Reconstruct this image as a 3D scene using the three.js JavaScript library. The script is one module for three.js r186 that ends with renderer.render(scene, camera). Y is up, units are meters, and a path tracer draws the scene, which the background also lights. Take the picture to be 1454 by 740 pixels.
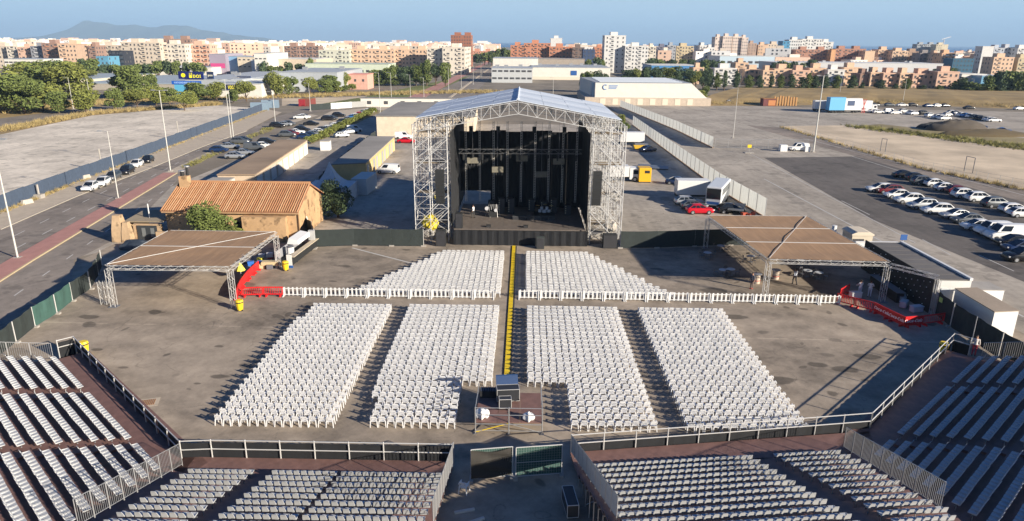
import * as THREE from 'three';
import { MarchingCubes } from 'three/addons/objects/MarchingCubes.js';
import { toCreasedNormals } from 'three/addons/utils/BufferGeometryUtils.js';
import { RoundedBoxGeometry } from 'three/addons/geometries/RoundedBoxGeometry.js';

// ---------- camera, sky, sun, exposure ----------
const scene = new THREE.Scene();
const camera = new THREE.PerspectiveCamera(41.18, 1454 / 740, 0.5, 40000);
camera.position.set(0, 24, 0);
camera.rotation.order = 'YXZ';
camera.rotation.set(-17.5 * Math.PI / 180, 0.0152, 0.0085);

const renderer = new THREE.WebGLRenderer({ antialias: true });
renderer.toneMapping = THREE.LinearToneMapping;
renderer.toneMappingExposure = 2.0;
renderer.shadowMap.enabled = true;

const sunDir = new THREE.Vector3(2.45, 1, 1.6).normalize();
{ // clear evening sky, pale at the horizon and deeper blue overhead
  const w = 256, h = 256, d = new Float32Array(w * h * 4);
  const hor = [0.2, 0.31, 0.43], low = [0.262, 0.36, 0.44], zen = [0.005, 0.036, 0.135];
  for (let j = 0; j < h; j++) {
    const el = ((j + 0.5) / h - 0.5) * Math.PI, e = Math.max(0, Math.sin(el));
    for (let i = 0; i < w; i++) {
      const k = (j * w + i) * 4;
      for (let c = 0; c < 3; c++) {
        const a = Math.min(1, e / 0.06), b = 1 - Math.exp(-Math.max(0, e - 0.05) / 0.13);
        const v = (hor[c] * (1 - a) + low[c] * a) * (1 - b) + zen[c] * b;
        d[k + c] = el < 0 ? hor[c] : v;
      }
      d[k + 3] = 1;
    }
  }
  const t = new THREE.DataTexture(d, w, h, THREE.RGBAFormat, THREE.FloatType);
  t.mapping = THREE.EquirectangularReflectionMapping; t.minFilter = t.magFilter = THREE.LinearFilter; t.needsUpdate = true;
  scene.background = t; scene.environment = t;
}
const sun = new THREE.DirectionalLight(new THREE.Color().setRGB(1, 0.9, 0.755), 5);
sun.position.copy(sunDir).multiplyScalar(300).add(new THREE.Vector3(0, 0, -70));
sun.target.position.set(0, 0, -70); scene.add(sun, sun.target);
sun.castShadow = true; sun.shadow.mapSize.set(4096, 4096);
Object.assign(sun.shadow.camera, { left: -150, right: 150, top: 150, bottom: -150, near: 1, far: 900 });

// ---------- helpers ----------
let seed = 7;
const rnd = () => { seed = (seed * 1664525 + 1013904223) >>> 0; return seed / 4294967296; };
const rr = (a, b) => a + (b - a) * rnd();
const pick = a => a[Math.floor(rnd() * a.length)];
const taken = {};
function numbered(n) { const k = taken[n] = (taken[n] || 0) + 1; return k === 1 ? n : n + '_' + String(k - 1).padStart(3, '0'); }
const V = (x, y, z) => new THREE.Vector3(x, y, z);

class Geo {                       // collects flat-shaded faces with uv in metres
  constructor() { this.p = []; this.n = []; this.u = []; }
  tri(a, b, c) {
    const ux = b[0] - a[0], uy = b[1] - a[1], uz = b[2] - a[2], vx = c[0] - a[0], vy = c[1] - a[1], vz = c[2] - a[2];
    let nx = uy * vz - uz * vy, ny = uz * vx - ux * vz, nz = ux * vy - uy * vx; const l = Math.hypot(nx, ny, nz) || 1; nx /= l; ny /= l; nz /= l;
    const ax = Math.abs(nx), ay = Math.abs(ny), az = Math.abs(nz);
    for (const q of [a, b, c]) {
      this.p.push(q[0], q[1], q[2]); this.n.push(nx, ny, nz);
      if (ay >= ax && ay >= az) this.u.push(q[0], -q[2]); else if (ax >= az) this.u.push(q[2], q[1]); else this.u.push(q[0], q[1]);
    }
    return this;
  }
  quad(a, b, c, d) { this.tri(a, b, c); return this.tri(a, c, d); }
  hex(v) { // 8 corners: bottom 0-3 counter-clockwise seen from above, top 4-7
    this.quad(v[3], v[2], v[1], v[0]); this.quad(v[4], v[5], v[6], v[7]);
    for (let i = 0; i < 4; i++) { const j = (i + 1) % 4; this.quad(v[i], v[j], v[4 + j], v[4 + i]); }
    return this;
  }
  box(cx, cy, cz, sx, sy, sz, ry = 0) { // centre and size
    const c = Math.cos(ry), s = Math.sin(ry), f = (x, y, z) => [cx + x * c + z * s, cy + y, cz - x * s + z * c];
    const x = sx / 2, y = sy / 2, z = sz / 2;
    return this.hex([f(-x, -y, z), f(x, -y, z), f(x, -y, -z), f(-x, -y, -z), f(-x, y, z), f(x, y, z), f(x, y, -z), f(-x, y, -z)]);
  }
  bb(x0, x1, y0, y1, z0, z1) { return this.box((x0 + x1) / 2, (y0 + y1) / 2, (z0 + z1) / 2, Math.abs(x1 - x0), Math.abs(y1 - y0), Math.abs(z1 - z0)); }
  bar(p, q, r, n = 4, r2 = r) { // prism between two points
    const d = V(q[0] - p[0], q[1] - p[1], q[2] - p[2]).normalize();
    const a = Math.abs(d.y) > 0.95 ? V(1, 0, 0) : V(0, 1, 0), e = V().crossVectors(d, a).normalize(), g = V().crossVectors(d, e);
    const ring = (o, rad) => { const w = []; for (let i = 0; i < n; i++) { const t = (i + 0.5) / n * 2 * Math.PI, x = Math.cos(t) * rad, y = Math.sin(t) * rad; w.push([o[0] + e.x * x + g.x * y, o[1] + e.y * x + g.y * y, o[2] + e.z * x + g.z * y]); } return w; };
    const A = ring(p, r), B = ring(q, r2);
    for (let i = 0; i < n; i++) { const j = (i + 1) % n; this.quad(A[i], A[j], B[j], B[i]); }
    for (let i = 1; i < n - 1; i++) { this.tri(A[0], A[i + 1], A[i]); this.tri(B[0], B[i], B[i + 1]); }
    return this;
  }
  path(pts, r, n = 4) { for (let i = 0; i + 1 < pts.length; i++) this.bar(pts[i], pts[i + 1], r, n); return this; }
  prism(pts, y0, y1) { // xz outline, any winding
    let A = 0; for (let i = 0; i < pts.length; i++) { const p = pts[i], q = pts[(i + 1) % pts.length]; A += p[0] * q[1] - q[0] * p[1]; }
    const P = A > 0 ? pts.slice().reverse() : pts;
    const tr = THREE.ShapeUtils.triangulateShape(P.map(p => new THREE.Vector2(p[0], p[1])), []);
    for (const [a, b, c] of tr) { const f = (i, y) => [P[i][0], y, P[i][1]]; this.tri(f(a, y1), f(b, y1), f(c, y1)); if (y0 < y1) this.tri(f(a, y0), f(c, y0), f(b, y0)); }
    if (y0 < y1) for (let i = 0; i < P.length; i++) { const p = P[i], q = P[(i + 1) % P.length]; this.quad([p[0], y0, p[1]], [q[0], y0, q[1]], [q[0], y1, q[1]], [p[0], y1, p[1]]); }
    return this;
  }
  profile(pts, z0, z1) { // xy outline (counter-clockwise) extruded along z
    const tr = THREE.ShapeUtils.triangulateShape(pts.map(p => new THREE.Vector2(p[0], p[1])), []);
    for (const [a, b, c] of tr) { const f = (i, z) => [pts[i][0], pts[i][1], z]; this.tri(f(a, z1), f(b, z1), f(c, z1)); this.tri(f(a, z0), f(c, z0), f(b, z0)); }
    for (let i = 0; i < pts.length; i++) { const p = pts[i], q = pts[(i + 1) % pts.length]; this.quad([p[0], p[1], z0], [q[0], q[1], z0], [q[0], q[1], z1], [p[0], p[1], z1]); }
    return this;
  }
  loft(rings) { // closed rings of equal length, with end caps
    for (let k = 0; k + 1 < rings.length; k++) { const A = rings[k], B = rings[k + 1], n = A.length; for (let i = 0; i < n; i++) { const j = (i + 1) % n; this.quad(A[i], A[j], B[j], B[i]); } }
    const cap = (R, f) => { for (let i = 1; i < R.length - 1; i++) f ? this.tri(R[0], R[i], R[i + 1]) : this.tri(R[0], R[i + 1], R[i]); };
    cap(rings[0], false); cap(rings[rings.length - 1], true); return this;
  }
  add(g) { // append a three geometry
    const q = g.index ? g.toNonIndexed() : g, P = q.attributes.position.array, N = q.attributes.normal.array;
    for (let i = 0; i < P.length; i++) { this.p.push(P[i]); this.n.push(N[i]); }
    for (let i = 0; i < P.length; i += 3) this.u.push(P[i], P[i + 1]); return this;
  }
  build() {
    const g = new THREE.BufferGeometry();
    g.setAttribute('position', new THREE.Float32BufferAttribute(this.p, 3)); g.setAttribute('normal', new THREE.Float32BufferAttribute(this.n, 3)); g.setAttribute('uv', new THREE.Float32BufferAttribute(this.u, 2));
    return g;
  }
}
const G = () => new Geo();
function mesh(name, geo, m) { const o = new THREE.Mesh(geo instanceof Geo ? geo.build() : geo, m); o.name = name; o.castShadow = o.receiveShadow = true; return o; }
function part(parent, name, geo, m, stuff) { const o = mesh(name, geo, m); if (stuff) o.userData.kind = 'stuff'; parent.add(o); return o; }
function thing(name, label, category, x = 0, y = 0, z = 0, turn = 0, group) {
  const o = new THREE.Group(); o.name = numbered(name); o.position.set(x, y, z); o.rotation.y = turn; o.userData = { label, category }; if (group) o.userData.group = group; scene.add(o); return o;
}
function solo(name, label, category, geo, m, x = 0, y = 0, z = 0, turn = 0, group) {
  const o = mesh(numbered(name), geo, m); o.position.set(x, y, z); o.rotation.y = turn; o.userData = { label, category }; if (group) o.userData.group = group; scene.add(o); return o;
}
function structure(name, geo, m) { const o = mesh(numbered(name), geo, m); o.userData.kind = 'structure'; scene.add(o); return o; }
function stuff(name, label, category, o) { o.name = numbered(name); o.userData = { label, category, kind: 'stuff' }; o.castShadow = o.receiveShadow = true; scene.add(o); return o; }

// ---------- noise and textures ----------
const hash = (x, y, s) => { let h = (x * 374761393 + y * 668265263 + s * 974711) | 0; h = Math.imul(h ^ (h >>> 13), 1274126177); h ^= h >>> 16; return (h >>> 0) / 4294967296; };
function vn(x, y, per, s) { // tiling value noise
  const xi = Math.floor(x), yi = Math.floor(y), fx = x - xi, fy = y - yi, m = a => ((a % per) + per) % per, u = fx * fx * (3 - 2 * fx), v = fy * fy * (3 - 2 * fy);
  const a = hash(m(xi), m(yi), s), b = hash(m(xi + 1), m(yi), s), c = hash(m(xi), m(yi + 1), s), d = hash(m(xi + 1), m(yi + 1), s);
  return a + (b - a) * u + (c - a) * v + (a - b - c + d) * u * v;
}
function fbm(x, y, per, oct, s) { let t = 0, a = 0.5, n = 0; for (let i = 0; i < oct; i++) { t += a * vn(x, y, per, s + i * 17); n += a; a *= 0.55; x *= 2; y *= 2; per *= 2; } return t / n; }
function tex(w, h, fn, metres, metresY = metres) { // fn(u, v) -> [r, g, b] multipliers 0..1 (linear)
  const d = new Uint8Array(w * h * 4), enc = v => { v = Math.min(1, Math.max(0, v)); return 255 * (v <= 0.0031308 ? v * 12.92 : 1.055 * Math.pow(v, 1 / 2.4) - 0.055); };
  for (let j = 0; j < h; j++) for (let i = 0; i < w; i++) { const c = fn(i / w, j / h), k = (j * w + i) * 4; d[k] = enc(c[0]); d[k + 1] = enc(c[1]); d[k + 2] = enc(c[2]); d[k + 3] = 255; }
  const t = new THREE.DataTexture(d, w, h, THREE.RGBAFormat); t.colorSpace = THREE.SRGBColorSpace; t.wrapS = t.wrapT = THREE.RepeatWrapping; t.magFilter = THREE.LinearFilter; t.minFilter = THREE.LinearMipmapLinearFilter; t.generateMipmaps = true;
  t.repeat.set(1 / metres, 1 / metresY); t.needsUpdate = true; return t;
}
const grainTex = (s, metres, lo, oct = 5, per = 8) => tex(256, 256, (u, v) => { const a = lo + (1 - lo) * fbm(u * per, v * per, per, oct, s), g = 0.9 + 0.1 * hash(u * 256 | 0, v * 256 | 0, s + 3); return [a * g, a * g, a * g]; }, metres);
const T = {
  asphalt: grainTex(11, 23, 0.55, 6, 6), stucco: grainTex(23, 6, 0.72), metal: grainTex(31, 5, 0.86), cloth: grainTex(37, 3, 0.7), dirt: grainTex(41, 37, 0.4, 7, 5), paint: grainTex(43, 9, 0.85), ply: grainTex(47, 2.7, 0.55),
};
T.lot = tex(1024, 1024, (u, v) => { // worn car park: tyre streaks, patches, stains and cracks, 60 m square
  const a = fbm(u * 7, v * 7, 7, 6, 301), b = fbm(u * 90, v * 90, 90, 3, 307), s = fbm(u * 48, v * 5, 48, 3, 311) * 0.6 + 0.4 * vn(u * 120, v * 6, 120, 313), pa = hash(Math.floor(u * 9 + (Math.floor(v * 6) % 2) * 0.5) % 9, Math.floor(v * 6), 317), g = hash(u * 1024 | 0, v * 1024 | 0, 9);
  let k = 0.68 + 0.55 * (a - 0.5) + 0.26 * (b - 0.5) + 0.22 * (s - 0.5) + 0.07 * (pa - 0.5) + 0.08 * (g - 0.5);
  const c = Math.abs(fbm(u * 13, v * 13, 13, 4, 331) - 0.5); if (c < 0.004) k *= 0.78;
  const o = fbm(u * 26, v * 26, 26, 4, 337); if (o > 0.66) k *= 1 - Math.min(0.26, (o - 0.66) * 5);
  return [k, k * 0.99, k * 0.975];
}, 60);
T.reed = tex(512, 512, (u, v) => { // brown shade netting with streaks along the roof
  const a = 0.72 + 0.28 * vn(u * 90, v * 3, 90, 5) * vn(u * 31, v * 2, 31, 9), b = fbm(u * 5, v * 5, 5, 4, 6), k = a * (0.82 + 0.25 * b);
  return [k, k, k];
}, 8);
T.wall = tex(512, 512, (u, v) => { // old patched render over rubble
  const b = fbm(u * 6, v * 6, 6, 6, 61), s = fbm(u * 24, v * 24, 24, 3, 67), k = 0.62 + 0.3 * b + 0.18 * (s - 0.5), q = Math.max(0, fbm(u * 9, v * 9, 9, 4, 71) - 0.56) * 3.2, m = 1 - Math.min(0.5, q);
  return [k * m, k * (m * 0.97), k * (m * 0.92)];
}, 7);
function M(r, g, b, rough = 0.8, o = {}) { const m = new THREE.MeshStandardMaterial({ roughness: rough, metalness: 0, ...o }); m.color.setRGB(r, g, b); m.side = THREE.DoubleSide; return m; }
const tone = {
  white: M(0.68, 0.68, 0.67, 0.45), chair: M(0.7, 0.7, 0.7, 0.4), seat: M(0.42, 0.43, 0.44, 0.45), galv: M(0.5, 0.5, 0.5, 0.38, { metalness: 0.55, map: T.metal }), alu: M(0.62, 0.61, 0.59, 0.4, { metalness: 0.3 }), black: M(0.016, 0.017, 0.018, 0.75), drape: M(0.014, 0.015, 0.018, 0.92, { map: T.cloth }), darkmesh: M(0.03, 0.04, 0.038, 0.85, { map: T.cloth }), greenmesh: M(0.05, 0.12, 0.1, 0.85, { map: T.cloth }),
  ply: M(0.26, 0.145, 0.12, 0.6, { map: T.ply }), steel: M(0.22, 0.22, 0.23, 0.45, { metalness: 0.5 }), red: M(0.62, 0.018, 0.02, 0.45), yellow: M(0.8, 0.56, 0.02, 0.45), glass: M(0.012, 0.016, 0.022, 0.06), tyre: M(0.018, 0.018, 0.019, 0.85), rim: M(0.42, 0.43, 0.45, 0.35, { metalness: 0.6 }), win: M(0.07, 0.07, 0.075, 0.3), concrete: M(0.42, 0.39, 0.35, 0.9, { map: T.stucco }), blue: M(0.02, 0.09, 0.3, 0.5), wood: M(0.2, 0.11, 0.05, 0.75), lamp: M(0.75, 0.73, 0.7, 0.3), tail: M(0.3, 0.01, 0.012, 0.3), rust: M(0.3, 0.14, 0.05, 0.9),
};

// ---------- the ground ----------
function sheet(name, pts, y, m) { return structure(name, G().prism(pts, y, y), m); }
const rect = (x0, x1, z0, z1) => [[x0, z0], [x1, z0], [x1, z1], [x0, z1]];
{ // land out to the coast, the bay beyond
  sheet('ground', [[-26000, 300], [9000, 300], [9000, -1300], [2600, -1900], [900, -2300], [250, -2700], [-200, -3600], [-1400, -8000], [-2500, -26000], [-26000, -26000]], -0.03, M(0.3, 0.25, 0.19, 1, { map: T.dirt }));
  sheet('sea', [[-9000, -1000], [32000, -1000], [32000, -30000], [-9000, -30000]], -1.2, M(0.03, 0.14, 0.32, 0.95));
}
{ // the arena floor: worn grey-brown asphalt with stains, patches and cracks
  const x0 = -50, x1 = 44, z0 = -86, z1 = -20, W = 1600, H = 1120, st = [];
  const S = seed; seed = 99;
  for (let i = 0; i < 330; i++) st.push([rr(x0, x1), rr(z0, z1), rr(0.15, 0.75) * (rnd() < 0.12 ? 2.2 : 1), rr(0.35, 0.9), rr(0, 6.3), rr(0.15, 0.6) ]);
  for (const p of [[-30.39,-47.6, 1.1], [-34.31,-50.64, 0.9], [-22.74,-46.34, 1.3], [-24.79,-51.66, 0.8], [-20.02,-73.2, 1.6], [23.27,-49.93, 1.2], [27.9,-51.63, 1.5], [25.12,-49.13, 1.5], [19.77,-59.75, 2.2], [19.82,-47.2, 2.4], [-39.12,-57.53, 1.6], [15.13,-73.69, 1.4], [-23.6,-45.19, 0.7]]) st.push([p[0], p[1], p[2] * 0.62, 0.5, 0.1, 0.55]);
  seed = S;
  const cell = {}; st.forEach(s => { for (let a = Math.floor((s[0] - 4) / 4); a <= Math.floor((s[0] + 4) / 4); a++) for (let b = Math.floor((s[1] - 4) / 4); b <= Math.floor((s[1] + 4) / 4); b++) (cell[a + ',' + b] ||= []).push(s); });
  const t = tex(W, H, (u, v) => {
    const x = x0 + u * (x1 - x0), z = z1 - v * (z1 - z0), a = fbm(u * 9, v * 7, 64, 6, 201), b = fbm(u * 60, v * 44, 512, 4, 207), g = hash(u * W | 0, v * H | 0, 5), sweep = vn(x * 0.35 + z * 0.25, z * 0.9 - x * 0.3, 4096, 209);
    const fine = vn(x * 3.1, z * 3.1, 4096, 241) * 0.6 + vn(x * 8, z * 8, 4096, 243) * 0.4;
    let k = 0.66 + 0.66 * (a - 0.5) + 0.46 * (b - 0.5) + 0.22 * (fine - 0.5) + 0.07 * (g - 0.5) + 0.18 * (sweep - 0.5), w = 0;
    for (const s of cell[Math.floor(x / 4) + ',' + Math.floor(z / 4)] || []) {
      const c = Math.cos(s[4]), n = Math.sin(s[4]), dx = (x - s[0]) * c + (z - s[1]) * n, dz = (z - s[1]) * c - (x - s[0]) * n, r = Math.hypot(dx / s[2], dz / (s[2] * s[3])) + (b - 0.5) * 1.5 + (a - 0.5) * 0.8;
      if (r < 1) w = Math.max(w, s[5] * Math.min(1, (1 - r) * 4));
    }
    k *= 1 - w;
    const cr = Math.abs(vn(x * 0.16 + 3, z * 0.16, 4096, 221) + 0.35 * vn(x * 0.9, z * 0.9, 4096, 223) - 0.7); if (cr < 0.004) k *= 0.72;
    const patch = vn(Math.floor(x / 7 + 0.4 * Math.floor(z / 5)), Math.floor(z / 5), 4096, 231); k *= 0.95 + 0.09 * patch;
    if (Math.abs(z + 55.3 - 0.02 * x) < 0.12 && b > 0.36) k = Math.min(1, k * 1.28);
    return [k, k * 0.985, k * 0.965];
  }, x1 - x0, z1 - z0);
  const m = M(0.445, 0.37, 0.288, 0.9, { map: t });
  const g = new THREE.BufferGeometry(), P = [], U = [], N = [];
  for (const [x, z] of [[x0, z1], [x1, z1], [x1, z0], [x0, z1], [x1, z0], [x0, z0]]) { P.push(x, 0, z); N.push(0, 1, 0); U.push(x - x0, z1 - z); }
  g.setAttribute('position', new THREE.Float32BufferAttribute(P, 3)); g.setAttribute('normal', new THREE.Float32BufferAttribute(N, 3)); g.setAttribute('uv', new THREE.Float32BufferAttribute(U, 2));
  structure('arena_floor', g, m);
}
const mAsph = M(0.36, 0.3, 0.25, 0.9, { map: T.lot }), mLot = M(0.52, 0.46, 0.385, 0.9, { map: T.lot }), mPale = M(0.92, 0.82, 0.68, 0.95, { map: T.lot }), mDark = M(0.17, 0.15, 0.135, 0.9, { map: T.lot }), mRoad = M(0.34, 0.29, 0.245, 0.88, { map: T.lot }), mPink = M(0.5, 0.25, 0.21, 0.9, { map: T.stucco }), mKerb = M(0.56, 0.45, 0.28, 0.9, { map: T.stucco }), mLine = M(0.62, 0.6, 0.56, 0.8, { map: T.stucco }), mDirt = M(0.82, 0.66, 0.47, 1, { map: T.dirt }), mDry = M(0.42, 0.29, 0.12, 1, { map: T.dirt }), mGrass = M(0.36, 0.29, 0.14, 1, { map: T.dirt }), mFoot = M(0.56, 0.47, 0.36, 0.95, { map: T.stucco });
sheet('backstage_yard', rect(-44, 33.5, -215, -85.9), -0.006, mLot);
sheet('car_park', [[33.6, -20], [180, -20], [320, -260], [200, -272], [70, -292], [33.6, -292]], -0.01, mLot);
sheet('near_yard', [[-46, -20], [60, -20], [60, 40], [-60, 40]], -0.012, mAsph);
sheet('side_yard', [[-60, -60], [-44, -87], [-44, -240], [-60, -240]], -0.012, mLot);
sheet('dark_parking_surface', [[53.24,-154.16], [74.92,-157.64], [80.87,-111.07], [76.41,-104.49], [104, -70], [58, -62], [53.66,-70.98], [50.48,-97.92]], -0.004, mDark);
sheet('right_road', [[76.79,-213.2], [78.93,-172.21], [80.78,-140.83], [87.57,-120.94], [120, -96], [104, -92], [80.87,-111.07], [74.92,-157.64], [68.74,-218.05]], -0.003, mAsph);
sheet('dirt_lot', [[78.55,-217.04], [80.02,-174.72], [81.7,-142.53], [88.43,-122.2], [260, -100], [300, -190], [122.13,-171.84], [113.1,-193.41], [100.2,-220.86]], -0.005, mDirt);
sheet('weedy_strip', [[99.6,-217.04], [112.25,-191.88], [121.31,-170.63], [300, -190], [310, -220], [137.08,-193.86], [118.9,-215.07], [113.58,-225.97]], -0.0035, mGrass);
sheet('pale_lot', [[-75.68,-96.62], [-78.54,-117.48], [-86.67,-190.68], [-95.93,-257.31], [-119.9,-269.49], [-142.18,-229.51], [-136.81,-180.42], [-330, -175], [-330, -60], [-90, -60]], -0.008, mPale);
sheet('field_edge', [[-135.82,-179.06], [-140.88,-227.34], [-118.62,-266.54], [-122.53,-275.56], [-149.05,-240.94], [-147.63,-195.25], [-340, -180], [-340, -174]], -0.004, mDry);
sheet('frontage_road', [[-147.63,-195.25], [-149.05,-240.94], [-122.53,-275.56], [-101.47,-295.41], [-106.48,-310.31], [-128.17,-288.55], [-158.23,-256.21], [-163.1,-216.46], [-360, -210], [-350, -185]], -0.004, mRoad);
sheet('dry_field', [[-163.1,-216.46], [-158.23,-256.21], [-128.17,-288.55], [-106.48,-310.31], [-48.01,-335.27], [-52.17,-364.79], [-114.98,-335.62], [-164.89,-302.88], [-201.86,-269.59], [-420, -260], [-360, -210]], -0.006, mDry);
// the road on the left, its pink median and the service road
const roadL = [[-62, -60], [-68.43,-86.69], [-71,-106.96], [-72.62,-133.42], [-75.23,-161.95], [-76.32,-191.56], [-81,-230.99], [-80.53,-264.77], [-53.28,-290.4]];
const medL = [[-54, -54], [-56, -64], [-57.95,-73.64], [-67.38,-127.65]], medR = [[-51.5, -54], [-53.4, -64], [-55.37,-73.75], [-65.06,-127.8]];
const svcR = [[-42, -46], [-43, -56], [-46, -66], [-50.68,-73.96], [-51.05,-84.4], [-65.22,-133.9], [-69.84,-165.88], [-72.29,-205.45], [-73.06,-243.75], [-51.49,-280.47]];
sheet('left_road', [...roadL, ...svcR.slice().reverse(), [-40, -30], [-60, -30]], 0.003, mRoad);
sheet('left_footpath', [[-66, -60], [-75.07,-95.79], [-77.78,-116.28], [-80.84,-144.96], [-86.01,-189.17], [-93.47,-254.78], [-83.75,-242.65], ...roadL.slice(1, 6).reverse(), [-62, -60]], 0.1, mFoot);
structure('median', G().prism([...medL, ...medR.slice().reverse()], -0.02, 0.12), mPink);
for (let i = 0; i < 3; i++) structure('kerb', G().bar([medR[i + 0][0] + 0.15, 0.04, medR[i][1]], [medR[i + 1][0] + 0.15, 0.04, medR[i + 1][1]], 0.13), mKerb);
for (let i = 1; i < 5; i++) structure('kerb', G().bar([roadL[i][0] + 0.1, 0.03, roadL[i][1]], [roadL[i + 1][0] + 0.1, 0.03, roadL[i + 1][1]], 0.1), M(0.4, 0.36, 0.3, 0.9));
sheet('median_verge', [[-65.06,-127.8], [-67.38,-127.65], [-72.27,-171.9], [-72.83,-238.84], [-68.71,-234.51], [-73.5,-209.02], [-70.53,-163.46]], 0.004, mFoot);
sheet('verge_grass', [[-66.11,-132.26], [-67.09,-147.8], [-68.33,-150.66], [-67.8,-137]], 0.008, mGrass);
sheet('verge_grass', [[-71.21,-175.93], [-69.16,-190.59], [-71.34,-198.53], [-73.11,-185.68]], 0.008, mGrass);
sheet('gravel_parking', [[-63.87,-183.5], [-52.66,-190.42], [-50.36,-274.21], [-68.43,-249.36]], 0.004, mFoot);
sheet('hedge_strip', [[-51.58,-167.26], [-50.7,-183.12], [-50.53,-253.89], [-53.31,-256.32], [-53.83,-184.32]], 0.008, mGrass);
{ // lane dashes and edge lines
  const dash = (a, b, w = 0.14, y = 0.007) => { const dx = b[0] - a[0], dz = b[1] - a[1], l = Math.hypot(dx, dz), nx = -dz / l * w / 2, nz = dx / l * w / 2; sheet('lane_marking', [[a[0] + nx, a[1] + nz], [b[0] + nx, b[1] + nz], [b[0] - nx, b[1] - nz], [a[0] - nx, a[1] - nz]], y, mLine); };
  const along = (P, n, on) => { for (let i = 0; i < n; i++) { const t = i / n, a = [P[0][0] + (P[1][0] - P[0][0]) * t, P[0][1] + (P[1][1] - P[0][1]) * t], u = on / n; dash(a, [a[0] + (P[1][0] - P[0][0]) * u, a[1] + (P[1][1] - P[0][1]) * u]); } };
  along([[-64.49,-83.76], [-74.47,-147.29]], 10, 0.4); along([[-60.39,-77.99], [-70.99,-143.78]], 10, 0.4); along([[-72.7,-147.42], [-79.25,-216.23]], 10, 0.35);
  along([[-49.46,-62.59], [-61.49,-121.73]], 10, 0.3);
  dash([77.39,-105.94], [74.11,-157.58], 0.2, 0.002); dash([74.96,-188.91], [84.68,-116.68], 0.2, 0.002);
  dash([44.95,-128.83], [46.72,-60.76], 0.22, 0.002); dash([52.17,-163.4], [50.05,-85.79], 0.15, 0.002);
  dash([51.88,-87.53], [51.51,-80.65], 0.15, 0.002); dash([54.96,-80.81], [55.04,-74.62], 0.15, 0.002); dash([51.39,-110.51], [51.4,-100.96], 0.15, 0.002);
  dash([-20.63,-80.38], [-12.45,-74.56], 0.25, 0.004);
}
// avenue into the town
sheet('avenue', [[-44, -290], [-25, -290], [-16, -1500], [-42, -1500]], -0.006, mRoad);
structure('avenue_median', G().bb(-34, -32.6, -0.02, 0.15, -1300, -300), mFoot);
sheet('avenue_footpath', [[-52, -300], [-44.2, -300], [-42.2, -900], [-47, -900]], 0.1, mPink);
sheet('park_lawn', [[-82.27,-270.63], [-45.58,-318.05], [-39.32,-521.44], [-56.84,-427.89], [-71.14,-318.98]], -0.002, M(0.2, 0.22, 0.05, 1, { map: T.dirt }));
sheet('sandy_lot', [[-92.75,-269.45], [-43.39,-302.48], [-44.73,-335.7], [-103.92,-302.68]], -0.003, mDirt);
// yellow cable run down the middle of the arena
{
  const t = thing('cable_ramp', 'long yellow and black cable ramp running from mixing platform to stage', 'cable ramp');
  for (let z = -82; z < -44.2; z += 1.01) {
    const c = part(t, 'ramp_section', G().profile([[-0.36, 0], [0.36, 0], [0.22, 0.07], [-0.22, 0.07]], z, z + 0.97), tone.black); c.position.x = -1.03;
    const l = part(t, 'lid', G().bb(-1.23, -0.83, 0.071, 0.085, z + 0.03, z + 0.94), tone.yellow);
  }
}
{ // drain cover set in a concrete ring
  const t = thing('drain_cover', 'rusty drain grate in a pale concrete surround on the arena floor', 'drain', -25.78, 0, -42.32, 0.3); part(t, 'surround', G().bb(-0.75, 0.75, 0.002, 0.012, -0.6, 0.6), mFoot); for (let i = 0; i < 9; i++) part(t, 'slat', G().bb(-0.5 + i * 0.115, -0.44 + i * 0.115, 0.0125, 0.03, -0.4, 0.4), tone.rust);
}

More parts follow.
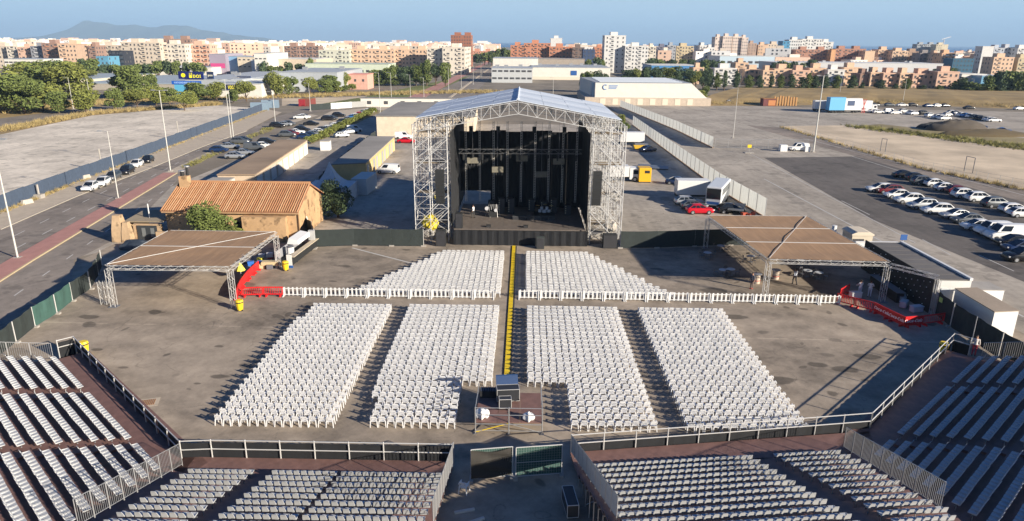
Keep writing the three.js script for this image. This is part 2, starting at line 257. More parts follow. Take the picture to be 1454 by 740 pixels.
// ---------- white plastic chairs in rows ----------
const chairGeo = (() => {
  const g = G(), w = 0.205;
  const leg = (x, z, tx, tz) => { const a = 0.03, b = 0.022, h = 0.44; g.hex([[tx - b, 0, tz + b], [tx + b, 0, tz + b], [tx + b, 0, tz - b], [tx - b, 0, tz - b], [x - a, h, z + a], [x + a, h, z + a], [x + a, h, z - a], [x - a, h, z - a]]); };
  leg(-w, -0.2, -w - 0.035, -0.23); leg(w, -0.2, w + 0.035, -0.23); leg(-w, 0.19, -w - 0.035, 0.25); leg(w, 0.19, w + 0.035, 0.25);
  g.hex([[-w, 0.4, 0.2], [w, 0.4, 0.2], [w, 0.42, -0.23], [-w, 0.42, -0.23], [-w, 0.43, 0.2], [w, 0.43, 0.2], [w, 0.45, -0.23], [-w, 0.45, -0.23]]);
  const zb = y => 0.19 + (y - 0.43) * 0.24, slab = (x0, x1, y0, y1, t = 0.022) => g.hex([[x0, y0, zb(y0) + t], [x1, y0, zb(y0) + t], [x1, y0, zb(y0)], [x0, y0, zb(y0)], [x0, y1, zb(y1) + t], [x1, y1, zb(y1) + t], [x1, y1, zb(y1)], [x0, y1, zb(y1)]]);
  slab(-w, -w + 0.05, 0.42, 0.72); slab(w - 0.05, w, 0.42, 0.72); slab(-w + 0.02, w - 0.02, 0.72, 0.82, 0.035);       // back posts and curved top rail
  for (const x of [-0.086, 0, 0.086]) slab(x - 0.026, x + 0.026, 0.54, 0.73); slab(-w + 0.05, w - 0.05, 0.52, 0.56);
  for (const s of [-1, 1]) { const x = s * (w + 0.022); g.hex([[x - 0.03, 0.62, 0.24], [x + 0.03, 0.62, 0.24], [x + 0.03, 0.62, -0.18], [x - 0.03, 0.62, -0.18], [x - 0.03, 0.65, 0.24], [x + 0.03, 0.65, 0.24], [x + 0.03, 0.65, -0.18], [x - 0.03, 0.65, -0.18]]); g.hex([[x - 0.025, 0.42, -0.14], [x + 0.015, 0.42, -0.14], [x + 0.015, 0.42, -0.2], [x - 0.025, 0.42, -0.2], [x - 0.025, 0.63, -0.12], [x + 0.02, 0.63, -0.12], [x + 0.02, 0.63, -0.18], [x - 0.025, 0.63, -0.18]]); }
  return g.build();
})();
{
  const spots = [], P = 0.56, row = (x0, x1, z) => { const n = Math.round(Math.abs(x1 - x0) / P); for (let i = 0; i < n; i++) spots.push([x0 + Math.sign(x1 - x0) * (i + 0.5) * P, z]); };
  const R = 25, zr = i => -60.05 + i * 0.842;
  for (let i = 0; i < R; i++) {
    const z = zr(i);
    row(-12.05, -12.05 - P * (i < 4 ? 13 : 14), z + 0.1); row(10.75, 10.75 + P * 14 + (i > 14 ? 0.01 : 0), z + 0.05);
    if (i < 18) row(-2.05, -10.2, z); else row(-4.2, -4.2 - P * (i < 21 ? 11 : 10), z);
    if (i < 18) row(0.47, 8.9, z); else row(3.3, 3.3 + P * 10, z);
  }
  const F = 17;
  for (let i = 0; i < F; i++) { const z = -77.6 + i * 0.835, t = i / (F - 1); row(-2.08, -2.08 - P * Math.round(13 + 12.4 * t), z); row(0.4, 0.4 + P * Math.round(13 + 12.6 * t), z); }
  spots.sort((a, b) => b[1] - a[1]);
  const near = spots.slice(0, 300), far = spots.slice(300), nth = ['rearmost row', 'second row from rear', 'third row from rear', 'fourth row from rear', 'fifth row from rear', 'sixth row from rear', 'seventh row from rear', 'eighth row from rear'];
  const where = (x, z) => nth[Math.min(7, Math.max(0, Math.round((zr(R - 1) + 0.05 - z) / 0.842)))] + (x < -11 ? ', outer block on house side' : x < 0 ? ', inner block on house side' : x < 10 ? ', inner block on bar side' : ', outer block on bar side');
  for (const [x, z] of near) solo('plastic_chair', 'white plastic armchair in ' + where(x, z), 'chair', chairGeo, tone.chair, x + rr(-0.025, 0.025), 0, z + rr(-0.035, 0.035), rr(-0.06, 0.06), 'white chairs, ' + where(x, z));
  const im = new THREE.InstancedMesh(chairGeo, tone.chair, far.length), d = new THREE.Object3D();
  far.forEach(([x, z], i) => { d.position.set(x + rr(-0.025, 0.025), 0, z + rr(-0.04, 0.04)); d.rotation.y = rr(-0.07, 0.07); d.updateMatrix(); im.setMatrixAt(i, d.matrix); });
  stuff('chair_rows', 'mass of white plastic armchairs filling the rows towards the stage', 'chairs', im);
  solo('plastic_chair', 'single white plastic chair standing alone in the gangway between grandstands', 'chair', chairGeo, tone.chair, -3.06, 0, -32.99, -0.3);
}

// ---------- grandstands ----------
const seatGeo = (() => { // one moulded shell on a steel bracket, facing -z
  const g = G(), w = 0.158;
  g.hex([[-w, 0.4, 0.14], [w, 0.4, 0.14], [w, 0.42, -0.2], [-w, 0.42, -0.2], [-w, 0.425, 0.14], [w, 0.425, 0.14], [w, 0.45, -0.2], [-w, 0.45, -0.2]]);
  g.hex([[-w, 0.4, 0.17], [w, 0.4, 0.17], [w, 0.42, 0.13], [-w, 0.42, 0.13], [-w + 0.015, 0.62, 0.23], [w - 0.015, 0.62, 0.23], [w - 0.015, 0.62, 0.2], [-w + 0.015, 0.62, 0.2]]);
  g.hex([[-w + 0.015, 0.62, 0.23], [w - 0.015, 0.62, 0.23], [w - 0.015, 0.62, 0.2], [-w + 0.015, 0.62, 0.2], [-w + 0.045, 0.74, 0.275], [w - 0.045, 0.74, 0.275], [w - 0.045, 0.74, 0.25], [-w + 0.045, 0.74, 0.25]]);
  for (const s of [-1, 1]) g.hex([[s * w - 0.012, 0.41, 0.14], [s * w + 0.012, 0.41, 0.14], [s * w + 0.012, 0.42, -0.18], [s * w - 0.012, 0.42, -0.18], [s * w - 0.012, 0.49, 0.17], [s * w + 0.012, 0.49, 0.17], [s * w + 0.012, 0.46, -0.18], [s * w - 0.012, 0.46, -0.18]]);
  return g.build();
})();
function stand(name, label, x, z, turn, o) { // rows run along local +x, climb along local +z
  const t = thing(name, label, 'grandstand', x, 0, z, turn), { rows, pitch, rise, blocks, lo, hi, walk } = o, h0 = 0.5, seats = [];
  const deck = G().prism(walk, 0.42, 0.5); part(t, 'front_walkway', deck, tone.ply);
  const frame = G();
  for (let k = 0; k < rows; k++) {
    const h = h0 + rise * k, d = k * pitch, a = lo(d + pitch / 2), b = hi(d + pitch / 2);
    part(t, 'tread', G().bb(a, b, h - 0.05, h, d + 0.002, d + pitch - 0.004), tone.ply);
    if (k) part(t, 'riser', G().bb(a, b, h - rise + 0.02, h - 0.052, d + 0.004, d + 0.02), tone.black);
    for (const [s0f, s1f] of blocks) {
      const s0 = Math.max(typeof s0f === 'function' ? s0f(d) : s0f, a + 0.25), s1 = Math.min(typeof s1f === 'function' ? s1f(d) : s1f, b - 0.25), n = Math.floor((s1 - s0) / 0.405);
      if (n < 1) continue;
      part(t, 'seat_beam', G().bb(s0, s0 + n * 0.405, h + 0.3, h + 0.36, d + pitch * 0.5 - 0.03, d + pitch * 0.5 + 0.03), tone.steel);
      for (let i = 0; i < n; i++) { seats.push([s0 + (i + 0.5) * 0.405, h, d + pitch * 0.5]); if (i % 4 === 0) frame.bar([s0 + (i + 0.5) * 0.405, h, d + pitch * 0.5], [s0 + (i + 0.5) * 0.405, h + 0.3, d + pitch * 0.5], 0.025); }
      for (const s of [s0 - 0.55]) if (s > a + 0.5) part(t, 'stair_step', G().bb(s - 0.42, s + 0.42, h + 0.001, h + rise / 2, d + pitch * 0.55, d + pitch - 0.01), tone.ply);
    }
    for (let s = a; s <= b + 0.1; s += 2) { frame.bar([Math.min(s, b), 0, d + pitch], [Math.min(s, b), h - 0.05, d + pitch], 0.03); if (k % 3 === 2 || k === rows - 1) frame.bar([Math.min(s, b), 0.1, d + pitch], [Math.min(s + 2, b), h - 0.1, d + pitch], 0.025); }
    frame.bar([a, h - 0.08, d + pitch], [b, h - 0.08, d + pitch], 0.03);
    if (k === rows - 1) for (let y = 1; y < h; y += 1) frame.bar([a, y, d + pitch], [b, y, d + pitch], 0.025);
  }
  part(t, 'scaffold_frame', frame, tone.galv, true);
  const near = seats.map(s => { const v = V(...s).applyAxisAngle(V(0, 1, 0), turn).add(V(x, -24, z)); const n = v.clone().applyAxisAngle(V(0, 1, 0), 0); const ok = Math.abs(n.x / n.z) < 0.95 && n.y / n.z < 1.0; return [ok ? v.length() : 1e6 + v.length(), s]; }).sort((a, b) => a[0] - b[0]).map(q => q[1]);
  for (const s of near.slice(0, 300)) { const m = part(t, 'seat', seatGeo, tone.seat); m.position.set(s[0], s[1], s[2]); m.rotation.x = (hash(s[0] * 100 | 0, s[2] * 100 | 0, 3) - 0.5) * 0.05; }
  const rest = near.slice(300);
  if (rest.length) { const im = new THREE.InstancedMesh(seatGeo, tone.seat, rest.length), d = new THREE.Object3D(); rest.forEach((s, i) => { d.position.set(s[0], s[1], s[2]); d.updateMatrix(); im.setMatrixAt(i, d.matrix); }); im.name = 'seat_rows'; im.userData.kind = 'stuff'; im.castShadow = im.receiveShadow = true; t.add(im); }
  return t;
}
const stands = [];
{
  const aL = -42.8 * Math.PI / 180, aR = 43.4 * Math.PI / 180, aD = 7.3 * Math.PI / 180;
  stand('grandstand', 'pale seated grandstand angled beside the road fence, with three blocks of grey-white seats', -35.2, -47.6, aL, { rows: 10, pitch: 0.86, rise: 0.31, lo: () => -0.3, hi: d => 22 + 0.925 * d, blocks: [[0, 6.95], [8, 16.1], [17, d => 20.7 + 0.925 * d]], walk: [[-0.4, -2.1], [21.3, -2.1], [22, 0], [-0.4, 0]] });
  stand('grandstand', 'grandstand of white seat backs beside the gangway with the lone plastic chair', -19.2, -33.65, 0, { rows: 12, pitch: 0.92, rise: 0.3, lo: () => 0.1, hi: () => 15.2, blocks: [[0.7, 4.4], [5.4, 9.1], [9.25, 15.1]], walk: [[-0.6, -1.55], [15.3, -1.55], [15.3, 0], [0.1, 0], [-0.9, -0.3]] });
  stand('grandstand', 'grandstand of white seat backs on the flight case side of the gangway', 3.2, -34.65, aD, { rows: 13, pitch: 0.92, rise: 0.3, lo: () => 0.05, hi: d => 16.6 - 0.12 * d, blocks: [[0.1, 10.7], [11.8, d => 16.2 - 0.12 * d]], walk: [[0.05, -1.7], [19.5, -2.2], [18.6, 0.2], [0.05, 0]] });
  stand('grandstand', 'grandstand lying wholly in blue shade near the red bar barriers', 20.9, -36.3, aR, { rows: 10, pitch: 0.86, rise: 0.32, lo: d => -1.4 - 0.93 * d, hi: () => 20.6, blocks: [[d => -0.2 - 0.93 * d, 2.3], [3.4, 12.9], [13.7, 20.2]], walk: [[-1.4, 0], [0.2, -2.1], [20.7, -2.1], [20.7, 0]] });
}
function guardRail(label, pts, clothH = 0.47, base = 0.5, step = 1.95) { // posts, two rails and black cloth on the arena side
  const t = thing('guard_rail', label, 'guard rail');
  for (let i = 0; i + 1 < pts.length; i++) {
    const [a, b] = [pts[i], pts[i + 1]], l = Math.hypot(b[0] - a[0], b[1] - a[1]), n = Math.max(1, Math.round(l / step)), at = k => [a[0] + (b[0] - a[0]) * k / n, a[1] + (b[1] - a[1]) * k / n];
    let nx = (b[1] - a[1]) / l, nz = -(b[0] - a[0]) / l; if (nz > 0) { nx = -nx; nz = -nz; }
    for (let k = 0; k <= n; k++) { if (k === n && i + 2 < pts.length) continue; const [x, z] = at(k); part(t, 'post', G().bar([x, base - 0.35, z], [x + rr(-0.01, 0.01), base + 1.2, z], 0.04, 6), tone.alu); }
    for (const y of [0.56, 1.14]) part(t, 'rail', G().bar([a[0], base + y, a[1]], [b[0], base + y, b[1]], 0.034, 6), tone.alu);
    for (let k = 0; k < n; k++) { const [x, z] = at(k), [x2, z2] = at(k + 1), o = 0.08, g = G(), q = 4; for (let j = 0; j < q; j++) { const f = (s, y, w) => [x + (x2 - x) * s + nx * (o + w), y, z + (z2 - z) * s + nz * (o + w)], s0 = j / q, s1 = (j + 1) / q, w0 = 0.02 * Math.sin(j * 2.1 + k), w1 = 0.02 * Math.sin((j + 1) * 2.1 + k), top = base + clothH - 0.03 * (j % 2); g.quad(f(s0, 0.03, 0), f(s1, 0.03, 0), f(s1, top, w1), f(s0, base + clothH - 0.02, w0)); } part(t, 'black_cloth', g, tone.drape); }
  }
}
const rotP = (x, z, o, a) => [o[0] + x * Math.cos(a) + z * Math.sin(a), o[1] - x * Math.sin(a) + z * Math.cos(a)];
guardRail('pipe guard rail with black cloth along the grandstand next to the road fence', [[-35.19,-49.53], [-19.84,-35.02]], 1.0);
guardRail('straight pipe guard rail with black cloth before the grandstand beside the lone chair', [[-19.84,-35.02], [-18.1, -35.2], [-3.9, -35.2]], 0.98);
guardRail('pipe guard rail with black cloth before the grandstand on the flight case side', [[3.1, -36.4], [13, -38], [22.45,-39.61]]);
guardRail('pipe guard rail with black cloth along the shaded grandstand', [[22.45,-39.61], [35.31,-52.7]]);
guardRail('short pipe guard rail with black cloth at the road end of the grandstand walkway', [[-35.19,-49.53], [-35.97,-48.72]], 0.95);
guardRail('short pipe guard rail with black cloth at the bar end of the shaded grandstand walkway', [[35.31,-52.7], [36.12,-51.78]]);

function barPanel(label, group, p, q, h = 1.25, sheetM) { // welded railing: p, q = [x, y, z] feet of the two end posts
  const t = thing('railing_panel', label, 'railing', p[0], p[1], p[2], 0, group), dx = q[0] - p[0], dy = q[1] - p[1], dz = q[2] - p[2];
  const at = (s, y) => [dx * s, dy * s + y, dz * s];
  part(t, 'frame', G().bar(at(0, 0), at(0, h), 0.025, 5).bar(at(1, 0), at(1, h), 0.025, 5).bar(at(0, h), at(1, h), 0.022, 5).bar(at(0, 0.12), at(1, 0.12), 0.02, 5), tone.galv);
  const n = Math.max(4, Math.round(Math.hypot(dx, dz) / 0.135)); const bar = G().bar([0, 0.12, 0], [0, h, 0], 0.012, 4).build();
  for (let i = 1; i < n; i++) { const m = part(t, 'bar', bar, tone.galv); m.position.set(dx * i / n, dy * i / n, dz * i / n); }
  if (sheetM) part(t, 'sheet', G().quad(at(0, 0.1), at(1, 0.1), at(1, h - 0.05), at(0, h - 0.05)), sheetM);
}
const run = (n, f, label, group, h, m) => { for (let i = 0; i < n; i++) barPanel(label, group, f(i), f(i + 0.97), h, m); };
run(8, i => [-19.45, 0.5 + i * 0.36, -34.3 + i * 1.12], 'galvanised bar railing stepping up between the road-side grandstand and its neighbour', 'railings between the road-side stands', 1.45);
run(9, i => [19.75 - i * 0.05, 0.5 + i * 0.36, -37.3 + i * 1.12], 'galvanised bar railing stepping up between the shaded grandstand and its neighbour', 'railings between the shaded stand and its neighbour', 1.45);
run(9, i => [-3.85, 0.5 + i * 0.3, -35.2 + i * 1.0], 'bar railing stepping up the gangway side next to the lone chair', 'gangway railings by the lone chair', 1.3);
const whiteSheet = M(0.62, 0.63, 0.62, 0.6, { map: T.cloth });
run(10, i => [3.1 + i * 0.13, 0.45 + i * 0.31, -36.3 + i * 1.0], 'bar railing lined with white sheet along the gangway by the flight case', 'sheeted gangway railings', 1.25, whiteSheet);
{
  const aL = -42.8 * Math.PI / 180, oL = [-35.2, -47.6], aR = 43.4 * Math.PI / 180, oR = [20.9, -36.3];
  const L3 = (x, z, y) => { const p = rotP(x, z, oL, aL); return [p[0], y, p[1]]; }, R3 = (x, z, y) => { const p = rotP(x, z, oR, aR); return [p[0], y, p[1]]; };
  run(6, i => L3(-0.42, 0.3 + i * 1.35, 0.5 + i * 0.48), 'bar railing closing the road end of the angled grandstand', 'railings at the road end', 1.4);
  run(6, i => R3(20.75, 0.3 + i * 1.35, 0.5 + i * 0.5), 'bar railing closing the bar end of the shaded grandstand', 'railings at the bar end', 1.4);
  run(16, i => L3(0 + i * 1.8, 8.62, 3.3), 'bar railing along the back of the angled road-side grandstand', 'railings at the back of the road-side stand', 1.1);
  run(18, i => R3(-9 + i * 1.65, 8.62, 3.4), 'bar railing lined with white sheet along the back of the shaded grandstand', 'railings at the back of the shaded stand', 0.72, whiteSheet);
}

// ---------- white picket fence panels ----------
{
  const picket = G().bb(-0.08, 0.08, 0.1, 0.95, -0.015, 0.015).build();
  const panel = (x, z, turn, side) => {
    const t = thing('picket_panel', 'white plastic picket fence panel between cable ramp and ' + side, 'fence', x, 0, z, turn, 'picket fence towards ' + side);
    for (const y of [0.16, 0.78]) part(t, 'rail', G().bb(-1.02, 1.02, y, y + 0.07, 0.016, 0.05), tone.white);
    for (let i = 0; i < 5; i++) { const m = part(t, 'picket', picket, tone.white); m.position.x = -0.83 + i * 0.415; }
    for (const s of [-0.95, 0.95]) part(t, 'foot', G().bb(s - 0.05, s + 0.05, 0, 0.06, -0.3, 0.32).bb(s - 0.04, s + 0.04, 0.06, 0.9, 0.052, 0.1), tone.white);
  };
  for (let x = -22.4; x < -2.4; x += 2.08) panel(x, -63.5, 0.006 * Math.sin(x), 'the house-side red barriers');
  for (let x = 0.7; x < 30; x += 2.08) panel(x, -63.65 + 0.01 * x, 0.01 * Math.sin(x * 3), 'the bar');
}
// ---------- red plastic barriers ----------
const brandTex = (() => { // white script lettering on red
  const c = document.createElement('canvas'); c.width = 512; c.height = 256; const k = c.getContext('2d');
  k.fillStyle = '#c60a12'; k.fillRect(0, 0, 512, 256); k.fillStyle = '#ffffff'; k.font = 'italic bold 112px serif'; k.textAlign = 'center'; k.textBaseline = 'middle'; k.fillText('Coca-Cola', 256, 125);
  const t = new THREE.CanvasTexture(c); t.colorSpace = THREE.SRGBColorSpace; return t;
})();
const mBrand = new THREE.MeshStandardMaterial({ map: brandTex, roughness: 0.5 }), barX = G().bb(-0.02, 0.02, 0.3, 0.9, -0.015, 0.015).build();
function redBarrier(a, b, label, group, banner) {
  const l = Math.hypot(b[0] - a[0], b[1] - a[1]), t = thing('crowd_barrier', label, 'barrier', (a[0] + b[0]) / 2, 0, (a[1] + b[1]) / 2, Math.atan2(-(b[1] - a[1]), b[0] - a[0]), group), h = l / 2 - 0.02;
  part(t, 'frame', G().bb(-h, h, 0.9, 1.02, -0.03, 0.03).bb(-h, h, 0.2, 0.3, -0.03, 0.03).bb(-h, -h + 0.09, 0.3, 0.9, -0.03, 0.03).bb(h - 0.09, h, 0.3, 0.9, -0.03, 0.03), tone.red);
  for (let i = 1; i < 11; i++) { const m = part(t, 'bar', barX, tone.red); m.position.x = -h + 2 * h * i / 11; }
  for (const s of [-h * 0.7, h * 0.7]) part(t, 'foot', G().bb(s - 0.05, s + 0.05, 0, 0.2, -0.26, 0.26), tone.red);
  if (banner) { const p = new THREE.PlaneGeometry(2 * h, 0.86); const m = part(t, 'banner', p, banner); m.position.set(0, 0.58, 0.045); }
}
{
  const L = [[-27.37,-61.91],[-27.93,-63.84],[-28.28,-65.46],[-28.63,-68.05],[-28.73,-69.89],[-28.74,-71.58]];
  for (let i = 0; i < 5; i++) redBarrier(L[i], L[i + 1], 'red plastic barrier in the line under the road-side canopy', 'red barriers under the canopy', tone.red);
  redBarrier([-27.34,-63.07], [-25.3,-63.35], 'red slatted barrier at the end of the picket fence, canopy side', 'red barriers ending the picket fence'); redBarrier([-25.3,-63.35], [-23.32,-63.42], 'red slatted barrier at the end of the picket fence, canopy side', 'red barriers ending the picket fence');
  const R = [[30.64,-63.79],[31.84,-62.52],[33.13,-61.3],[33.58,-59.42],[34.08,-57.8],[35.85,-58.18],[38.27,-58.93]];
  for (let i = 0; i < 6; i++) redBarrier(R[i], R[i + 1], [2, 3, 4].includes(i) ? 'red barrier with white script banner in front of the starry bar' : 'plain red barrier in front of the starry bar', [2, 3, 4].includes(i) ? 'bannered red barriers' : 'plain red barriers at the bar', [2, 3, 4].includes(i) ? mBrand : null);
  redBarrier([31.5,-64.99], [33.14,-66.67], 'red barrier turned inward beside the bar staff', 'red barrier beside bar staff');
}
// ---------- truss canopies ----------
function trussBar(g, p, q, w, n) { // square lattice beam
  const a = V(...p), b = V(...q), d = b.clone().sub(a), L = d.length(); d.normalize();
  const up = Math.abs(d.y) > 0.9 ? V(1, 0, 0) : V(0, 1, 0), e = V().crossVectors(d, up).normalize(), f = V().crossVectors(e, d).normalize(), N = n || Math.max(2, Math.round(L / (w * 1.3)));
  const c = (i, s, t) => a.clone().addScaledVector(d, L * i / N).addScaledVector(e, s * w / 2).addScaledVector(f, t * w / 2).toArray();
  for (const s of [-1, 1]) for (const t of [-1, 1]) g.bar(c(0, s, t), c(N, s, t), 0.028, 4);
  for (let i = 0; i < N; i++) { const o = i % 2 ? 1 : -1; g.bar(c(i, -1, o), c(i + 1, -1, -o), 0.014, 3).bar(c(i, 1, o), c(i + 1, 1, -o), 0.014, 3).bar(c(i, o, -1), c(i + 1, -o, -1), 0.014, 3).bar(c(i, o, 1), c(i + 1, -o, 1), 0.014, 3); }
  return g;
}
function canopy(label, C, h, ribs, diag) { // C: four corners front-left, front-right, back-right, back-left
  const t = thing('truss_canopy', label, 'canopy');
  C.forEach(([x, z]) => { const l = part(t, 'truss_leg', trussBar(G(), [x, 0.06, z], [x, h - 0.2, z], 0.42), tone.alu); part(l, 'base_plate', G().bb(x - 0.4, x + 0.4, 0, 0.05, z - 0.4, z + 0.4), tone.steel); });
  for (let i = 0; i < 4; i++) { const a = C[i], b = C[(i + 1) % 4]; part(t, 'truss_beam', trussBar(G(), [a[0], h, a[1]], [b[0], h, b[1]], 0.4), tone.alu); }
  const y = h + 0.22, lerp = (p, q, s) => [p[0] + (q[0] - p[0]) * s, p[1] + (q[1] - p[1]) * s], g = G(), N = 14;
  const at = (u, v) => { const p = lerp(lerp(C[0], C[1], u), lerp(C[3], C[2], u), v); return [p[0], y - 0.1 * Math.sin(u * Math.PI) * Math.sin(v * Math.PI * (ribs + 1)) ** 2 + 0.02 * vn(u * 14, v * 14, 64, 7), p[1]]; };
  for (let i = 0; i < N; i++) for (let j = 0; j < N * 2; j++) g.quad(at(i / N, j / 2 / N), at((i + 1) / N, j / 2 / N), at((i + 1) / N, (j + 1) / 2 / N), at(i / N, (j + 1) / 2 / N));
  part(t, 'roof_netting', g, M(0.44, 0.27, 0.15, 0.95, { map: T.reed }));
  for (let i = 1; i <= ribs; i++) { const v = i / (ribs + 1), a = lerp(C[0], C[3], v), b = lerp(C[1], C[2], v); part(t, 'roof_bar', G().bar([a[0], y + 0.05, a[1]], [b[0], y + 0.05, b[1]], 0.04, 5), tone.alu); }
  part(t, 'roof_strap', G().bar([C[diag][0], y + 0.08, C[diag][1]], [C[diag + 2][0], y + 0.08, C[diag + 2][1]], 0.032, 4), tone.alu);
}
canopy('flat truss canopy roofed with brown netting beside the old stone house', [[-38.2, -60.1], [-26.9, -60.2], [-26.8, -72.2], [-38.4, -72.3]], 3.9, 1, 0);
canopy('larger flat truss canopy roofed with brown netting over the bar tables', [[24.0, -64.7], [35.3, -64.3], [34.4, -82.4], [22.5, -82.2]], 3.9, 2, 0);
{ // spare truss sections standing on end by the canopy leg
  const t = thing('truss_stack', 'two short truss lengths stood on end beside canopy leg', 'truss', -39.23, 0, -60.7);
  for (const x of [-0.3, 0.25]) part(t, 'truss_length', trussBar(G(), [x, 0, 0], [x, 2.3, 0.05], 0.34), tone.alu);
}
// ---------- bins ----------
for (const [x, z, where] of [[-26.11,-59.58, 'at the canopy leg beside red barriers'], [-25.76,-71.46, 'at the foot of the drinks trailer'], [-34.76,-49.96, 'behind the guard rail of the road-side grandstand'], [34.35,-52.25, 'in the shade by the bar-end guard rail']]) {
  const t = thing('wheelie_bin', 'yellow plastic bin ' + where, 'bin', x, 0, z, 0.3);
  part(t, 'tub', G().loft([[0.08, 0.26], [0.75, 0.34], [0.78, 0.36]].map(([y, r]) => { const q = []; for (let i = 0; i < 10; i++) q.push([Math.cos(i / 10 * 6.283) * r, y, -Math.sin(i / 10 * 6.283) * r]); return q; })), tone.yellow);
  part(t, 'lid', G().loft([[0.9, 0.37], [1.05, 0.3]].map(([y, r]) => { const q = []; for (let i = 0; i < 10; i++) q.push([Math.cos(i / 10 * 6.283) * r, y, -Math.sin(i / 10 * 6.283) * r]); return q; })), tone.yellow);
  part(t, 'bin_liner', G().loft([[0.785, 0.33], [0.895, 0.34]].map(([y, r]) => { const q = []; for (let i = 0; i < 10; i++) q.push([Math.cos(i / 10 * 6.283) * r, y, -Math.sin(i / 10 * 6.283) * r]); return q; })), tone.black);
  for (const s of [-1, 1]) part(t, 'wheel', G().bar([s * 0.2 - 0.04, 0.08, 0.2], [s * 0.2 + 0.04, 0.08, 0.2], 0.08, 8), tone.tyre);
}
// ---------- mixing platform in the middle ----------
{
  const x0 = -2.85, x1 = 1.42, z0 = -43.0, z1 = -39.1, h = 0.85, t = thing('mixing_platform', 'low scaffold platform with brown deck and pipe rails at the aisle end', 'platform');
  for (let i = 0; i < 3; i++) part(t, 'deck_board', G().bb(x0 + (x1 - x0) / 3 * i + 0.01, x0 + (x1 - x0) / 3 * (i + 1) - 0.01, h - 0.06, h, z0, z1), tone.ply);
  for (const x of [x0, (x0 + x1) / 2, x1]) for (const z of [z0, z1]) { const p = part(t, 'post', G().bar([x, 0.03, z], [x, h + (z === z0 ? 0.7 : 1.05), z], 0.04, 6), tone.galv); part(p, 'base_plate', G().bb(x - 0.12, x + 0.12, 0, 0.03, z - 0.12, z + 0.12), tone.steel); }
  for (const y of [h + 0.5, h + 1.0]) part(t, 'rail', G().bar([x0, y, z1], [x1, y, z1], 0.028, 6), tone.galv);
  for (const x of [x0, x1]) part(t, 'rail', G().bar([x, h + 0.6, z0], [x, h + 0.95, z1], 0.028, 6), tone.galv);
  part(t, 'brace', G().bar([x0, 0.1, z1], [(x0 + x1) / 2, h - 0.1, z1], 0.028, 6), tone.yellow); part(t, 'brace', G().bar([x1, 0.1, z1], [(x0 + x1) / 2, h - 0.1, z1], 0.028, 6), tone.galv);
  part(t, 'ledger', G().bar([x0, 0.22, z1], [x1, 0.22, z1], 0.03, 6), tone.galv); part(t, 'ledger', G().bar([x0, h - 0.14, z1 + 0.04], [x1, h - 0.14, z1 + 0.04], 0.03, 6), tone.galv);
  const fc = (label, x, z, w, hh, d, turn, y = h, open) => {
    const k = thing('flight_case', label, 'flight case', x, y, z, turn); part(k, 'case_body', G().bb(-w / 2, w / 2, 0.1, hh, -d / 2, d / 2), M(0.03, 0.032, 0.036, 0.45));
    const e = G(); for (const sx of [-1, 1]) for (const sz of [-1, 1]) e.bar([sx * w / 2, 0.1, sz * d / 2], [sx * w / 2, hh, sz * d / 2], 0.022, 4); for (const yy of [0.1, hh]) for (const s of [-1, 1]) e.bar([-w / 2, yy, s * d / 2], [w / 2, yy, s * d / 2], 0.022, 4).bar([s * w / 2, yy, -d / 2], [s * w / 2, yy, d / 2], 0.022, 4); part(k, 'metal_edging', e, tone.alu);
    for (const sx of [-1, 1]) for (const sz of [-1, 1]) part(k, 'caster', G().bar([sx * (w / 2 - 0.1), 0.05, sz * (d / 2 - 0.1) - 0.02], [sx * (w / 2 - 0.1), 0.05, sz * (d / 2 - 0.1) + 0.02], 0.05, 8), tone.tyre);
    if (open) part(k, 'lid', G().hex([[-w / 2, hh, -d / 2], [w / 2, hh, -d / 2], [w / 2, hh + 0.05, -d / 2 - 0.05], [-w / 2, hh + 0.05, -d / 2 - 0.05], [-w / 2, hh + 0.5, -d / 2 - 0.35], [w / 2, hh + 0.5, -d / 2 - 0.35], [w / 2, hh + 0.55, -d / 2 - 0.42], [-w / 2, hh + 0.55, -d / 2 - 0.42]]), M(0.02, 0.05, 0.13, 0.5));
    return k;
  };
  fc('open lighting desk case with tilted dark blue lid on the mixing platform', -0.85, -42.0, 1.5, 0.95, 0.75, 0.12, h, true);
  fc('smaller black flight case before the desk on the mixing platform', -1.0, -40.9, 0.8, 0.75, 0.5, 0.1, h);
  fc('long black flight case standing in the shaded gangway', 2.75, -31.7, 0.6, 0.85, 1.7, 0.12, 0);
  const bag = (label, x, z, r) => { const g = new THREE.IcosahedronGeometry(r, 3), p = g.attributes.position; for (let i = 0; i < p.count; i++) { const k = 0.75 + 0.5 * vn(p.getX(i) * 6 + 9, p.getZ(i) * 6 + p.getY(i) * 4 + 9, 64, 77); p.setXYZ(i, p.getX(i) * k, Math.max(-r * 0.55, p.getY(i) * k * 0.9), p.getZ(i) * k); } g.computeVertexNormals(); solo('plastic_sheet_bundle', label, 'bundle', g, tone.white, x, h + r * 0.56, z); };
  bag('crumpled white sheet bundle by the rail on the mixing platform, road side', -2.45, -39.7, 0.42); bag('crumpled white sheet bundle by the rail on the mixing platform, bar side', 0.55, -39.45, 0.36);
  const cs = thing('stage_monitor', 'dark equipment crate with ribbed top at the back of mixing platform', 'crate', -2.2, h, -42.5); part(cs, 'box', G().bb(-0.55, 0.55, 0, 0.5, -0.3, 0.3), tone.black); for (let i = 0; i < 7; i++) part(cs, 'rib', G().bb(-0.5 + i * 0.16, -0.44 + i * 0.16, 0.5, 0.56, -0.28, 0.28), M(0.05, 0.07, 0.12, 0.5));
}
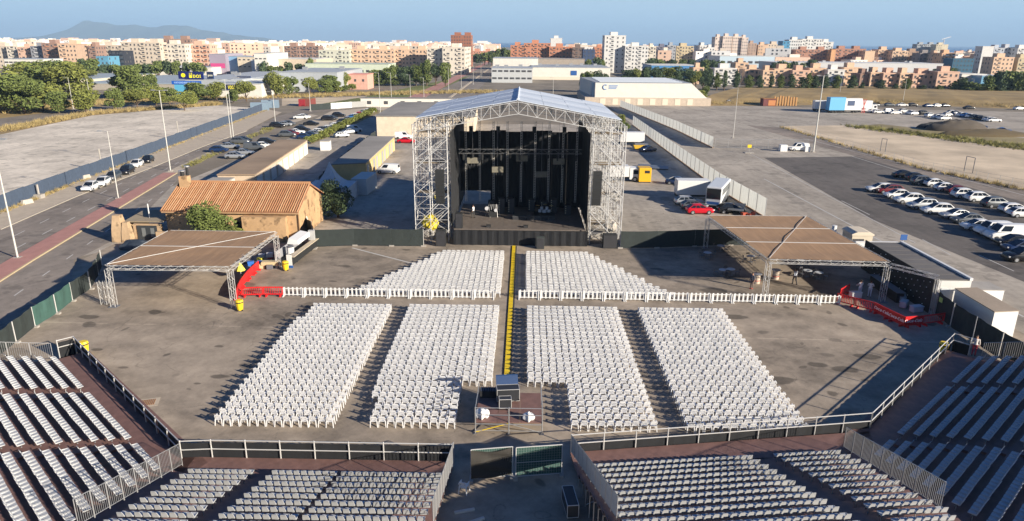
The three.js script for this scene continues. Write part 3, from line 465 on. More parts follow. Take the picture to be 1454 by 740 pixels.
// ---------- gangway gates ----------
{
  const gate = (label, x0, z0, x1, z1, m, cloth) => {
    const t = thing('mesh_gate', label, 'gate'), A = y => [x0, y, z0], B = y => [x1, y, z1], g = G();
    part(t, 'frame', G().bar(A(0), A(2), 0.03, 6).bar(B(0), B(2), 0.03, 6).bar(A(2), B(2), 0.03, 6).bar(A(0.1), B(0.1), 0.025, 6).bar(A(1), B(1), 0.02, 6), tone.alu);
    part(t, 'green_mesh', G().quad([x0, 0.1, z0 - 0.03], [x1, 0.1, z1 - 0.03], [x1, 2, z1 - 0.03], [x0, 2, z0 - 0.03]), m);
    const w = G(); for (let i = 1; i < 18; i++) { const s = i / 18; w.bar([x0 + (x1 - x0) * s, 0.1, z0 + (z1 - z0) * s + 0.02], [x0 + (x1 - x0) * s, 2, z0 + (z1 - z0) * s + 0.02], 0.006, 3); } for (let i = 1; i < 12; i++) w.bar(A(i * 0.165), B(i * 0.165), 0.006, 3); part(t, 'wire_grid', w, tone.galv, true);
    for (const p of [[x0, z0], [x1, z1]]) part(t, 'foot', G().bb(p[0] - 0.12, p[0] + 0.12, 0, 0.14, p[1] - 0.35, p[1] + 0.35), tone.concrete);
    if (cloth) { const c = G(), N = 12, P = (u, v) => { const sag = 0.1 + 0.55 * u * u * (1 - v) * 0 + 0.18 * Math.sin(u * Math.PI); return [x0 + (x1 - x0) * 0.97 * u, 0.15 + (1.88 - sag * 0.6) * v + 0.02 * Math.sin(u * 9), z0 + (z1 - z0) * u + 0.1 + 0.07 * Math.sin(v * 11 + u * 5) * (0.4 + u)]; }; for (let i = 0; i < N; i++) for (let j = 0; j < N; j++) c.quad(P(i / N, j / N), P((i + 1) / N, j / N), P((i + 1) / N, (j + 1) / N), P(i / N, (j + 1) / N)); part(t, 'hanging_cloth', c, M(0.05, 0.045, 0.038, 0.95, { map: T.cloth })); }
  };
  gate('green mesh gate half covered by hanging dark cloth in the gangway', -2.75, -34.1, -0.4, -34.5, tone.greenmesh, true);
  gate('bare green mesh gate across the gangway beside the flight case', -0.2, -34.4, 2.45, -34.8, tone.greenmesh, false);
  for (let i = 0; i < 2; i++) solo('timber_offcut', 'pale timber offcut lying in the gangway near the lone chair', 'timber', G().bb(-0.55, 0.55, 0, 0.1, -0.09, 0.09), M(0.6, 0.55, 0.47, 0.9), -2.9 + i * 0.6, 0.0, -31.3 + i * 0.8, 0.3 + i * 0.2, 'timber offcuts in the gangway');
}
// ---------- dark fences round the arena ----------
function clothFence(label, pts, h, m, postH = h) {
  const t = thing('screen_fence', label, 'fence');
  for (let i = 0; i < pts.length; i++) { const [x, z] = pts[i]; const p = part(t, 'post', G().bar([x, 0, z], [x, postH, z], 0.05, 6), tone.alu); part(p, 'foot', G().bb(x - 0.3, x + 0.3, 0, 0.16, z - 0.15, z + 0.15), tone.concrete); if (i + 1 < pts.length) { const [x2, z2] = pts[i + 1], g = G(), q = 8; for (let j = 0; j < q; j++) { const f = (s, y) => { const w = 0.05 * Math.sin(s * 12 + i * 3) * (y > 0.3 ? 1 : 0.3); return [x + (x2 - x) * s + w * (z2 - z) / 3, y - 0.05 * Math.sin(s * Math.PI) * (y > 1 ? 1 : 0), z + (z2 - z) * s + 0.06 + w * 0.3]; }; for (const [ya, yb] of [[0.08, h / 2], [h / 2, h]]) g.quad(f(j / q, ya), f((j + 1) / q, ya), f((j + 1) / q, yb), f(j / q, yb)); } part(t, 'screen', g, Array.isArray(m) ? m[i % m.length] : m); } }
}
clothFence('fence of dark and green mesh panels along the road beside the grandstand', [[-40.2, -45], [-41, -48.5], [-41.59,-51.75], [-42.21,-54.98], [-42.31,-58.09], [-42.9,-61.3], [-43.16,-64.66], [-44.8,-68.75], [-46.3, -72]], 1.9, [tone.darkmesh, tone.darkmesh, tone.darkmesh, tone.greenmesh, tone.greenmesh, tone.darkmesh, tone.darkmesh]);
clothFence('black mesh fence between the stone house and the stage', [[-25.21,-80.48], [-20.5, -81.3], [-16, -81.3], [-12.1, -81.4]], 2.2, tone.darkmesh);
clothFence('black mesh fence running back from the drinks trailer to the house', [[-25.21,-80.48], [-26.6, -84.2], [-28.2, -86.5]], 2.3, tone.darkmesh);
clothFence('black mesh fence between the stage and the bar canopy', [[12.0, -81.6], [16.5, -81.9], [21.3, -82.8], [26, -83.6], [31, -84], [36, -84.2]], 2.2, tone.darkmesh);
clothFence('black fence behind the shaded grandstand and the bar barriers', [[38.7, -61.3], [38.3, -58], [38.3, -54.8], [38.4, -51.6], [38.9, -48.4]], 2.3, tone.darkmesh);

// ---------- people ----------
function person(label, x, y, z, turn, J, col) { // J: joints with radii, one continuous skin
  const N = 60, S = 1.05, mc = new MarchingCubes(N, new THREE.MeshBasicMaterial(), false, false, 40000); mc.isolation = 0;
  const B = [];
  const bone = (a, b, ra, rb) => B.push([a, b, ra, rb]);
  bone([0, 1.0, 0], [0, 1.36, 0.01], 0.125, 0.15); bone([-0.15, 1.4, 0], [0.15, 1.4, 0], 0.075, 0.075); bone([-0.08, 0.95, 0], [0.08, 0.95, 0], 0.12, 0.12); bone([0, 1.42, 0], [0, 1.54, 0.01], 0.06, 0.055); bone([0, 1.6, -0.015], [0, 1.69, 0.005], 0.088, 0.092); bone([0, 1.61, -0.1], [0, 1.595, -0.12], 0.018, 0.018);
  for (const s of [-1, 1]) { const q = J[s < 0 ? 'l' : 'r']; bone([s * 0.19, 1.4, 0], q.e, 0.056, 0.043); bone(q.e, q.h, 0.043, 0.032); bone(q.h, [q.h[0], q.h[1] - 0.1, q.h[2] - 0.02], 0.036, 0.022); bone([q.h[0] - s * 0.03, q.h[1] - 0.02, q.h[2]], [q.h[0] - s * 0.045, q.h[1] - 0.07, q.h[2] - 0.03], 0.014, 0.012); bone([s * 0.1, 0.92, 0], q.k, 0.095, 0.062); bone(q.k, q.f, 0.062, 0.045); bone(q.f, [q.f[0], 0.04, q.f[2] - 0.15], 0.045, 0.035); }
  const sz = mc.size, half = sz / 2;
  for (let k = 0; k < sz; k++) for (let j = 0; j < sz; j++) for (let i = 0; i < sz; i++) {
    const px = (i - half) / half * S * 0.6, py = (j - half) / half * S + 0.92, pz = (k - half) / half * S * 0.6; let D = 9;
    for (const [a, b, ra, rb] of B) { const bx = b[0] - a[0], by = b[1] - a[1], bz = b[2] - a[2], qx = px - a[0], qy = py - a[1], qz = pz - a[2], t = Math.max(0, Math.min(1, (qx * bx + qy * by + qz * bz) / (bx * bx + by * by + bz * bz + 1e-9))), d = Math.hypot(qx - bx * t, qy - by * t, qz - bz * t) - ra - (rb - ra) * t, h = Math.max(0.035 - Math.abs(D - d), 0) / 0.035; D = Math.min(D, d) - h * h * 0.035 / 4; }
    mc.field[k * sz * sz + j * sz + i] = -D;
  }
  mc.update(); const n = mc.count, P = new Float32Array(n * 3), Nn = new Float32Array(n * 3), C = new Float32Array(n * 3);
  for (let i = 0; i < n; i++) {
    const X = mc.positionArray[i * 3] * S * 0.6, Y = mc.positionArray[i * 3 + 1] * S + 0.92, Z = mc.positionArray[i * 3 + 2] * S * 0.6; P.set([X, Y, Z], i * 3); Nn.set([mc.normalArray[i * 3], mc.normalArray[i * 3 + 1], mc.normalArray[i * 3 + 2]], i * 3);
    let c = col.skin; if (Y < 0.09) c = col.shoe; else if (Y < 0.98 && Math.abs(X) < 0.27 - 0.06 * (Y > 0.7 ? 1 : 0)) c = col.legs; else if (Y < 1.47 && Y > 0.97 && Math.abs(X) < 0.3) c = col.top; else if (Y > 1.66 || (Y > 1.56 && Z > 0.03)) c = col.hair;
    C.set(c, i * 3);
  }
  const g = new THREE.BufferGeometry(); g.setAttribute('position', new THREE.BufferAttribute(P, 3)); g.setAttribute('normal', new THREE.BufferAttribute(Nn, 3)); g.setAttribute('color', new THREE.BufferAttribute(C, 3));
  g.deleteAttribute('normal'); g.computeVertexNormals();
  const m = M(1, 1, 1, 0.85, { vertexColors: true }); solo('person', label, 'person', g, m, x, y, z, turn);
}
{
  const stand = { l: { e: [-0.26, 1.13, 0.03], h: [-0.27, 0.88, -0.05], k: [-0.1, 0.5, -0.02], f: [-0.11, 0.06, 0.02] }, r: { e: [0.26, 1.13, 0.03], h: [0.27, 0.88, -0.05], k: [0.1, 0.5, -0.02], f: [0.11, 0.06, 0.02] } };
  const walk = { l: { e: [-0.25, 1.13, 0.1], h: [-0.26, 0.92, -0.04], k: [-0.1, 0.52, -0.16], f: [-0.1, 0.08, -0.14] }, r: { e: [0.25, 1.13, -0.06], h: [0.24, 0.95, -0.24], k: [0.1, 0.5, 0.05], f: [0.1, 0.08, 0.26] } };
  const reach = { l: { e: [-0.28, 1.2, -0.12], h: [-0.2, 1.12, -0.36], k: [-0.1, 0.5, -0.02], f: [-0.12, 0.06, 0.02] }, r: { e: [0.28, 1.18, -0.1], h: [0.16, 1.08, -0.34], k: [0.1, 0.5, -0.02], f: [0.12, 0.06, 0.02] } };
  const skin = [0.42, 0.24, 0.16], hair = [0.03, 0.02, 0.015], shoe = [0.03, 0.03, 0.03], W = [0.75, 0.75, 0.75];
  person('person in a pale shirt and dark trousers walking under the bar canopy', 28.55, 0, -69.06, 0.4, walk, { skin, hair, shoe, top: [0.5, 0.52, 0.58], legs: [0.05, 0.05, 0.06] });
  person('person in a dark striped top and red shoes beside the barrel table', 23.61, 0, -67.55, 2.2, stand, { skin, hair, shoe: [0.4, 0.05, 0.04], top: [0.1, 0.11, 0.14], legs: [0.2, 0.14, 0.12] });
  person('person in white behind the red barriers, facing the bar', 33.75, 0, -65.68, 0.2, reach, { skin, hair, shoe, top: W, legs: [0.6, 0.62, 0.66] });
  person('person in white behind the red barriers, leaning to a cool box', 34.65, 0, -65.51, -0.5, reach, { skin, hair, shoe, top: W, legs: [0.55, 0.57, 0.62] });
  person('person in white at the left wing of the stage', -6.58, 1.6, -89.86, 1.2, walk, { skin, hair, shoe, top: W, legs: [0.05, 0.05, 0.05] });
  person('person in red trousers at the bar-end steps of the shaded stand', 35.97, 0.5, -50.98, 2.6, stand, { skin, hair, shoe, top: [0.6, 0.55, 0.52], legs: [0.35, 0.03, 0.05] });
}
// ---------- tables and chairs under the bar canopy ----------
{
  const disc = (r, y0, y1, n = 16) => G().loft([y0, y1].map(y => { const q = []; for (let i = 0; i < n; i++) q.push([Math.cos(i / n * 6.283) * r, y, -Math.sin(i / n * 6.283) * r]); return q; }));
  const top = disc(0.46, 0.71, 0.74).build(), stem = G().bar([0, 0.03, 0], [0, 0.71, 0], 0.035, 8).build(), base = disc(0.26, 0, 0.03).build();
  const mTop = M(0.5, 0.52, 0.55, 0.3), cs = RoundedBoxGeometry && new RoundedBoxGeometry(0.42, 0.03, 0.42, 1, 0.012), cb = G().bar([-0.2, 0.45, 0.2], [-0.19, 0.84, 0.26], 0.014).bar([0.2, 0.45, 0.2], [0.19, 0.84, 0.26], 0.014).bb(-0.2, 0.2, 0.68, 0.84, 0.235, 0.255).build(), lg = G().bar([0, 0, 0], [0, 0.45, 0], 0.015).build(), mC = M(0.1, 0.1, 0.11, 0.4, { metalness: 0.4 });
  const table = (x, z, n, a, where) => {
    const t = thing('cafe_table', 'round pale cafe table ' + where, 'table', x, 0, z, 0); part(t, 'table_top', top, mTop); part(t, 'stem', stem, tone.steel); part(t, 'base', base, tone.steel);
    for (let i = 0; i < n; i++) { const b = a + i * 6.283 / n, c = thing('cafe_chair', 'dark cafe chair at the table ' + where, 'chair', x + Math.sin(b) * 0.72, 0, z + Math.cos(b) * 0.72, b, 'cafe chairs ' + where); const s = part(c, 'seat', cs, mC); s.position.y = 0.45; part(c, 'backrest', cb, mC); for (const [lx, lz] of [[-0.19, -0.19], [0.19, -0.19], [-0.19, 0.19], [0.19, 0.19]]) { const l = part(c, 'leg', lg, mC); l.position.set(lx, 0, lz); } }
  };
  table(21.65,-77.92, 4, 0.3, 'just outside the canopy leg by the black fence'); table(24.01,-80.89, 4, 0.8, 'at the back near the black fence'); table(26.38,-76.77, 4, 0.1, 'in the strip of sun under the bar canopy'); table(21.73,-71.52, 3, 0.5, 'in the shadow outside the bar canopy'); table(22.64,-71.8, 3, 1.4, 'paired in the shadow outside the bar canopy'); table(30.88,-71.67, 4, 0.4, 'deep under the bar canopy beyond the walking person'); table(31.83,-71, 4, 1.0, 'deep under the canopy nearest the starry bar'); table(31.53,-75.4, 3, 0.7, 'at the canopy back under the beam');
  const barrel = (x, z, where) => { const t = thing('barrel_table', 'upright pale drum used as a bar table ' + where, 'drum table', x, 0, z, 0); part(t, 'drum', disc(0.34, 0, 1.0, 14), M(0.6, 0.5, 0.4, 0.5, { map: T.paint })); part(t, 'drum_top', disc(0.48, 1.003, 1.04, 16), mTop); part(t, 'hoop', disc(0.36, 0.3, 0.36, 14), tone.red); };
  barrel(24.68,-69.34, 'beside the person with red shoes'); barrel(27.17,-70.81, 'by the canopy truss leg');
}
// ---------- bar units on the right ----------
{
  const t = thing('bar_container', 'long white bar cabin with grey ribbed roof behind the starry curtain', 'cabin'), x0 = 39.2, x1 = 42.2, z0 = -75, z1 = -62.2, h = 2.95;
  part(t, 'wall', G().bb(x0, x1, 0, h, z0, z1), M(0.72, 0.71, 0.68, 0.5, { map: T.paint }));
  for (let i = 0; i < 16; i++) part(t, 'roof_rib', G().bb(x0 - 0.9, x1 - 0.2, h + 0.05 + 0.01 * (i % 2), h + 0.1 + 0.015 * (i % 2), z0 + i * 0.8, z0 + i * 0.8 + 0.76), M(0.24, 0.22, 0.2, 0.7, { map: T.dirt }));
  part(t, 'roof_edge', G().bb(x1 - 0.2, x1 + 0.1, h + 0.02, h + 0.28, z0, z1), tone.white); part(t, 'door', G().bb(x0 + 0.3, x0 + 1.2, 0.1, 2.2, z1 + 0.004, z1 + 0.05), M(0.55, 0.58, 0.6, 0.5)); part(t, 'vent', G().bb(x1 - 0.9, x1 - 0.5, 0.6, 2.2, z1 + 0.004, z1 + 0.04), tone.steel);
  const c = thing('starry_curtain', 'black curtain wall dotted with small white lights beside the bar', 'curtain'); part(c, 'curtain', G().bb(38.2, 38.26, 0, 3.3, -75, -61.4), tone.black);
  const bulb = new THREE.IcosahedronGeometry(0.045, 1), mB = M(0.85, 0.85, 0.85, 0.4); for (let i = 0; i < 64; i++) { const b = part(c, 'bulb', bulb, mB); b.position.set(38.17, 0.3 + 2.8 * ((i * 0.618) % 1), -74.5 + 12.8 * (i / 64)); }
  const f = thing('truss_goalpost', 'silver truss goalpost at the corner of the starry bar', 'truss'); part(f, 'beam', trussBar(G(), [35.5, 3.75, -64.3], [38.4, 3.6, -61.2], 0.36), tone.alu); part(f, 'post', trussBar(G(), [38.4, 0, -61.1], [38.4, 3.45, -61.1], 0.34), tone.alu);
  const b = thing('bar_counter', 'low dark bar counter behind the red barriers', 'counter', 36.9, 0, -66.5); part(b, 'counter_body', G().bb(-0.35, 0.35, 0, 1, -3, 2.5), tone.black); part(b, 'counter_top', G().bb(-0.45, 0.45, 1.003, 1.05, -3.1, 2.6), tone.steel);
  const cool = (label, x, z, m, r) => { const k = thing('cool_box', label, 'cool box', x, 0, z, r); part(k, 'tub', new RoundedBoxGeometry(1.1, 0.5, 0.6, 2, 0.08).translate(0, 0.3, 0), m); part(k, 'lid', new RoundedBoxGeometry(1.14, 0.1, 0.64, 2, 0.04).translate(0, 0.61, 0), m); };
  cool('pale plastic tub on the floor of the starry bar', 37.2, -61.6, M(0.55, 0.58, 0.62, 0.5), 0.2); cool('long pale cool box before the starry curtain', 36.7, -62.9, M(0.45, 0.47, 0.5, 0.5), 0.9); cool('white cool box beside the bar staff', 33.14,-65.25, tone.white, 0.1); cool('grey cool box against the starry curtain', 37.3, -64.4, M(0.3, 0.32, 0.34, 0.5), 1.2);
  const w = thing('white_container', 'white storage container with dusty brown roof behind the black fence', 'container'), X0 = 41.1, X1 = 43.4, Z0 = -62, Z1 = -55.3;
  part(w, 'wall', G().prism([[40.05,-61], [42.13,-61.28], [42.17,-55.54], [40,-55.3]], 0.02, 2.55), M(0.74, 0.73, 0.71, 0.5, { map: T.paint })); part(w, 'roof', G().prism([[40.04,-61.1], [42.24,-61.38], [42.23,-55.55], [39.92,-55.22]], 2.553, 2.63), M(0.5, 0.4, 0.3, 0.9, { map: T.dirt }));
  const wc = thing('white_unit', 'low white machine box beyond the white storage container', 'machine', 45.2, 0, -65); part(wc, 'casing', G().bb(-1.4, 1.4, 0, 1.5, -1.2, 1.2), tone.white); part(wc, 'cover', G().bb(-1.45, 1.45, 1.503, 1.56, -1.25, 1.25), tone.concrete);
  const k = thing('ticket_booth', 'cream booth with dark serving hatch behind the bar canopy', 'booth', 40.2, 0, -81); part(k, 'wall', G().bb(-1.2, 1.2, 0, 2.5, -1.3, 1.3), M(0.66, 0.58, 0.45, 0.7, { map: T.paint })); part(k, 'roof', G().profile([[-1.3, 2.503], [1.3, 2.503], [1.3, 2.7], [0.7, 2.95], [-0.7, 2.95], [-1.3, 2.7]], -1.4, 1.4), M(0.62, 0.54, 0.42, 0.7)); part(k, 'hatch', G().bb(-1.1, 0.2, 1.3, 2.1, 1.304, 1.34), tone.win);
  const v = thing('generator', 'dark grey generator with blue top beside the cream booth', 'generator', 37.3, 0, -82.5); part(v, 'casing', G().bb(-1.3, 1.3, 0.15, 1.9, -1.2, 1.2), M(0.16, 0.18, 0.2, 0.6, { map: T.metal })); part(v, 'top_cover', G().bb(-0.6, 1.2, 1.903, 2.05, -1, 1), M(0.06, 0.2, 0.45, 0.5)); part(v, 'exhaust', G().bar([0.9, 2.05, -0.4], [0.9, 2.9, -0.4], 0.28, 8), tone.white);
  const wl = thing('low_wall', 'short white wall panel behind the bar cabin', 'wall'); part(wl, 'panel', G().bb(38.8, 43.6, 0, 2.1, -78.4, -78.2), tone.white); part(wl, 'capping', G().bb(38.75, 43.65, 2.103, 2.2, -78.45, -78.15), tone.white);
  const sg = thing('small_sign', 'small dark blue sign on a post behind the bar cabin', 'sign'); sg.position.set(47.15, 0, -83.45); part(sg, 'board', G().bb(-0.4, 0.4, 1.0, 1.7, -0.03, 0.03), tone.blue); part(sg, 'post', G().bar([0, 0, 0], [0, 1, 0], 0.04, 6), tone.alu);
  const ex = solo('exit_sign', 'small green and yellow sign hung on the black fence by the bar', 'sign', G().bb(-0.25, 0.25, 0, 0.45, -0.015, 0.015), M(0.4, 0.55, 0.15, 0.6), 38.42, 1.55, -60.2, 1.57);
}
// ---------- drinks trailer and clutter on the left ----------
{
  const t = thing('drinks_trailer', 'cluttered catering trailer with white hood and cream counter near the stone house', 'trailer', -26.2, 0, -76.3, -0.07);
  part(t, 'chassis', G().bb(-0.9, 0.9, 0.35, 0.55, -4.4, 3.6), tone.black); part(t, 'counter_side', G().bb(0.92, 1.0, 0.15, 1.05, -4.2, 3.4), tone.black);
  for (let i = 0; i < 4; i++) part(t, 'counter_board', G().bb(0.6, 1.25, 1.05 + 0.01 * i, 1.12 + 0.01 * i, -4.3 + i * 1.95, -2.4 + i * 1.95), M(0.62, 0.52, 0.38, 0.7, { map: T.paint }));
  part(t, 'hood', G().profile([[-0.85, 1.6], [0.5, 1.6], [0.45, 2.1], [-0.6, 2.3]], -3.4, 0.2), M(0.72, 0.72, 0.72, 0.4)); part(t, 'back_wall', G().bb(-0.92, -0.86, 0.55, 1.6, -4.3, 3.5), M(0.3, 0.3, 0.32, 0.5)); part(t, 'tank', G().bar([0.1, 0.56, 1.6], [0.1, 1.7, 1.6], 0.4, 12), tone.white); part(t, 'tank_lid', G().bar([0.1, 1.7, 1.6], [0.1, 1.8, 1.6], 0.42, 12), tone.steel); part(t, 'sign_panel', G().bb(0.55, 1.15, 0, 1.5, 3.85, 3.9), tone.white); part(t, 'sign_foot', G().bb(0.5, 1.2, 0, 0.28, 3.8, 3.96), tone.blue);
  for (const z of [-2.6, 1.8]) for (const s of [-0.8, 0.8]) part(t, 'wheel', G().bar([s - 0.1, 0.3, z], [s + 0.1, 0.3, z], 0.3, 12), tone.tyre);
  const cols = [M(0.03, 0.14, 0.5, 0.5), M(0.5, 0.06, 0.06, 0.5), M(0.6, 0.5, 0.3, 0.6), tone.white, M(0.1, 0.1, 0.12, 0.5), M(0.6, 0.55, 0.05, 0.5)], nm = ['blue', 'red', 'straw-coloured', 'white', 'black', 'yellow'];
  const crate = new RoundedBoxGeometry(0.7, 0.5, 0.5, 1, 0.05).translate(0, 0.25, 0);
  [[-30.2, -73, 0, 0], [-29.2, -73.2, 0, 0], [-28.6, -74.6, 1, 3], [-28, -73.4, 0, 2], [-29.6, -74.4, 0, 5], [-28.9, -75.6, 0, 1], [-27.7, -71.9, 0, 4], [-28.6, -72.1, 0, 2], [-31, -73.8, 0, 4], [-30, -75.8, 0, 3], [-31.8, -74.8, 0, 4], [-27.9, -75.4, 0, 4]].forEach(([x, z, y, c]) => solo('supply_crate', nm[c] + ' supply crate in the clutter under the road-side canopy', 'crate', crate, cols[c], x, y ? 0.52 : 0, z, rr(-0.5, 0.5), 'crates under the road-side canopy'));
  const tb = thing('trestle_table', 'trestle table draped in straw cloth under the road-side canopy', 'table', -27.7, 0, -72.3, 0.1); part(tb, 'top', G().bb(-0.9, 0.9, 0.72, 0.76, -0.4, 0.4), M(0.55, 0.45, 0.28, 0.9)); part(tb, 'cloth', G().bb(-0.92, 0.92, 0.4, 0.719, 0.41, 0.43), M(0.5, 0.42, 0.25, 0.9)); for (const s of [-0.8, 0.8]) part(tb, 'leg', G().bb(s - 0.03, s + 0.03, 0, 0.72, -0.35, 0.35), tone.steel);
  const um = thing('folded_parasol', 'yellow folded parasol by the red barriers under the canopy', 'parasol', -29.29, 0, -68.03); part(um, 'canopy', G().bar([0, 1.1, 0], [0, 1.9, 0], 0.5, 8, 0.08), M(0.7, 0.6, 0.1, 0.7)); part(um, 'pole', G().bar([0, 0, 0], [0, 2.05, 0], 0.03, 6), tone.alu);
  const el = thing('distribution_cabinet', 'grey electrical cabinet on a pole where the black fences meet', 'cabinet', -25.29, 0, -79.87); part(el, 'cabinet', G().bb(-0.35, 0.35, 1.1, 2.3, -0.2, 0.2), M(0.4, 0.4, 0.4, 0.5)); part(el, 'post', G().bar([0, 0.1, 0], [0, 1.1, 0], 0.06, 6), tone.steel); part(el, 'foot', G().bb(-0.5, 0.5, 0, 0.1, -0.4, 0.4), tone.concrete);
}

// ---------- the stage ----------
const H1 = 1.6;
{
  const t = thing('concert_stage', 'large open-air stage with pale gabled roof on scaffold towers', 'stage');
  for (let i = 0; i < 8; i++) for (let j = 0; j < 3; j++) part(t, 'deck_panel', G().bb(-8.6 + i * 2.06, -6.55 + i * 2.06, H1 - 0.12, H1, -84 - j * 4.66 - 4.64, -84 - j * 4.66), M(0.2, 0.165, 0.14, 0.75, { map: T.ply }));
  for (let i = 0; i < 7; i++) { const g = G(), x0 = -8.5 + i * 2.36, q = 8; for (let k = 0; k < q; k++) { const f = (s, y) => [x0 + 2.36 * s, y, -82.25 + 0.05 * Math.sin(s * 14 + i)]; g.quad(f(k / q, 0.02), f((k + 1) / q, 0.02), f((k + 1) / q, 1.85), f(k / q, 1.85)); } part(t, 'front_skirt', g, tone.drape); }
  part(t, 'pit_deck', G().bb(-8.5, 8, H1 - 0.2, H1 - 0.12, -84, -82.3), tone.black);
  // roof: panels over purlins, gable lattice at both ends
  const xr = -0.75, yr = 17.45, ye = 15.25, zf = -83.1, zb = -105.8, xl = -12.9, xR = 11.6, mR = [M(0.6, 0.66, 0.74, 0.5, { map: T.metal }), M(0.52, 0.58, 0.66, 0.5, { map: T.metal }), M(0.66, 0.71, 0.78, 0.5, { map: T.metal })];
  for (const [xe, sgn] of [[xl, -1], [xR, 1]]) {
    const NS = 4, NZ = 7;
    for (let i = 0; i < NS; i++) for (let j = 0; j < NZ; j++) {
      const u0 = i / NS, u1 = (i + 1) / NS - 0.003, za = zf + (zb - zf) * j / NZ, zc = zf + (zb - zf) * (j + 1) / NZ + 0.03, P = (u, z, o) => [xr + (xe - xr) * u, yr + (ye - yr) * u + o, z], o = 0.02 * ((i + j) % 2);
      const b = sgn > 0 ? [[u0, za], [u1, za], [u1, zc], [u0, zc]] : [[u1, za], [u0, za], [u0, zc], [u1, zc]];
      part(t, 'roof_panel', G().hex([...b.map(q => P(q[0], q[1], o)), ...b.map(q => P(q[0], q[1], o + 0.08))]), mR[(i * 3 + j) % 3]);
    }
  }
  part(t, 'ridge_cap', G().bar([xr, yr + 0.13, zf], [xr, yr + 0.13, zb], 0.14, 6), mR[2]);
  for (const z of [zf - 0.05 + 0.3, zf - 5.5, zf - 11, zf - 16.5, zb + 0.3]) { // gable trusses
    const g = G(), N = 22, top = x => x < xr ? ye + (yr - ye) * (x - xl) / (xr - xl) : ye + (yr - ye) * (xR - x) / (xR - xr), low = x => top(x) - 1.5;
    for (let i = 0; i < N; i++) { const a = xl + 0.2 + (xR - xl - 0.4) * i / N, b = xl + 0.2 + (xR - xl - 0.4) * (i + 1) / N; g.bar([a, top(a) - 0.12, z], [b, top(b) - 0.12, z], 0.045).bar([a, low(a), z], [b, low(b), z], 0.045).bar([a, top(a) - 0.12, z], [a, low(a), z], 0.035); i % 2 ? g.bar([a, low(a), z], [b, top(b) - 0.12, z], 0.035) : g.bar([a, top(a) - 0.12, z], [b, low(b), z], 0.035); }
    part(t, 'gable_truss', g, tone.alu);
  }
  { const g = G(), N = 12, at = (u, z, d) => { const x = xl + (xR - xl) * u, y = x < xr ? ye + (yr - ye) * (x - xl) / (xr - xl) : ye + (yr - ye) * (xR - x) / (xR - xr); return [x, y - d, z]; };
    for (let i = 0; i <= N; i++) { g.bar(at(0.01 + 0.98 * i / N, zf, 0.18), at(0.01 + 0.98 * i / N, zb, 0.18), 0.04); for (let j = 0; j < 8; j++) { const z = zf + (zb - zf) * j / 8, z2 = zf + (zb - zf) * (j + 1) / 8; g.bar(at(0.01 + 0.98 * i / N, z, 0.18), at(0.01 + 0.98 * i / N, z2, 1.5), 0.028).bar(at(0.01 + 0.98 * i / N, z2, 1.5), at(0.01 + 0.98 * i / N, z2, 0.18), 0.028); } }
    part(t, 'purlins', g, tone.galv, true); }
  // scaffold towers left and right
  const tower = (xs, mirror) => {
    const g = G(), zs = [-83.3, -85.3, -87.8, -90.5, -94, -98, -102, -105.5], Y = 14.6, st = 1.45, n = Math.floor(Y / st);
    for (const x of xs) for (const z of zs) part(t, 'standard', G().bar([x, 0, z], [x, Y, z], 0.055, 5), tone.alu);
    for (let k = 1; k <= n; k++) { const y = k * st; for (const x of xs) g.bar([x, y, zs[0]], [x, y, zs[zs.length - 1]], 0.032); for (const z of zs) g.bar([xs[0], y, z], [xs[xs.length - 1], y, z], 0.032); }
    for (let k = 0; k < n; k++) { const y = k * st, y2 = y + st; for (let i = 0; i + 1 < xs.length; i++) for (const z of zs) { (k + i) % 2 ? g.bar([xs[i], y, z], [xs[i + 1], y2, z], 0.03) : g.bar([xs[i + 1], y, z], [xs[i], y2, z], 0.03); } for (let j = 0; j + 1 < zs.length; j++) for (const x of xs) (k + j) % 2 ? g.bar([x, y, zs[j]], [x, y2, zs[j + 1]], 0.03) : g.bar([x, y2, zs[j]], [x, y, zs[j + 1]], 0.03); for (const x of xs) for (let j = 0; j + 1 < zs.length; j++) if ((k + j) % 3 === 0) g.bar([x, y, (zs[j] + zs[j + 1]) / 2], [x, y2, (zs[j] + zs[j + 1]) / 2], 0.03); }
    part(t, 'scaffold_bracing', g, tone.alu, true);
    const d = G(), xi = mirror ? xs[0] : xs[xs.length - 1], xo = mirror ? xs[xs.length - 1] : xs[0]; // long raking braces
    for (const [ya, yb] of [[0, 4], [2, 6], [6, 9.5], [9, 12.8], [11.5, 14.6]]) d.bar([xo, ya, -83.2], [xi, yb, -83.2], 0.055).bar([xo, ya + 0.15, -85.3], [xi, yb + 0.15, -85.3], 0.05);
    part(t, 'raking_brace', d, tone.alu);
    for (let y = 1.95; y < Y; y += 3.8) part(t, 'scaffold_board', G().bb(Math.min(...xs) + 0.05, Math.max(...xs) - 0.05, y, y + 0.05, -87.6, -85.5), M(0.28, 0.22, 0.15, 0.9));
    const q = G(); for (let i = 0; i < 14; i++) { const f = (s, y) => [xi + (mirror ? -0.25 : 0.25) + 0.06 * Math.sin(s * 40), y, -84.6 - 20 * s]; q.quad(f(i / 14, H1), f((i + 1) / 14, H1), f((i + 1) / 14, 13.4), f(i / 14, 13.4)); } part(t, 'side_drape', q, tone.drape);
    part(t, 'ballast_tank', G().bb(Math.min(...xs) + 0.3, Math.max(...xs) - 0.6, 0, 1, -86.8, -85.6), tone.concrete);
  };
  tower([-13.3, -11.4, -9.2], false); tower([8.35, 10.5, 12.2], true);
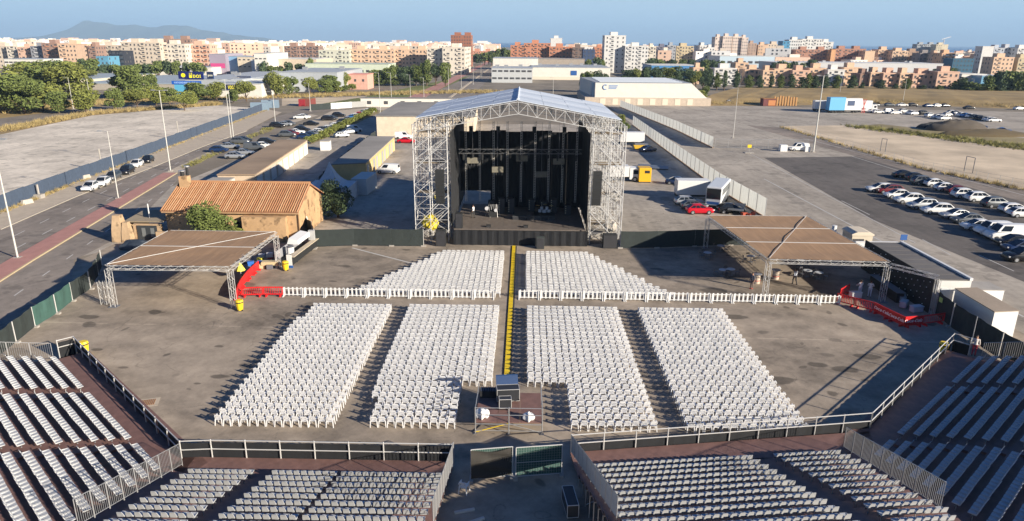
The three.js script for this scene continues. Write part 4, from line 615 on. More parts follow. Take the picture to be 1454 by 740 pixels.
  // backdrop of tall black cloths, with a gap low at the left
  for (let i = 0; i < 8; i++) { const g = G(), x0 = -8.8 + i * 2.12, q = 6, yb = i < 2 ? 3.9 : H1; for (let k = 0; k < q; k++) { const f = (s, y) => [x0 + 2.12 * s, y, -96.4 + 0.1 * Math.sin(s * 18 + i)]; g.quad(f(k / q, yb), f((k + 1) / q, yb), f((k + 1) / q, 12.2 + 0.1 * (i % 3)), f(k / q, 12.2 + 0.1 * (i % 3))); } part(t, 'backdrop_cloth', g, tone.drape); }
  for (let i = 0; i < 9; i++) { const x = -7.9 + i * 1.9, g = G(); g.bar([x - 0.1, H1 + 1, -95.2], [x - 0.1, 13.8, -95.2], 0.035, 4).bar([x + 0.1, H1 + 1, -95.2], [x + 0.1, 13.8, -95.2], 0.035, 4); for (let y = 3; y < 13.6; y += 0.35) g.bar([x - 0.1, y, -95.2], [x + 0.1, y + 0.15, -95.2], 0.03, 3); part(t, 'light_ladder', g, M(0.6, 0.57, 0.52, 0.5)); }
  part(t, 'cross_truss', trussBar(G(), [-8.4, 10.4, -90], [7.6, 10.5, -90], 0.55), M(0.12, 0.12, 0.12, 0.5));
  for (const [x, y, z] of [[-6.6, 9.2, -90.2], [-3.4, 7.9, -91], [-0.2, 9.4, -91], [2.4, 7.4, -90.5], [4.6, 9.2, -90]]) { const p = part(t, 'lamp_pod', G().box(x, y, z, 1.5, 0.75, 0.3, 0.15), M(0.22, 0.2, 0.15, 0.7, { map: T.ply })); const g = G(); for (let i = 0; i < 4; i++) g.bar([x - 0.6 + i * 0.4, y - 0.4, z + 0.1], [x - 0.6 + i * 0.4, y - 0.75, z + 0.1], 0.08, 6); part(p, 'spotlights', g, tone.black); part(p, 'hanger', G().bar([x, y + 0.37, z], [x, 14.2, z], 0.02, 4), tone.steel); }
  for (let i = 0; i < 13; i++) part(t, 'moving_light', G().bar([-7.8 + i * 1.22, 9.3 + 0.3 * (i % 2), -89.9], [-7.8 + i * 1.22, 10.05, -89.9], 0.13, 6, 0.17), tone.black);
  for (const x of [-7, -3.4, 1.4, 5.4]) part(t, 'upper_light', G().box(x, 12.9, -93, 0.5, 0.8, 0.5), tone.black);
}
for (const [x, lb] of [[-10.1, 'on the house side of the stage'], [8.95, 'on the bar side of the stage']]) {
  const t = thing('line_array', 'tall black hanging loudspeaker column ' + lb, 'loudspeaker', x, 0, -83.0);
  for (let i = 0; i < 9; i++) { const m = part(t, 'speaker_cabinet', G().hex([[-0.55, -0.23, 0.25], [0.55, -0.23, 0.25], [0.5, -0.2, -0.35], [-0.5, -0.2, -0.35], [-0.55, 0.23, 0.25], [0.55, 0.23, 0.25], [0.5, 0.2, -0.35], [-0.5, 0.2, -0.35]]), tone.black); m.position.set(0, 9.0 - i * 0.47, -0.06 * i * i * 0.08); m.rotation.x = 0.015 * i; }
  part(t, 'chain', G().bar([0, 9.2, 0], [0, 15, 0], 0.03, 4), tone.steel);
}
{
  const box = (name, label, cat, px, w, h, d, m = tone.black, y = H1, grp) => { const t = thing(name, label, cat, px[0], y, px[1], px[2] || 0, grp); part(t, 'cabinet', G().bb(-w / 2, w / 2, 0, h, -d / 2, d / 2), m); part(t, 'grille', G().bb(-w / 2 + 0.06, w / 2 - 0.06, 0.06, h - 0.06, d / 2 + 0.003, d / 2 + 0.03), M(0.04, 0.04, 0.045, 0.6, { map: T.cloth })); return t; };
  box('subwoofer', 'tall black bass cabinet in front of the house-side scaffold tower', 'loudspeaker', [-10.0, -81.9], 1.2, 2.0, 0.9, tone.black, 0); box('subwoofer', 'squat black bass cabinet in front of the bar-side scaffold tower', 'loudspeaker', [10.7, -82.0], 1.7, 1.7, 1, tone.black, 0); box('subwoofer', 'black bass cabinet on the stage edge, house side', 'loudspeaker', [-8.0, -84.6], 0.9, 1.9, 0.9); box('subwoofer', 'dark green cabinet on the ground before the stage skirt', 'cabinet', [2.2, -81.2], 0.95, 1.45, 0.7, M(0.05, 0.06, 0.055, 0.7), 0);
  for (let i = 0; i < 6; i++) box('stage_monitor', 'low black monitor wedge in the row on the stage floor', 'loudspeaker', [-0.9 + i * 0.95, -89.2], 0.85, 0.5, 0.6, M(0.06, 0.065, 0.07, 0.6), H1, 'monitor wedges on stage');
  for (const x of [-4.3, 0.4]) box('front_wedge', 'small black wedge at the front lip of the stage', 'loudspeaker', [x, -85], 0.6, 0.3, 0.45, tone.black, H1, 'front wedges');
  for (const [x, z, h] of [[-2.9, -92.5, 2.2], [-1.6, -92.5, 2.2], [4.2, -93, 2.0], [6.1, -92, 1.4], [-4.3, -93.4, 1.6], [2.9, -94, 1.5], [1.2, -94, 1.7]]) { const t = box('amplifier_rack', 'black equipment rack among the instruments at the back of the stage', 'rack', [x, z], 0.9, h, 0.7, tone.black, H1, 'racks on stage'); for (let k = 0.3; k < h - 0.1; k += 0.3) part(t, 'panel_light', G().bb(-0.36, -0.24, k, k + 0.12, 0.385, 0.4), M(0.55, 0.5, 0.35, 0.5)); }
  const r = thing('drum_kit', 'drum kit with pale skins on a low riser at stage right', 'drum kit', 2.9, H1, -91); part(r, 'riser', G().bb(-1.4, 1.4, 0, 0.4, -1.1, 1.1), tone.black);
  for (const [x, y, z, rad] of [[0, 0.75, 0, 0.32], [-0.6, 0.85, 0.3, 0.22], [0.6, 0.85, 0.3, 0.22], [-0.35, 1.1, -0.2, 0.2], [0.35, 1.1, -0.2, 0.2]]) part(r, 'drum', G().bar([x, y - 0.18, z], [x, y + 0.18, z], rad, 12), M(0.55, 0.56, 0.58, 0.4)); for (const [x, z] of [[-0.9, 0], [0.9, 0.1], [0.1, -0.6]]) part(r, 'cymbal', G().bar([x, 1.5, z], [x, 1.52, z], 0.28, 12), M(0.5, 0.4, 0.15, 0.3, { metalness: 0.7 }));
  const c = thing('camera_crane', 'dark wheeled equipment cluster with chrome stands near the house-side wing', 'equipment', -4.0, H1, -90.5); part(c, 'base_box', G().bb(-0.5, 0.5, 0, 0.8, -0.4, 0.4), tone.black); for (let i = 0; i < 7; i++) part(c, 'stand_leg', G().bar([-1 + i * 0.33, 0, 0.2 * (i % 3)], [-0.5 + i * 0.2, 1.7, 0], 0.03, 5), tone.galv); part(c, 'round_lamp', G().bar([-0.8, 1.2, 0.1], [-0.8, 1.2, 0.4], 0.25, 12), M(0.55, 0.55, 0.57, 0.3)); part(c, 'round_lamp', G().bar([0.4, 1.0, 0.3], [0.4, 1.0, 0.55], 0.22, 12), M(0.55, 0.55, 0.57, 0.3));
  const lump = (label, x, y, z, r, m) => { const g = new THREE.IcosahedronGeometry(r, 3), p = g.attributes.position; for (let i = 0; i < p.count; i++) { const k = 0.7 + 0.6 * vn(p.getX(i) * 3 + 9, p.getZ(i) * 3 + p.getY(i) * 3 + 19, 64, 79); p.setXYZ(i, p.getX(i) * k, p.getY(i) * k, p.getZ(i) * k * 0.8); } g.computeVertexNormals(); solo('tarpaulin_bundle', label, 'bundle', g, m, x, y, z); };
  lump('crumpled yellow tarpaulin tied low in the house-side tower', -11.6, 2.3, -84.4, 0.95, M(0.6, 0.48, 0.04, 0.7)); lump('small yellow tarpaulin higher in the house-side tower', -10.6, 5.2, -86, 0.6, M(0.5, 0.42, 0.06, 0.7)); lump('pale crumpled sheet low in the bar-side tower', 11.1, 2.1, -84.5, 0.75, M(0.45, 0.41, 0.35, 0.85)); lump('grey crumpled sheet higher in the bar-side tower', 11.6, 5.6, -85.8, 0.7, M(0.38, 0.36, 0.33, 0.85));
}

// ---------- vehicles ----------
const carGeo = {};
function carShape(type) {
  if (carGeo[type]) return carGeo[type];
  const S = { // L, W, H, belt, hood height, cabin base x0..x1, roof x0..x1
    hatch: [4.0, 1.74, 1.47, 0.93, 0.87, -1.92, 1.15, -1.15, 0.15], sedan: [4.5, 1.78, 1.43, 0.92, 0.87, -1.75, 1.1, -0.85, 0.1], suv: [4.45, 1.84, 1.64, 1.03, 0.98, -2.12, 1.15, -1.5, 0.2], wagon: [4.5, 1.78, 1.48, 0.93, 0.87, -2.16, 1.15, -1.55, 0.15], van: [4.4, 1.82, 1.85, 1.08, 1.02, -2.18, 1.35, -2.08, 0.7], bigvan: [5.2, 1.98, 2.1, 1.2, 1.1, -2.58, 1.8, -2.5, 1.1],
  }[type], [L, W, H, belt, hood, a0, a1, r0, r1] = S, w = W / 2, out = {};
  const ring = (x, y0, y1, k) => [[x, y0, w * k * 0.86], [x, y0 + 0.12, w * k * 0.97], [x, (y0 + y1) / 2, w * k], [x, y1 - 0.16, w * k * 0.98], [x, y1 - 0.05, w * k * 0.92], [x, y1, w * k * 0.8], [x, y1 + 0.02, 0], [x, y1, -w * k * 0.8], [x, y1 - 0.05, -w * k * 0.92], [x, y1 - 0.16, -w * k * 0.98], [x, (y0 + y1) / 2, -w * k], [x, y0 + 0.12, -w * k * 0.97], [x, y0, -w * k * 0.86]].reverse();
  const top = x => x < a0 + 0.1 ? belt - 0.04 : x < a1 ? belt : hood - (hood - 0.7) * Math.pow((x - a1) / (L / 2 - a1), 2.4);
  const xs = [-L / 2, -L / 2 + 0.08, -L / 2 + 0.3, a0 + 0.4, -0.6, 0.4, a1, (a1 * 2 + L / 2) / 3, (a1 + L) / 3, L / 2 - 0.3, L / 2 - 0.08, L / 2], kk = [0.84, 0.93, 0.98, 1, 1, 1, 1, 0.99, 0.98, 0.95, 0.87, 0.7], g = G();
  g.loft(xs.map((x, i) => ring(x, i === 0 || i === 11 ? 0.36 : i === 1 || i === 10 ? 0.27 : 0.2, i === 0 ? belt - 0.2 : i === 1 ? belt - 0.08 : i === 11 ? 0.6 : top(x), kk[i])));
  const wb = w * 0.91, wr = w * 0.7, c = { bl: [a0, belt - 0.02, wb], br: [a1, belt - 0.02, wb], tr: [r1, H - 0.05, wr], tl: [r0, H - 0.09, wr] }, m = p => [p[0], p[1], -p[2]];
  g.quad(c.bl, c.br, c.tr, c.tl).quad(m(c.br), m(c.bl), m(c.tl), m(c.tr)).quad(c.br, m(c.br), m(c.tr), c.tr).quad(m(c.bl), c.bl, c.tl, m(c.tl));
  { const N = 5, Q = 6, R = (i, j) => { const u = i / N, v = j / Q * 2 - 1, x = r0 + (r1 - r0) * u, y0 = H - 0.09 + 0.04 * u; return [x, y0 + 0.1 * Math.sin(Math.PI * Math.min(1, 0.12 + u * 0.8)) * (1 - v * v * v * v), -wr * v]; }; for (let i = 0; i < N; i++) for (let j = 0; j < Q; j++) g.quad(R(i, j), R(i + 1, j), R(i + 1, j + 1), R(i, j + 1)); }
  out.body = toCreasedNormals(g.build(), 0.6);
  const pane = (A, B, C, D, u0, u1, v0, v1, o) => { const bi = (u, v) => [0, 1, 2].map(k => (A[k] * (1 - u) + B[k] * u) * (1 - v) + (D[k] * (1 - u) + C[k] * u) * v), q = [bi(u0, v0), bi(u1, v0), bi(u1, v1), bi(u0, v1)]; const e = [0, 1, 2].map(k => q[1][k] - q[0][k]), f = [0, 1, 2].map(k => q[3][k] - q[0][k]), n = [e[1] * f[2] - e[2] * f[1], e[2] * f[0] - e[0] * f[2], e[0] * f[1] - e[1] * f[0]], l = Math.hypot(...n) / o, P = q.map(p => p.map((v, k) => v + n[k] / l)); return G().hex([...q, ...P].map(p => p)); };
  out.ws = pane(c.br, m(c.br), m(c.tr), c.tr, 0.05, 0.95, 0.06, 0.94, 0.012).build(); out.rw = pane(m(c.bl), c.bl, c.tl, m(c.tl), 0.07, 0.93, 0.18, 0.92, 0.012).build();
  const solid = type === 'van' || type === 'bigvan';
  out.sw = (solid ? [[0.62, 0.93]] : [[0.07, 0.34], [0.37, 0.62], [0.65, 0.94]]).map(([u0, u1]) => [pane(c.bl, c.br, c.tr, c.tl, u0, u1, 0.12, 0.9, 0.012).build(), pane(m(c.br), m(c.bl), m(c.tl), m(c.tr), 1 - u1, 1 - u0, 0.12, 0.9, 0.012).build()]).flat();
  const wx = [-L / 2 + 0.78, L / 2 - 0.82], R = 0.32; out.wheels = [];
  for (const x of wx) for (const s of [-1, 1]) out.wheels.push([x, R, s * (w - 0.08)]);
  out.tyre = G().bar([0, 0, -0.1], [0, 0, 0.1], R, 14).build(); out.rim = G().bar([0, 0, -0.112], [0, 0, 0.112], R * 0.62, 10).build();
  out.head = [-1, 1].map(s => G().box(L / 2 - 0.1, 0.66, s * w * 0.66, 0.16, 0.14, 0.34, s * 0.35).build()); out.tail = [-1, 1].map(s => G().box(-L / 2 + 0.06, belt - 0.24, s * w * 0.74, 0.1, 0.26, 0.2).build());
  out.bump = G().bb(-L / 2 - 0.02, -L / 2 + 0.1, 0.3, 0.46, -w * 0.86, w * 0.86).bb(L / 2 - 0.12, L / 2 + 0.02, 0.28, 0.42, -w * 0.74, w * 0.74).build();
  return carGeo[type] = out;
}
const paints = { w: ['white', M(0.74, 0.74, 0.73, 0.25)], s: ['silver', M(0.42, 0.44, 0.46, 0.28, { metalness: 0.5 })], g: ['grey', M(0.12, 0.13, 0.14, 0.28, { metalness: 0.4 })], k: ['black', M(0.012, 0.012, 0.014, 0.2)], b: ['navy blue', M(0.012, 0.03, 0.09, 0.22)], r: ['red', M(0.5, 0.008, 0.02, 0.25)], m: ['maroon', M(0.14, 0.015, 0.02, 0.25)], u: ['bright blue', M(0.03, 0.15, 0.42, 0.25)] };
const kinds = { h: ['hatch', 'hatchback'], d: ['sedan', 'saloon car'], v: ['suv', 'off-road car'], e: ['wagon', 'estate car'], n: ['van', 'small van'], N: ['bigvan', 'delivery van'] };
function vehicle(code, x, z, turn, where, group, simple) { // code: paint letter + kind letter
  const [cn, pm] = paints[code[0]], [ty, kn] = kinds[code[1]], q = carShape(ty), t = thing(kn.includes('van') ? 'van' : 'parked_car', cn + ' ' + kn + ' ' + where, kn.includes('van') ? 'van' : 'car', x, 0, z, turn, cn + ' ' + kn + ' ' + group);
  part(t, 'body', q.body, pm); part(t, 'windscreen', q.ws, tone.glass); part(t, 'rear_window', q.rw, tone.glass); for (const s of q.sw) part(t, 'side_window', s, tone.glass);
  for (const p of q.wheels) { const w = part(t, 'wheel', q.tyre, tone.tyre); w.position.set(...p); if (!simple) part(w, 'rim', q.rim, tone.rim); }
  if (!simple) { for (const s of q.head) part(t, 'headlight', s, tone.lamp); for (const s of q.tail) part(t, 'tail_light', s, tone.tail); part(t, 'bumper', q.bump, tone.black); }
  return t;
}
{
  const row = (list, turn, where, group, jit = 0.06, simple) => { for (const [c, x, z] of list) vehicle(c, x, z, turn + rr(-jit, jit), where, group, simple); };
  row([['we',61.22,-118.25],['me',62.23,-117.14],['wh',61.53,-113.19],['wv',61.57,-109.52],['sv',61.56,-105.59],['wv',62.03,-102.39],['sd',63.09,-99.39],['gh',62.98,-96.5],['wh',62.1,-92.98],['wn',62.6,-90.45],['wN',62.88,-88.04],['kh',61.71,-85.05],['bh',61,-82.55],['kv',58.74,-78.71]], Math.PI, 'in the row facing the bar on the dark car park', 'dark car park, front row');
  row([['kd',72.62,-131.92],['kh',73.27,-129.14],['gv',72.49,-125.08],['wh',73.59,-123.22],['wh',73.34,-119.53],['mh',73.91,-117.22],['wv',73.18,-113.83],['wv',73.87,-111.21],['gv',74,-107.2],['we',74.34,-103.47],['wh',73.58,-100.77]], 0, 'in the row backing onto the road on the dark car park', 'dark car park, back row');
  row([['wh',-71.59,-111.87],['wh',-72,-116],['ge',-73.05,-121.04],['kv',-73.68,-126.54],['wh',-75.85,-134.02],['kh',-76.22,-138.99]], -1.38, 'parked at the kerb along the blue fence', 'kerbside cars', 0.03);
  row([['bh',-67.93,-153.74],['sd',-67.75,-159.12],['gv',-68.48,-167.19],['kh',-68.58,-169.65],['sh',-60.95,-145.39],['sd',-61.01,-150.18],['gn',-61.39,-157.39],['kv',-61.73,-166.49],['wh',-60.51,-160.77],['kv',-70.73,-200.29],['sh',-69.69,-203.89],['gh',-69.25,-205.72],['wd',-71.11,-223.17],['wh',-70.65,-225.35],['kd',-62.75,-206.3],['kv',-61.44,-219.92],['gh',-60.89,-222.04],['kv',-60.88,-230.7],['gv',-61.5,-180.83],['mh',-61.32,-183.71],['wd',-60.95,-186.68],['kv',-60.85,-191.29]], 0.12, 'scattered on the gravel beside the service road', 'gravel parking', 0.12, true);
  row([['bh',-55.78,-177.15],['bh',-55.16,-179.94],['se',-54.71,-182.8],['we',-54.65,-187.2],['ge',-54.78,-191.8],['wh',-54.48,-195.02],['wd',-54.17,-198.34],['wh',-54.06,-201.75],['gh',-53.73,-205.3],['kv',-54.06,-210.78],['sd',-54.66,-218.52],['ud',-54.81,-224.73],['wh',-54.69,-229.08],['rh',-54.34,-233.62],['sh',-54.49,-240.69],['wd',-54.35,-245.67],['kh',-53.67,-248.29]], 0.12, 'in the long row against the hedge', 'hedge row parking', 0.05, true);
  row([['sh',-47.27,-180.57],['wn',-46.77,-192.47],['sd',-46.82,-187.85]], 0.5, 'in the service yard beside the pale warehouse', 'service yard', 0.2, true);
  row([['wh',127.19,-267.01],['wh',130.49,-270.13],['wd',129.69,-264.56],['wh',130.25,-261.95],['wn',134.59,-262.39],['wd',135.36,-259.85],['wh',141.75,-265.79],['wd',141.28,-260.45],['wd',141.19,-257.87],['kv',144.93,-258.25],['wh',142.74,-250.6],['wd',142.79,-245.88],['wh',142.94,-243.6],['wd',142.59,-241.31],['wh',150.73,-253.82],['wh',157.27,-262.06],['bh',157.3,-259.48],['wd',155.75,-254.31],['ud',156.04,-251.9],['wd',156.34,-249.54],['gh',156.11,-247.16],['kv',155.16,-242.5],['kh',155.45,-240.31],['wd',155.73,-238.15],['wd',155.76,-236.01]], 0.3, 'among the far lot beyond the dirt mound', 'far lot', 0.3, true);
  row([['gd',143.34,-292.67],['gh',150.01,-293.41],['wd',155.49,-294.02],['kh',160.07,-294.53],['bd',164.91,-291.82],['wh',168.86,-292.26],['kd',172.21,-292.63],['kd',176.53,-283.73],['wd',195.51,-282.76]], 0.1, 'along the foot of the dry bank', 'bank foot', 0.1, true);
  row([['bh',139.27,-216.84],['ud',139.56,-206.48]], -0.5, 'standing apart behind the dirt mound', 'behind mound', 0.2, true);
  vehicle('rh', 26.15,-100.55, 0.05, 'behind the bar canopy beside the parked coach', 'backstage'); vehicle('gh', 25.95,-103.26, 0.05, 'between the red car and the white lorry', 'backstage'); vehicle('se', 25.84,-106.11, 0.05, 'close against the white lorry', 'backstage'); vehicle('bd', 27.64,-122.45, -0.3, 'alone on the yard behind the stage', 'backstage'); vehicle('kh', 30.92,-101.24, 0.02, 'under the edge of the bar canopy near the steel fence', 'backstage');
  vehicle('wn', -25.67,-130.25, Math.PI - 0.1, 'by the yellow storage shed', 'backstage'); vehicle('wn', 65.05,-165.43, Math.PI, 'at the foot of the tall lamp post', 'car park'); vehicle('wn', 78.54,-305.96, 0.1, 'beside the green bushes at the hall end', 'car park', true); vehicle('wd', 86.42,-299.72, 0.1, 'at the grass edge beyond the hall', 'car park', true); vehicle('bd', 28.88,-161.73, 0.6, 'near the yellow skip at the fence', 'backstage', true); vehicle('wn', -30.89,-179.12, 0.1, 'under the wall of the pale warehouse', 'backstage', true); vehicle('rd', -28.91,-171.44, 0, 'under the wall of the pale warehouse', 'backstage', true);
}
function lorry(label, x, z, turn, L, H, boxM, cabM, cab = true) {
  const t = thing('lorry', label, 'lorry', x, 0, z, turn), w = 1.22; part(t, 'cargo_box', new RoundedBoxGeometry(L, H - 0.9, 2 * w, 1, 0.05).translate(0, 0.9 + (H - 0.9) / 2, 0), boxM); part(t, 'chassis', G().bb(-L / 2, L / 2 + (cab ? 1.9 : 0), 0.5, 0.88, -0.6, 0.6), tone.black);
  if (cab) { const c = part(t, 'cab', G().profile([[L / 2 + 0.15, 0.45], [L / 2 + 2.1, 0.45], [L / 2 + 2.1, 1.3], [L / 2 + 1.75, 2.45], [L / 2 + 0.15, 2.55]], -w * 0.92, w * 0.92), cabM); part(c, 'windscreen', G().hex([[L / 2 + 2.105, 1.35, w * 0.8], [L / 2 + 2.13, 1.35, w * 0.8], [L / 2 + 2.13, 1.35, -w * 0.8], [L / 2 + 2.105, 1.35, -w * 0.8], [L / 2 + 1.79, 2.35, w * 0.75], [L / 2 + 1.82, 2.35, w * 0.75], [L / 2 + 1.82, 2.35, -w * 0.75], [L / 2 + 1.79, 2.35, -w * 0.75]]), tone.glass); for (const s of [-1, 1]) part(c, 'side_window', G().bb(L / 2 + 0.8, L / 2 + 1.65, 1.4, 2.15, s * w * 0.92, s * (w * 0.92 + 0.015)), tone.glass); }
  for (const x2 of [-L / 2 + 0.9, ...(L > 6 ? [-L / 2 + 2] : []), L / 2 + (cab ? 1.1 : -1)]) for (const s of [-1, 1]) { const q = part(t, 'wheel', G().bar([0, 0, -0.14], [0, 0, 0.14], 0.48, 14), tone.tyre); q.position.set(x2, 0.48, s * (w - 0.16)); part(q, 'rim', G().bar([0, 0, -0.15], [0, 0, 0.15], 0.26, 10), tone.rim); }
  return t;
}
lorry('white box lorry parked by the steel fence behind the stage', 27.2, -110.5, 0, 5.2, 3.2, tone.white, tone.white);
lorry('white box van half hidden behind the stage tower', 17.0, -125.5, 0, 4.2, 2.8, tone.white, tone.white);
lorry('white trailer at the far end of the backstage yard', 26.5, -172, 0, 6, 3.2, tone.white, tone.white, false);
lorry('white and pale blue box trailer on the far lot beneath the lamp', 114.96, -268.51, 0, 12, 4, tone.white, tone.white, false);
{
  const t = thing('event_trailer', 'blue and white event trailer with dark emblem on the far lot', 'trailer', 117.73, 0, -263.33, 0.12); part(t, 'blue_body', G().bb(-6, 0, 1, 5.6, -1.3, 1.3), M(0.1, 0.36, 0.62, 0.5)); part(t, 'white_body', G().bb(0.02, 6.5, 1, 5.2, -1.3, 1.3), tone.white); part(t, 'emblem', G().bb(0.8, 3.6, 2.6, 4.4, 1.304, 1.33), M(0.03, 0.06, 0.14, 0.5)); part(t, 'step_frame', G().bar([6.6, 0, 1.3], [8, 5, 1.3], 0.12, 4).bar([8, 0, 1.3], [6.6, 5, 1.3], 0.1, 4).bar([7.3, 0, 1.3], [7.3, 5, 1.3], 0.12, 4), M(0.45, 0.06, 0.05, 0.6)); part(t, 'chassis', G().bb(-6, 6.4, 0.6, 0.99, -1, 1), tone.black); for (const x of [-4.5, -3.3, 4.5]) for (const z of [-1.1, 1.1]) part(t, 'wheel', G().bar([x, 0.5, z - 0.14], [x, 0.5, z + 0.14], 0.5, 12), tone.tyre);
}
lorry('white service lorry at the end of the blue event trailer', 128.54, -269.93, 0, 5, 4, tone.white, tone.white);
{
  const t = thing('coach', 'silver coach with stepped dark windows parked by the steel fence', 'coach', 30.6, 0, -107.5, 1.15); part(t, 'body', new RoundedBoxGeometry(8.5, 2.9, 2.4, 2, 0.18).translate(0, 1.9, 0), M(0.6, 0.62, 0.64, 0.3)); for (let i = 0; i < 5; i++) for (const s of [-1, 1]) part(t, 'side_window', G().bb(-3.8 + i * 1.55, -2.45 + i * 1.55, 2.0, 3.0, s * 1.2, s * 1.215), tone.glass); part(t, 'windscreen', G().bb(-4.27, -4.25, 1.5, 3.1, -1.05, 1.05), tone.glass); part(t, 'number_band', G().bb(-4.275, -4.25, 0.7, 1.1, -0.9, 0.9), tone.blue); part(t, 'skirt', G().bb(-4, 4, 0.3, 0.48, -1.1, 1.1), tone.black); for (const x of [-2.6, 2.4]) for (const s of [-1, 1]) { const q = part(t, 'wheel', G().bar([0, 0, -0.14], [0, 0, 0.14], 0.48, 14), tone.tyre); q.position.set(x, 0.48, s * 1.1); }
  const y = thing('yellow_generator', 'tall yellow generator box with vent on the yard behind the stage', 'generator', 21.9, 0, -124.9); part(y, 'casing', new RoundedBoxGeometry(2.2, 2.5, 2.4, 1, 0.06).translate(0, 1.4, 0), M(0.75, 0.42, 0.02, 0.4)); part(y, 'vent', G().bb(-0.1, 0.8, 1.7, 2.2, 1.203, 1.22), tone.black); part(y, 'skid', G().bb(-1, 1, 0, 0.15, -1.1, 1.1), tone.black);
  const s = thing('skip', 'low yellow skip at the foot of the steel fence', 'skip', 27.8, 0, -165); part(s, 'tub', G().profile([[-1.5, 0.1], [1.5, 0.1], [1.9, 1.1], [-1.9, 1.1]], -0.9, 0.9), M(0.62, 0.38, 0.02, 0.6)); part(s, 'rubbish', G().prism([[-1.6, -0.8], [1.6, -0.8], [1.6, 0.8], [-1.6, 0.8]], 1.103, 1.4), tone.steel);
  const c = thing('steel_ramp', 'stack of grey steel deck ramps laid on the yard', 'ramp', 26, 0, -139, -0.2); for (let i = 0; i < 4; i++) part(c, 'ramp_plate', G().bb(-3 + i * 1.3, -0.8 + i * 1.3, 0.3 - 0.05 * i, 0.4 - 0.05 * i, -2, 1.5), M(0.16, 0.19, 0.24, 0.5, { metalness: 0.4 })); part(c, 'frame', G().bb(-2.8, 3, 0, 0.14, -1.6, 1), tone.black);
  const f = thing('flatbed_deck', 'flat dark trailer deck between coach and steel fence', 'trailer', 32, 0, -101.8, 1.2); part(f, 'deck', G().bb(-2.5, 2.5, 0.7, 0.85, -1.1, 1.1), M(0.13, 0.14, 0.15, 0.6)); for (const x of [-1.2, 1.2]) for (const z of [-0.9, 0.9]) part(f, 'wheel', G().bar([x, 0.32, z - 0.1], [x, 0.32, z + 0.1], 0.32, 12), tone.tyre);
  solo('rusty_scrap', 'small heap of rusty red scrap at the fence corner by the bar canopy', 'scrap', G().box(0, 0.25, 0, 0.8, 0.5, 0.5, 0.4).box(0.7, 0.2, 0.2, 0.6, 0.4, 0.5, 1).box(1.3, 0.3, 0, 0.5, 0.6, 0.4, 0.2), M(0.32, 0.06, 0.03, 0.9), 32.4, 0, -99.4);
}
// ---------- lamp posts ----------
function lampPost(label, x, z, h, r = 0.1, heads = 1, group) { const t = thing('lamp_post', label, 'lamp post', x, 0, z, 0, group); part(t, 'pole', G().bar([0, 0, 0], [0, h, 0], r * 0.85, 8, r * 0.42), M(0.55, 0.54, 0.5, 0.5, { metalness: 0.2 })); part(t, 'base', G().bb(-0.35, 0.35, 0, 0.15, -0.35, 0.35), tone.concrete); for (let i = 0; i < heads; i++) { const s = heads === 1 ? -1 : i * 2 - 1; part(t, 'arm', G().bar([0, h - 0.1, 0], [s * 1.2, h, 0], 0.04, 5), tone.galv); part(t, 'lantern', G().bb(s * 1.2 - 0.35, s * 1.2 + 0.35, h - 0.06, h + 0.08, -0.16, 0.16), tone.galv); } }
lampPost('lamp post on the pink median nearest the road fence', -57.5, -74.5, 13.5, 0.13, 2); lampPost('shorter lamp post midway along the pink median', -63.58,-105.81, 10.5, 0.1); lampPost('tall lamp post at the far end of the pink median', -67.15,-129.9, 15, 0.13, 2); lampPost('slender lamp post between the service road and gravel parking', -70.48,-167.04, 15, 0.11, 2);
for (const [x, z, h] of [[-159.65,-247.69,10.86],[-146,-236.26,11.07],[-71.93,-171.93,12.25],[-74.96,-210.77,9.3],[-50.24,-246.09,13.56],[-54.41,-290.27,11.73],[-47.84,-298.22,10.61],[-43.85,-310.15,8.95],[-38.98,-366.69,11.54],[-34.01,-384.62,10.63],[-29.9,-417.77,11.11],[-29.29,-482.86,10.97],[-75.49,-248.62,9.67],[152.98,-347.8,10.57],[165.29,-312.48,10.12],[245.91,-395.9,6.74],[120.43,-401.47,8.38],[11.92,-294.56,10.18]]) lampPost('slim pale street lamp along the roads beyond the yard', x, z, h, 0.12, 1, 'street lamps beyond the yard');
lampPost('tall floodlight mast on the open car park beside the white van', 67.73,-163.42, 17.3, 0.22, 2); lampPost('thin mast standing at the mesh gate of the car park', 55.89,-187.4, 13, 0.1, 1);
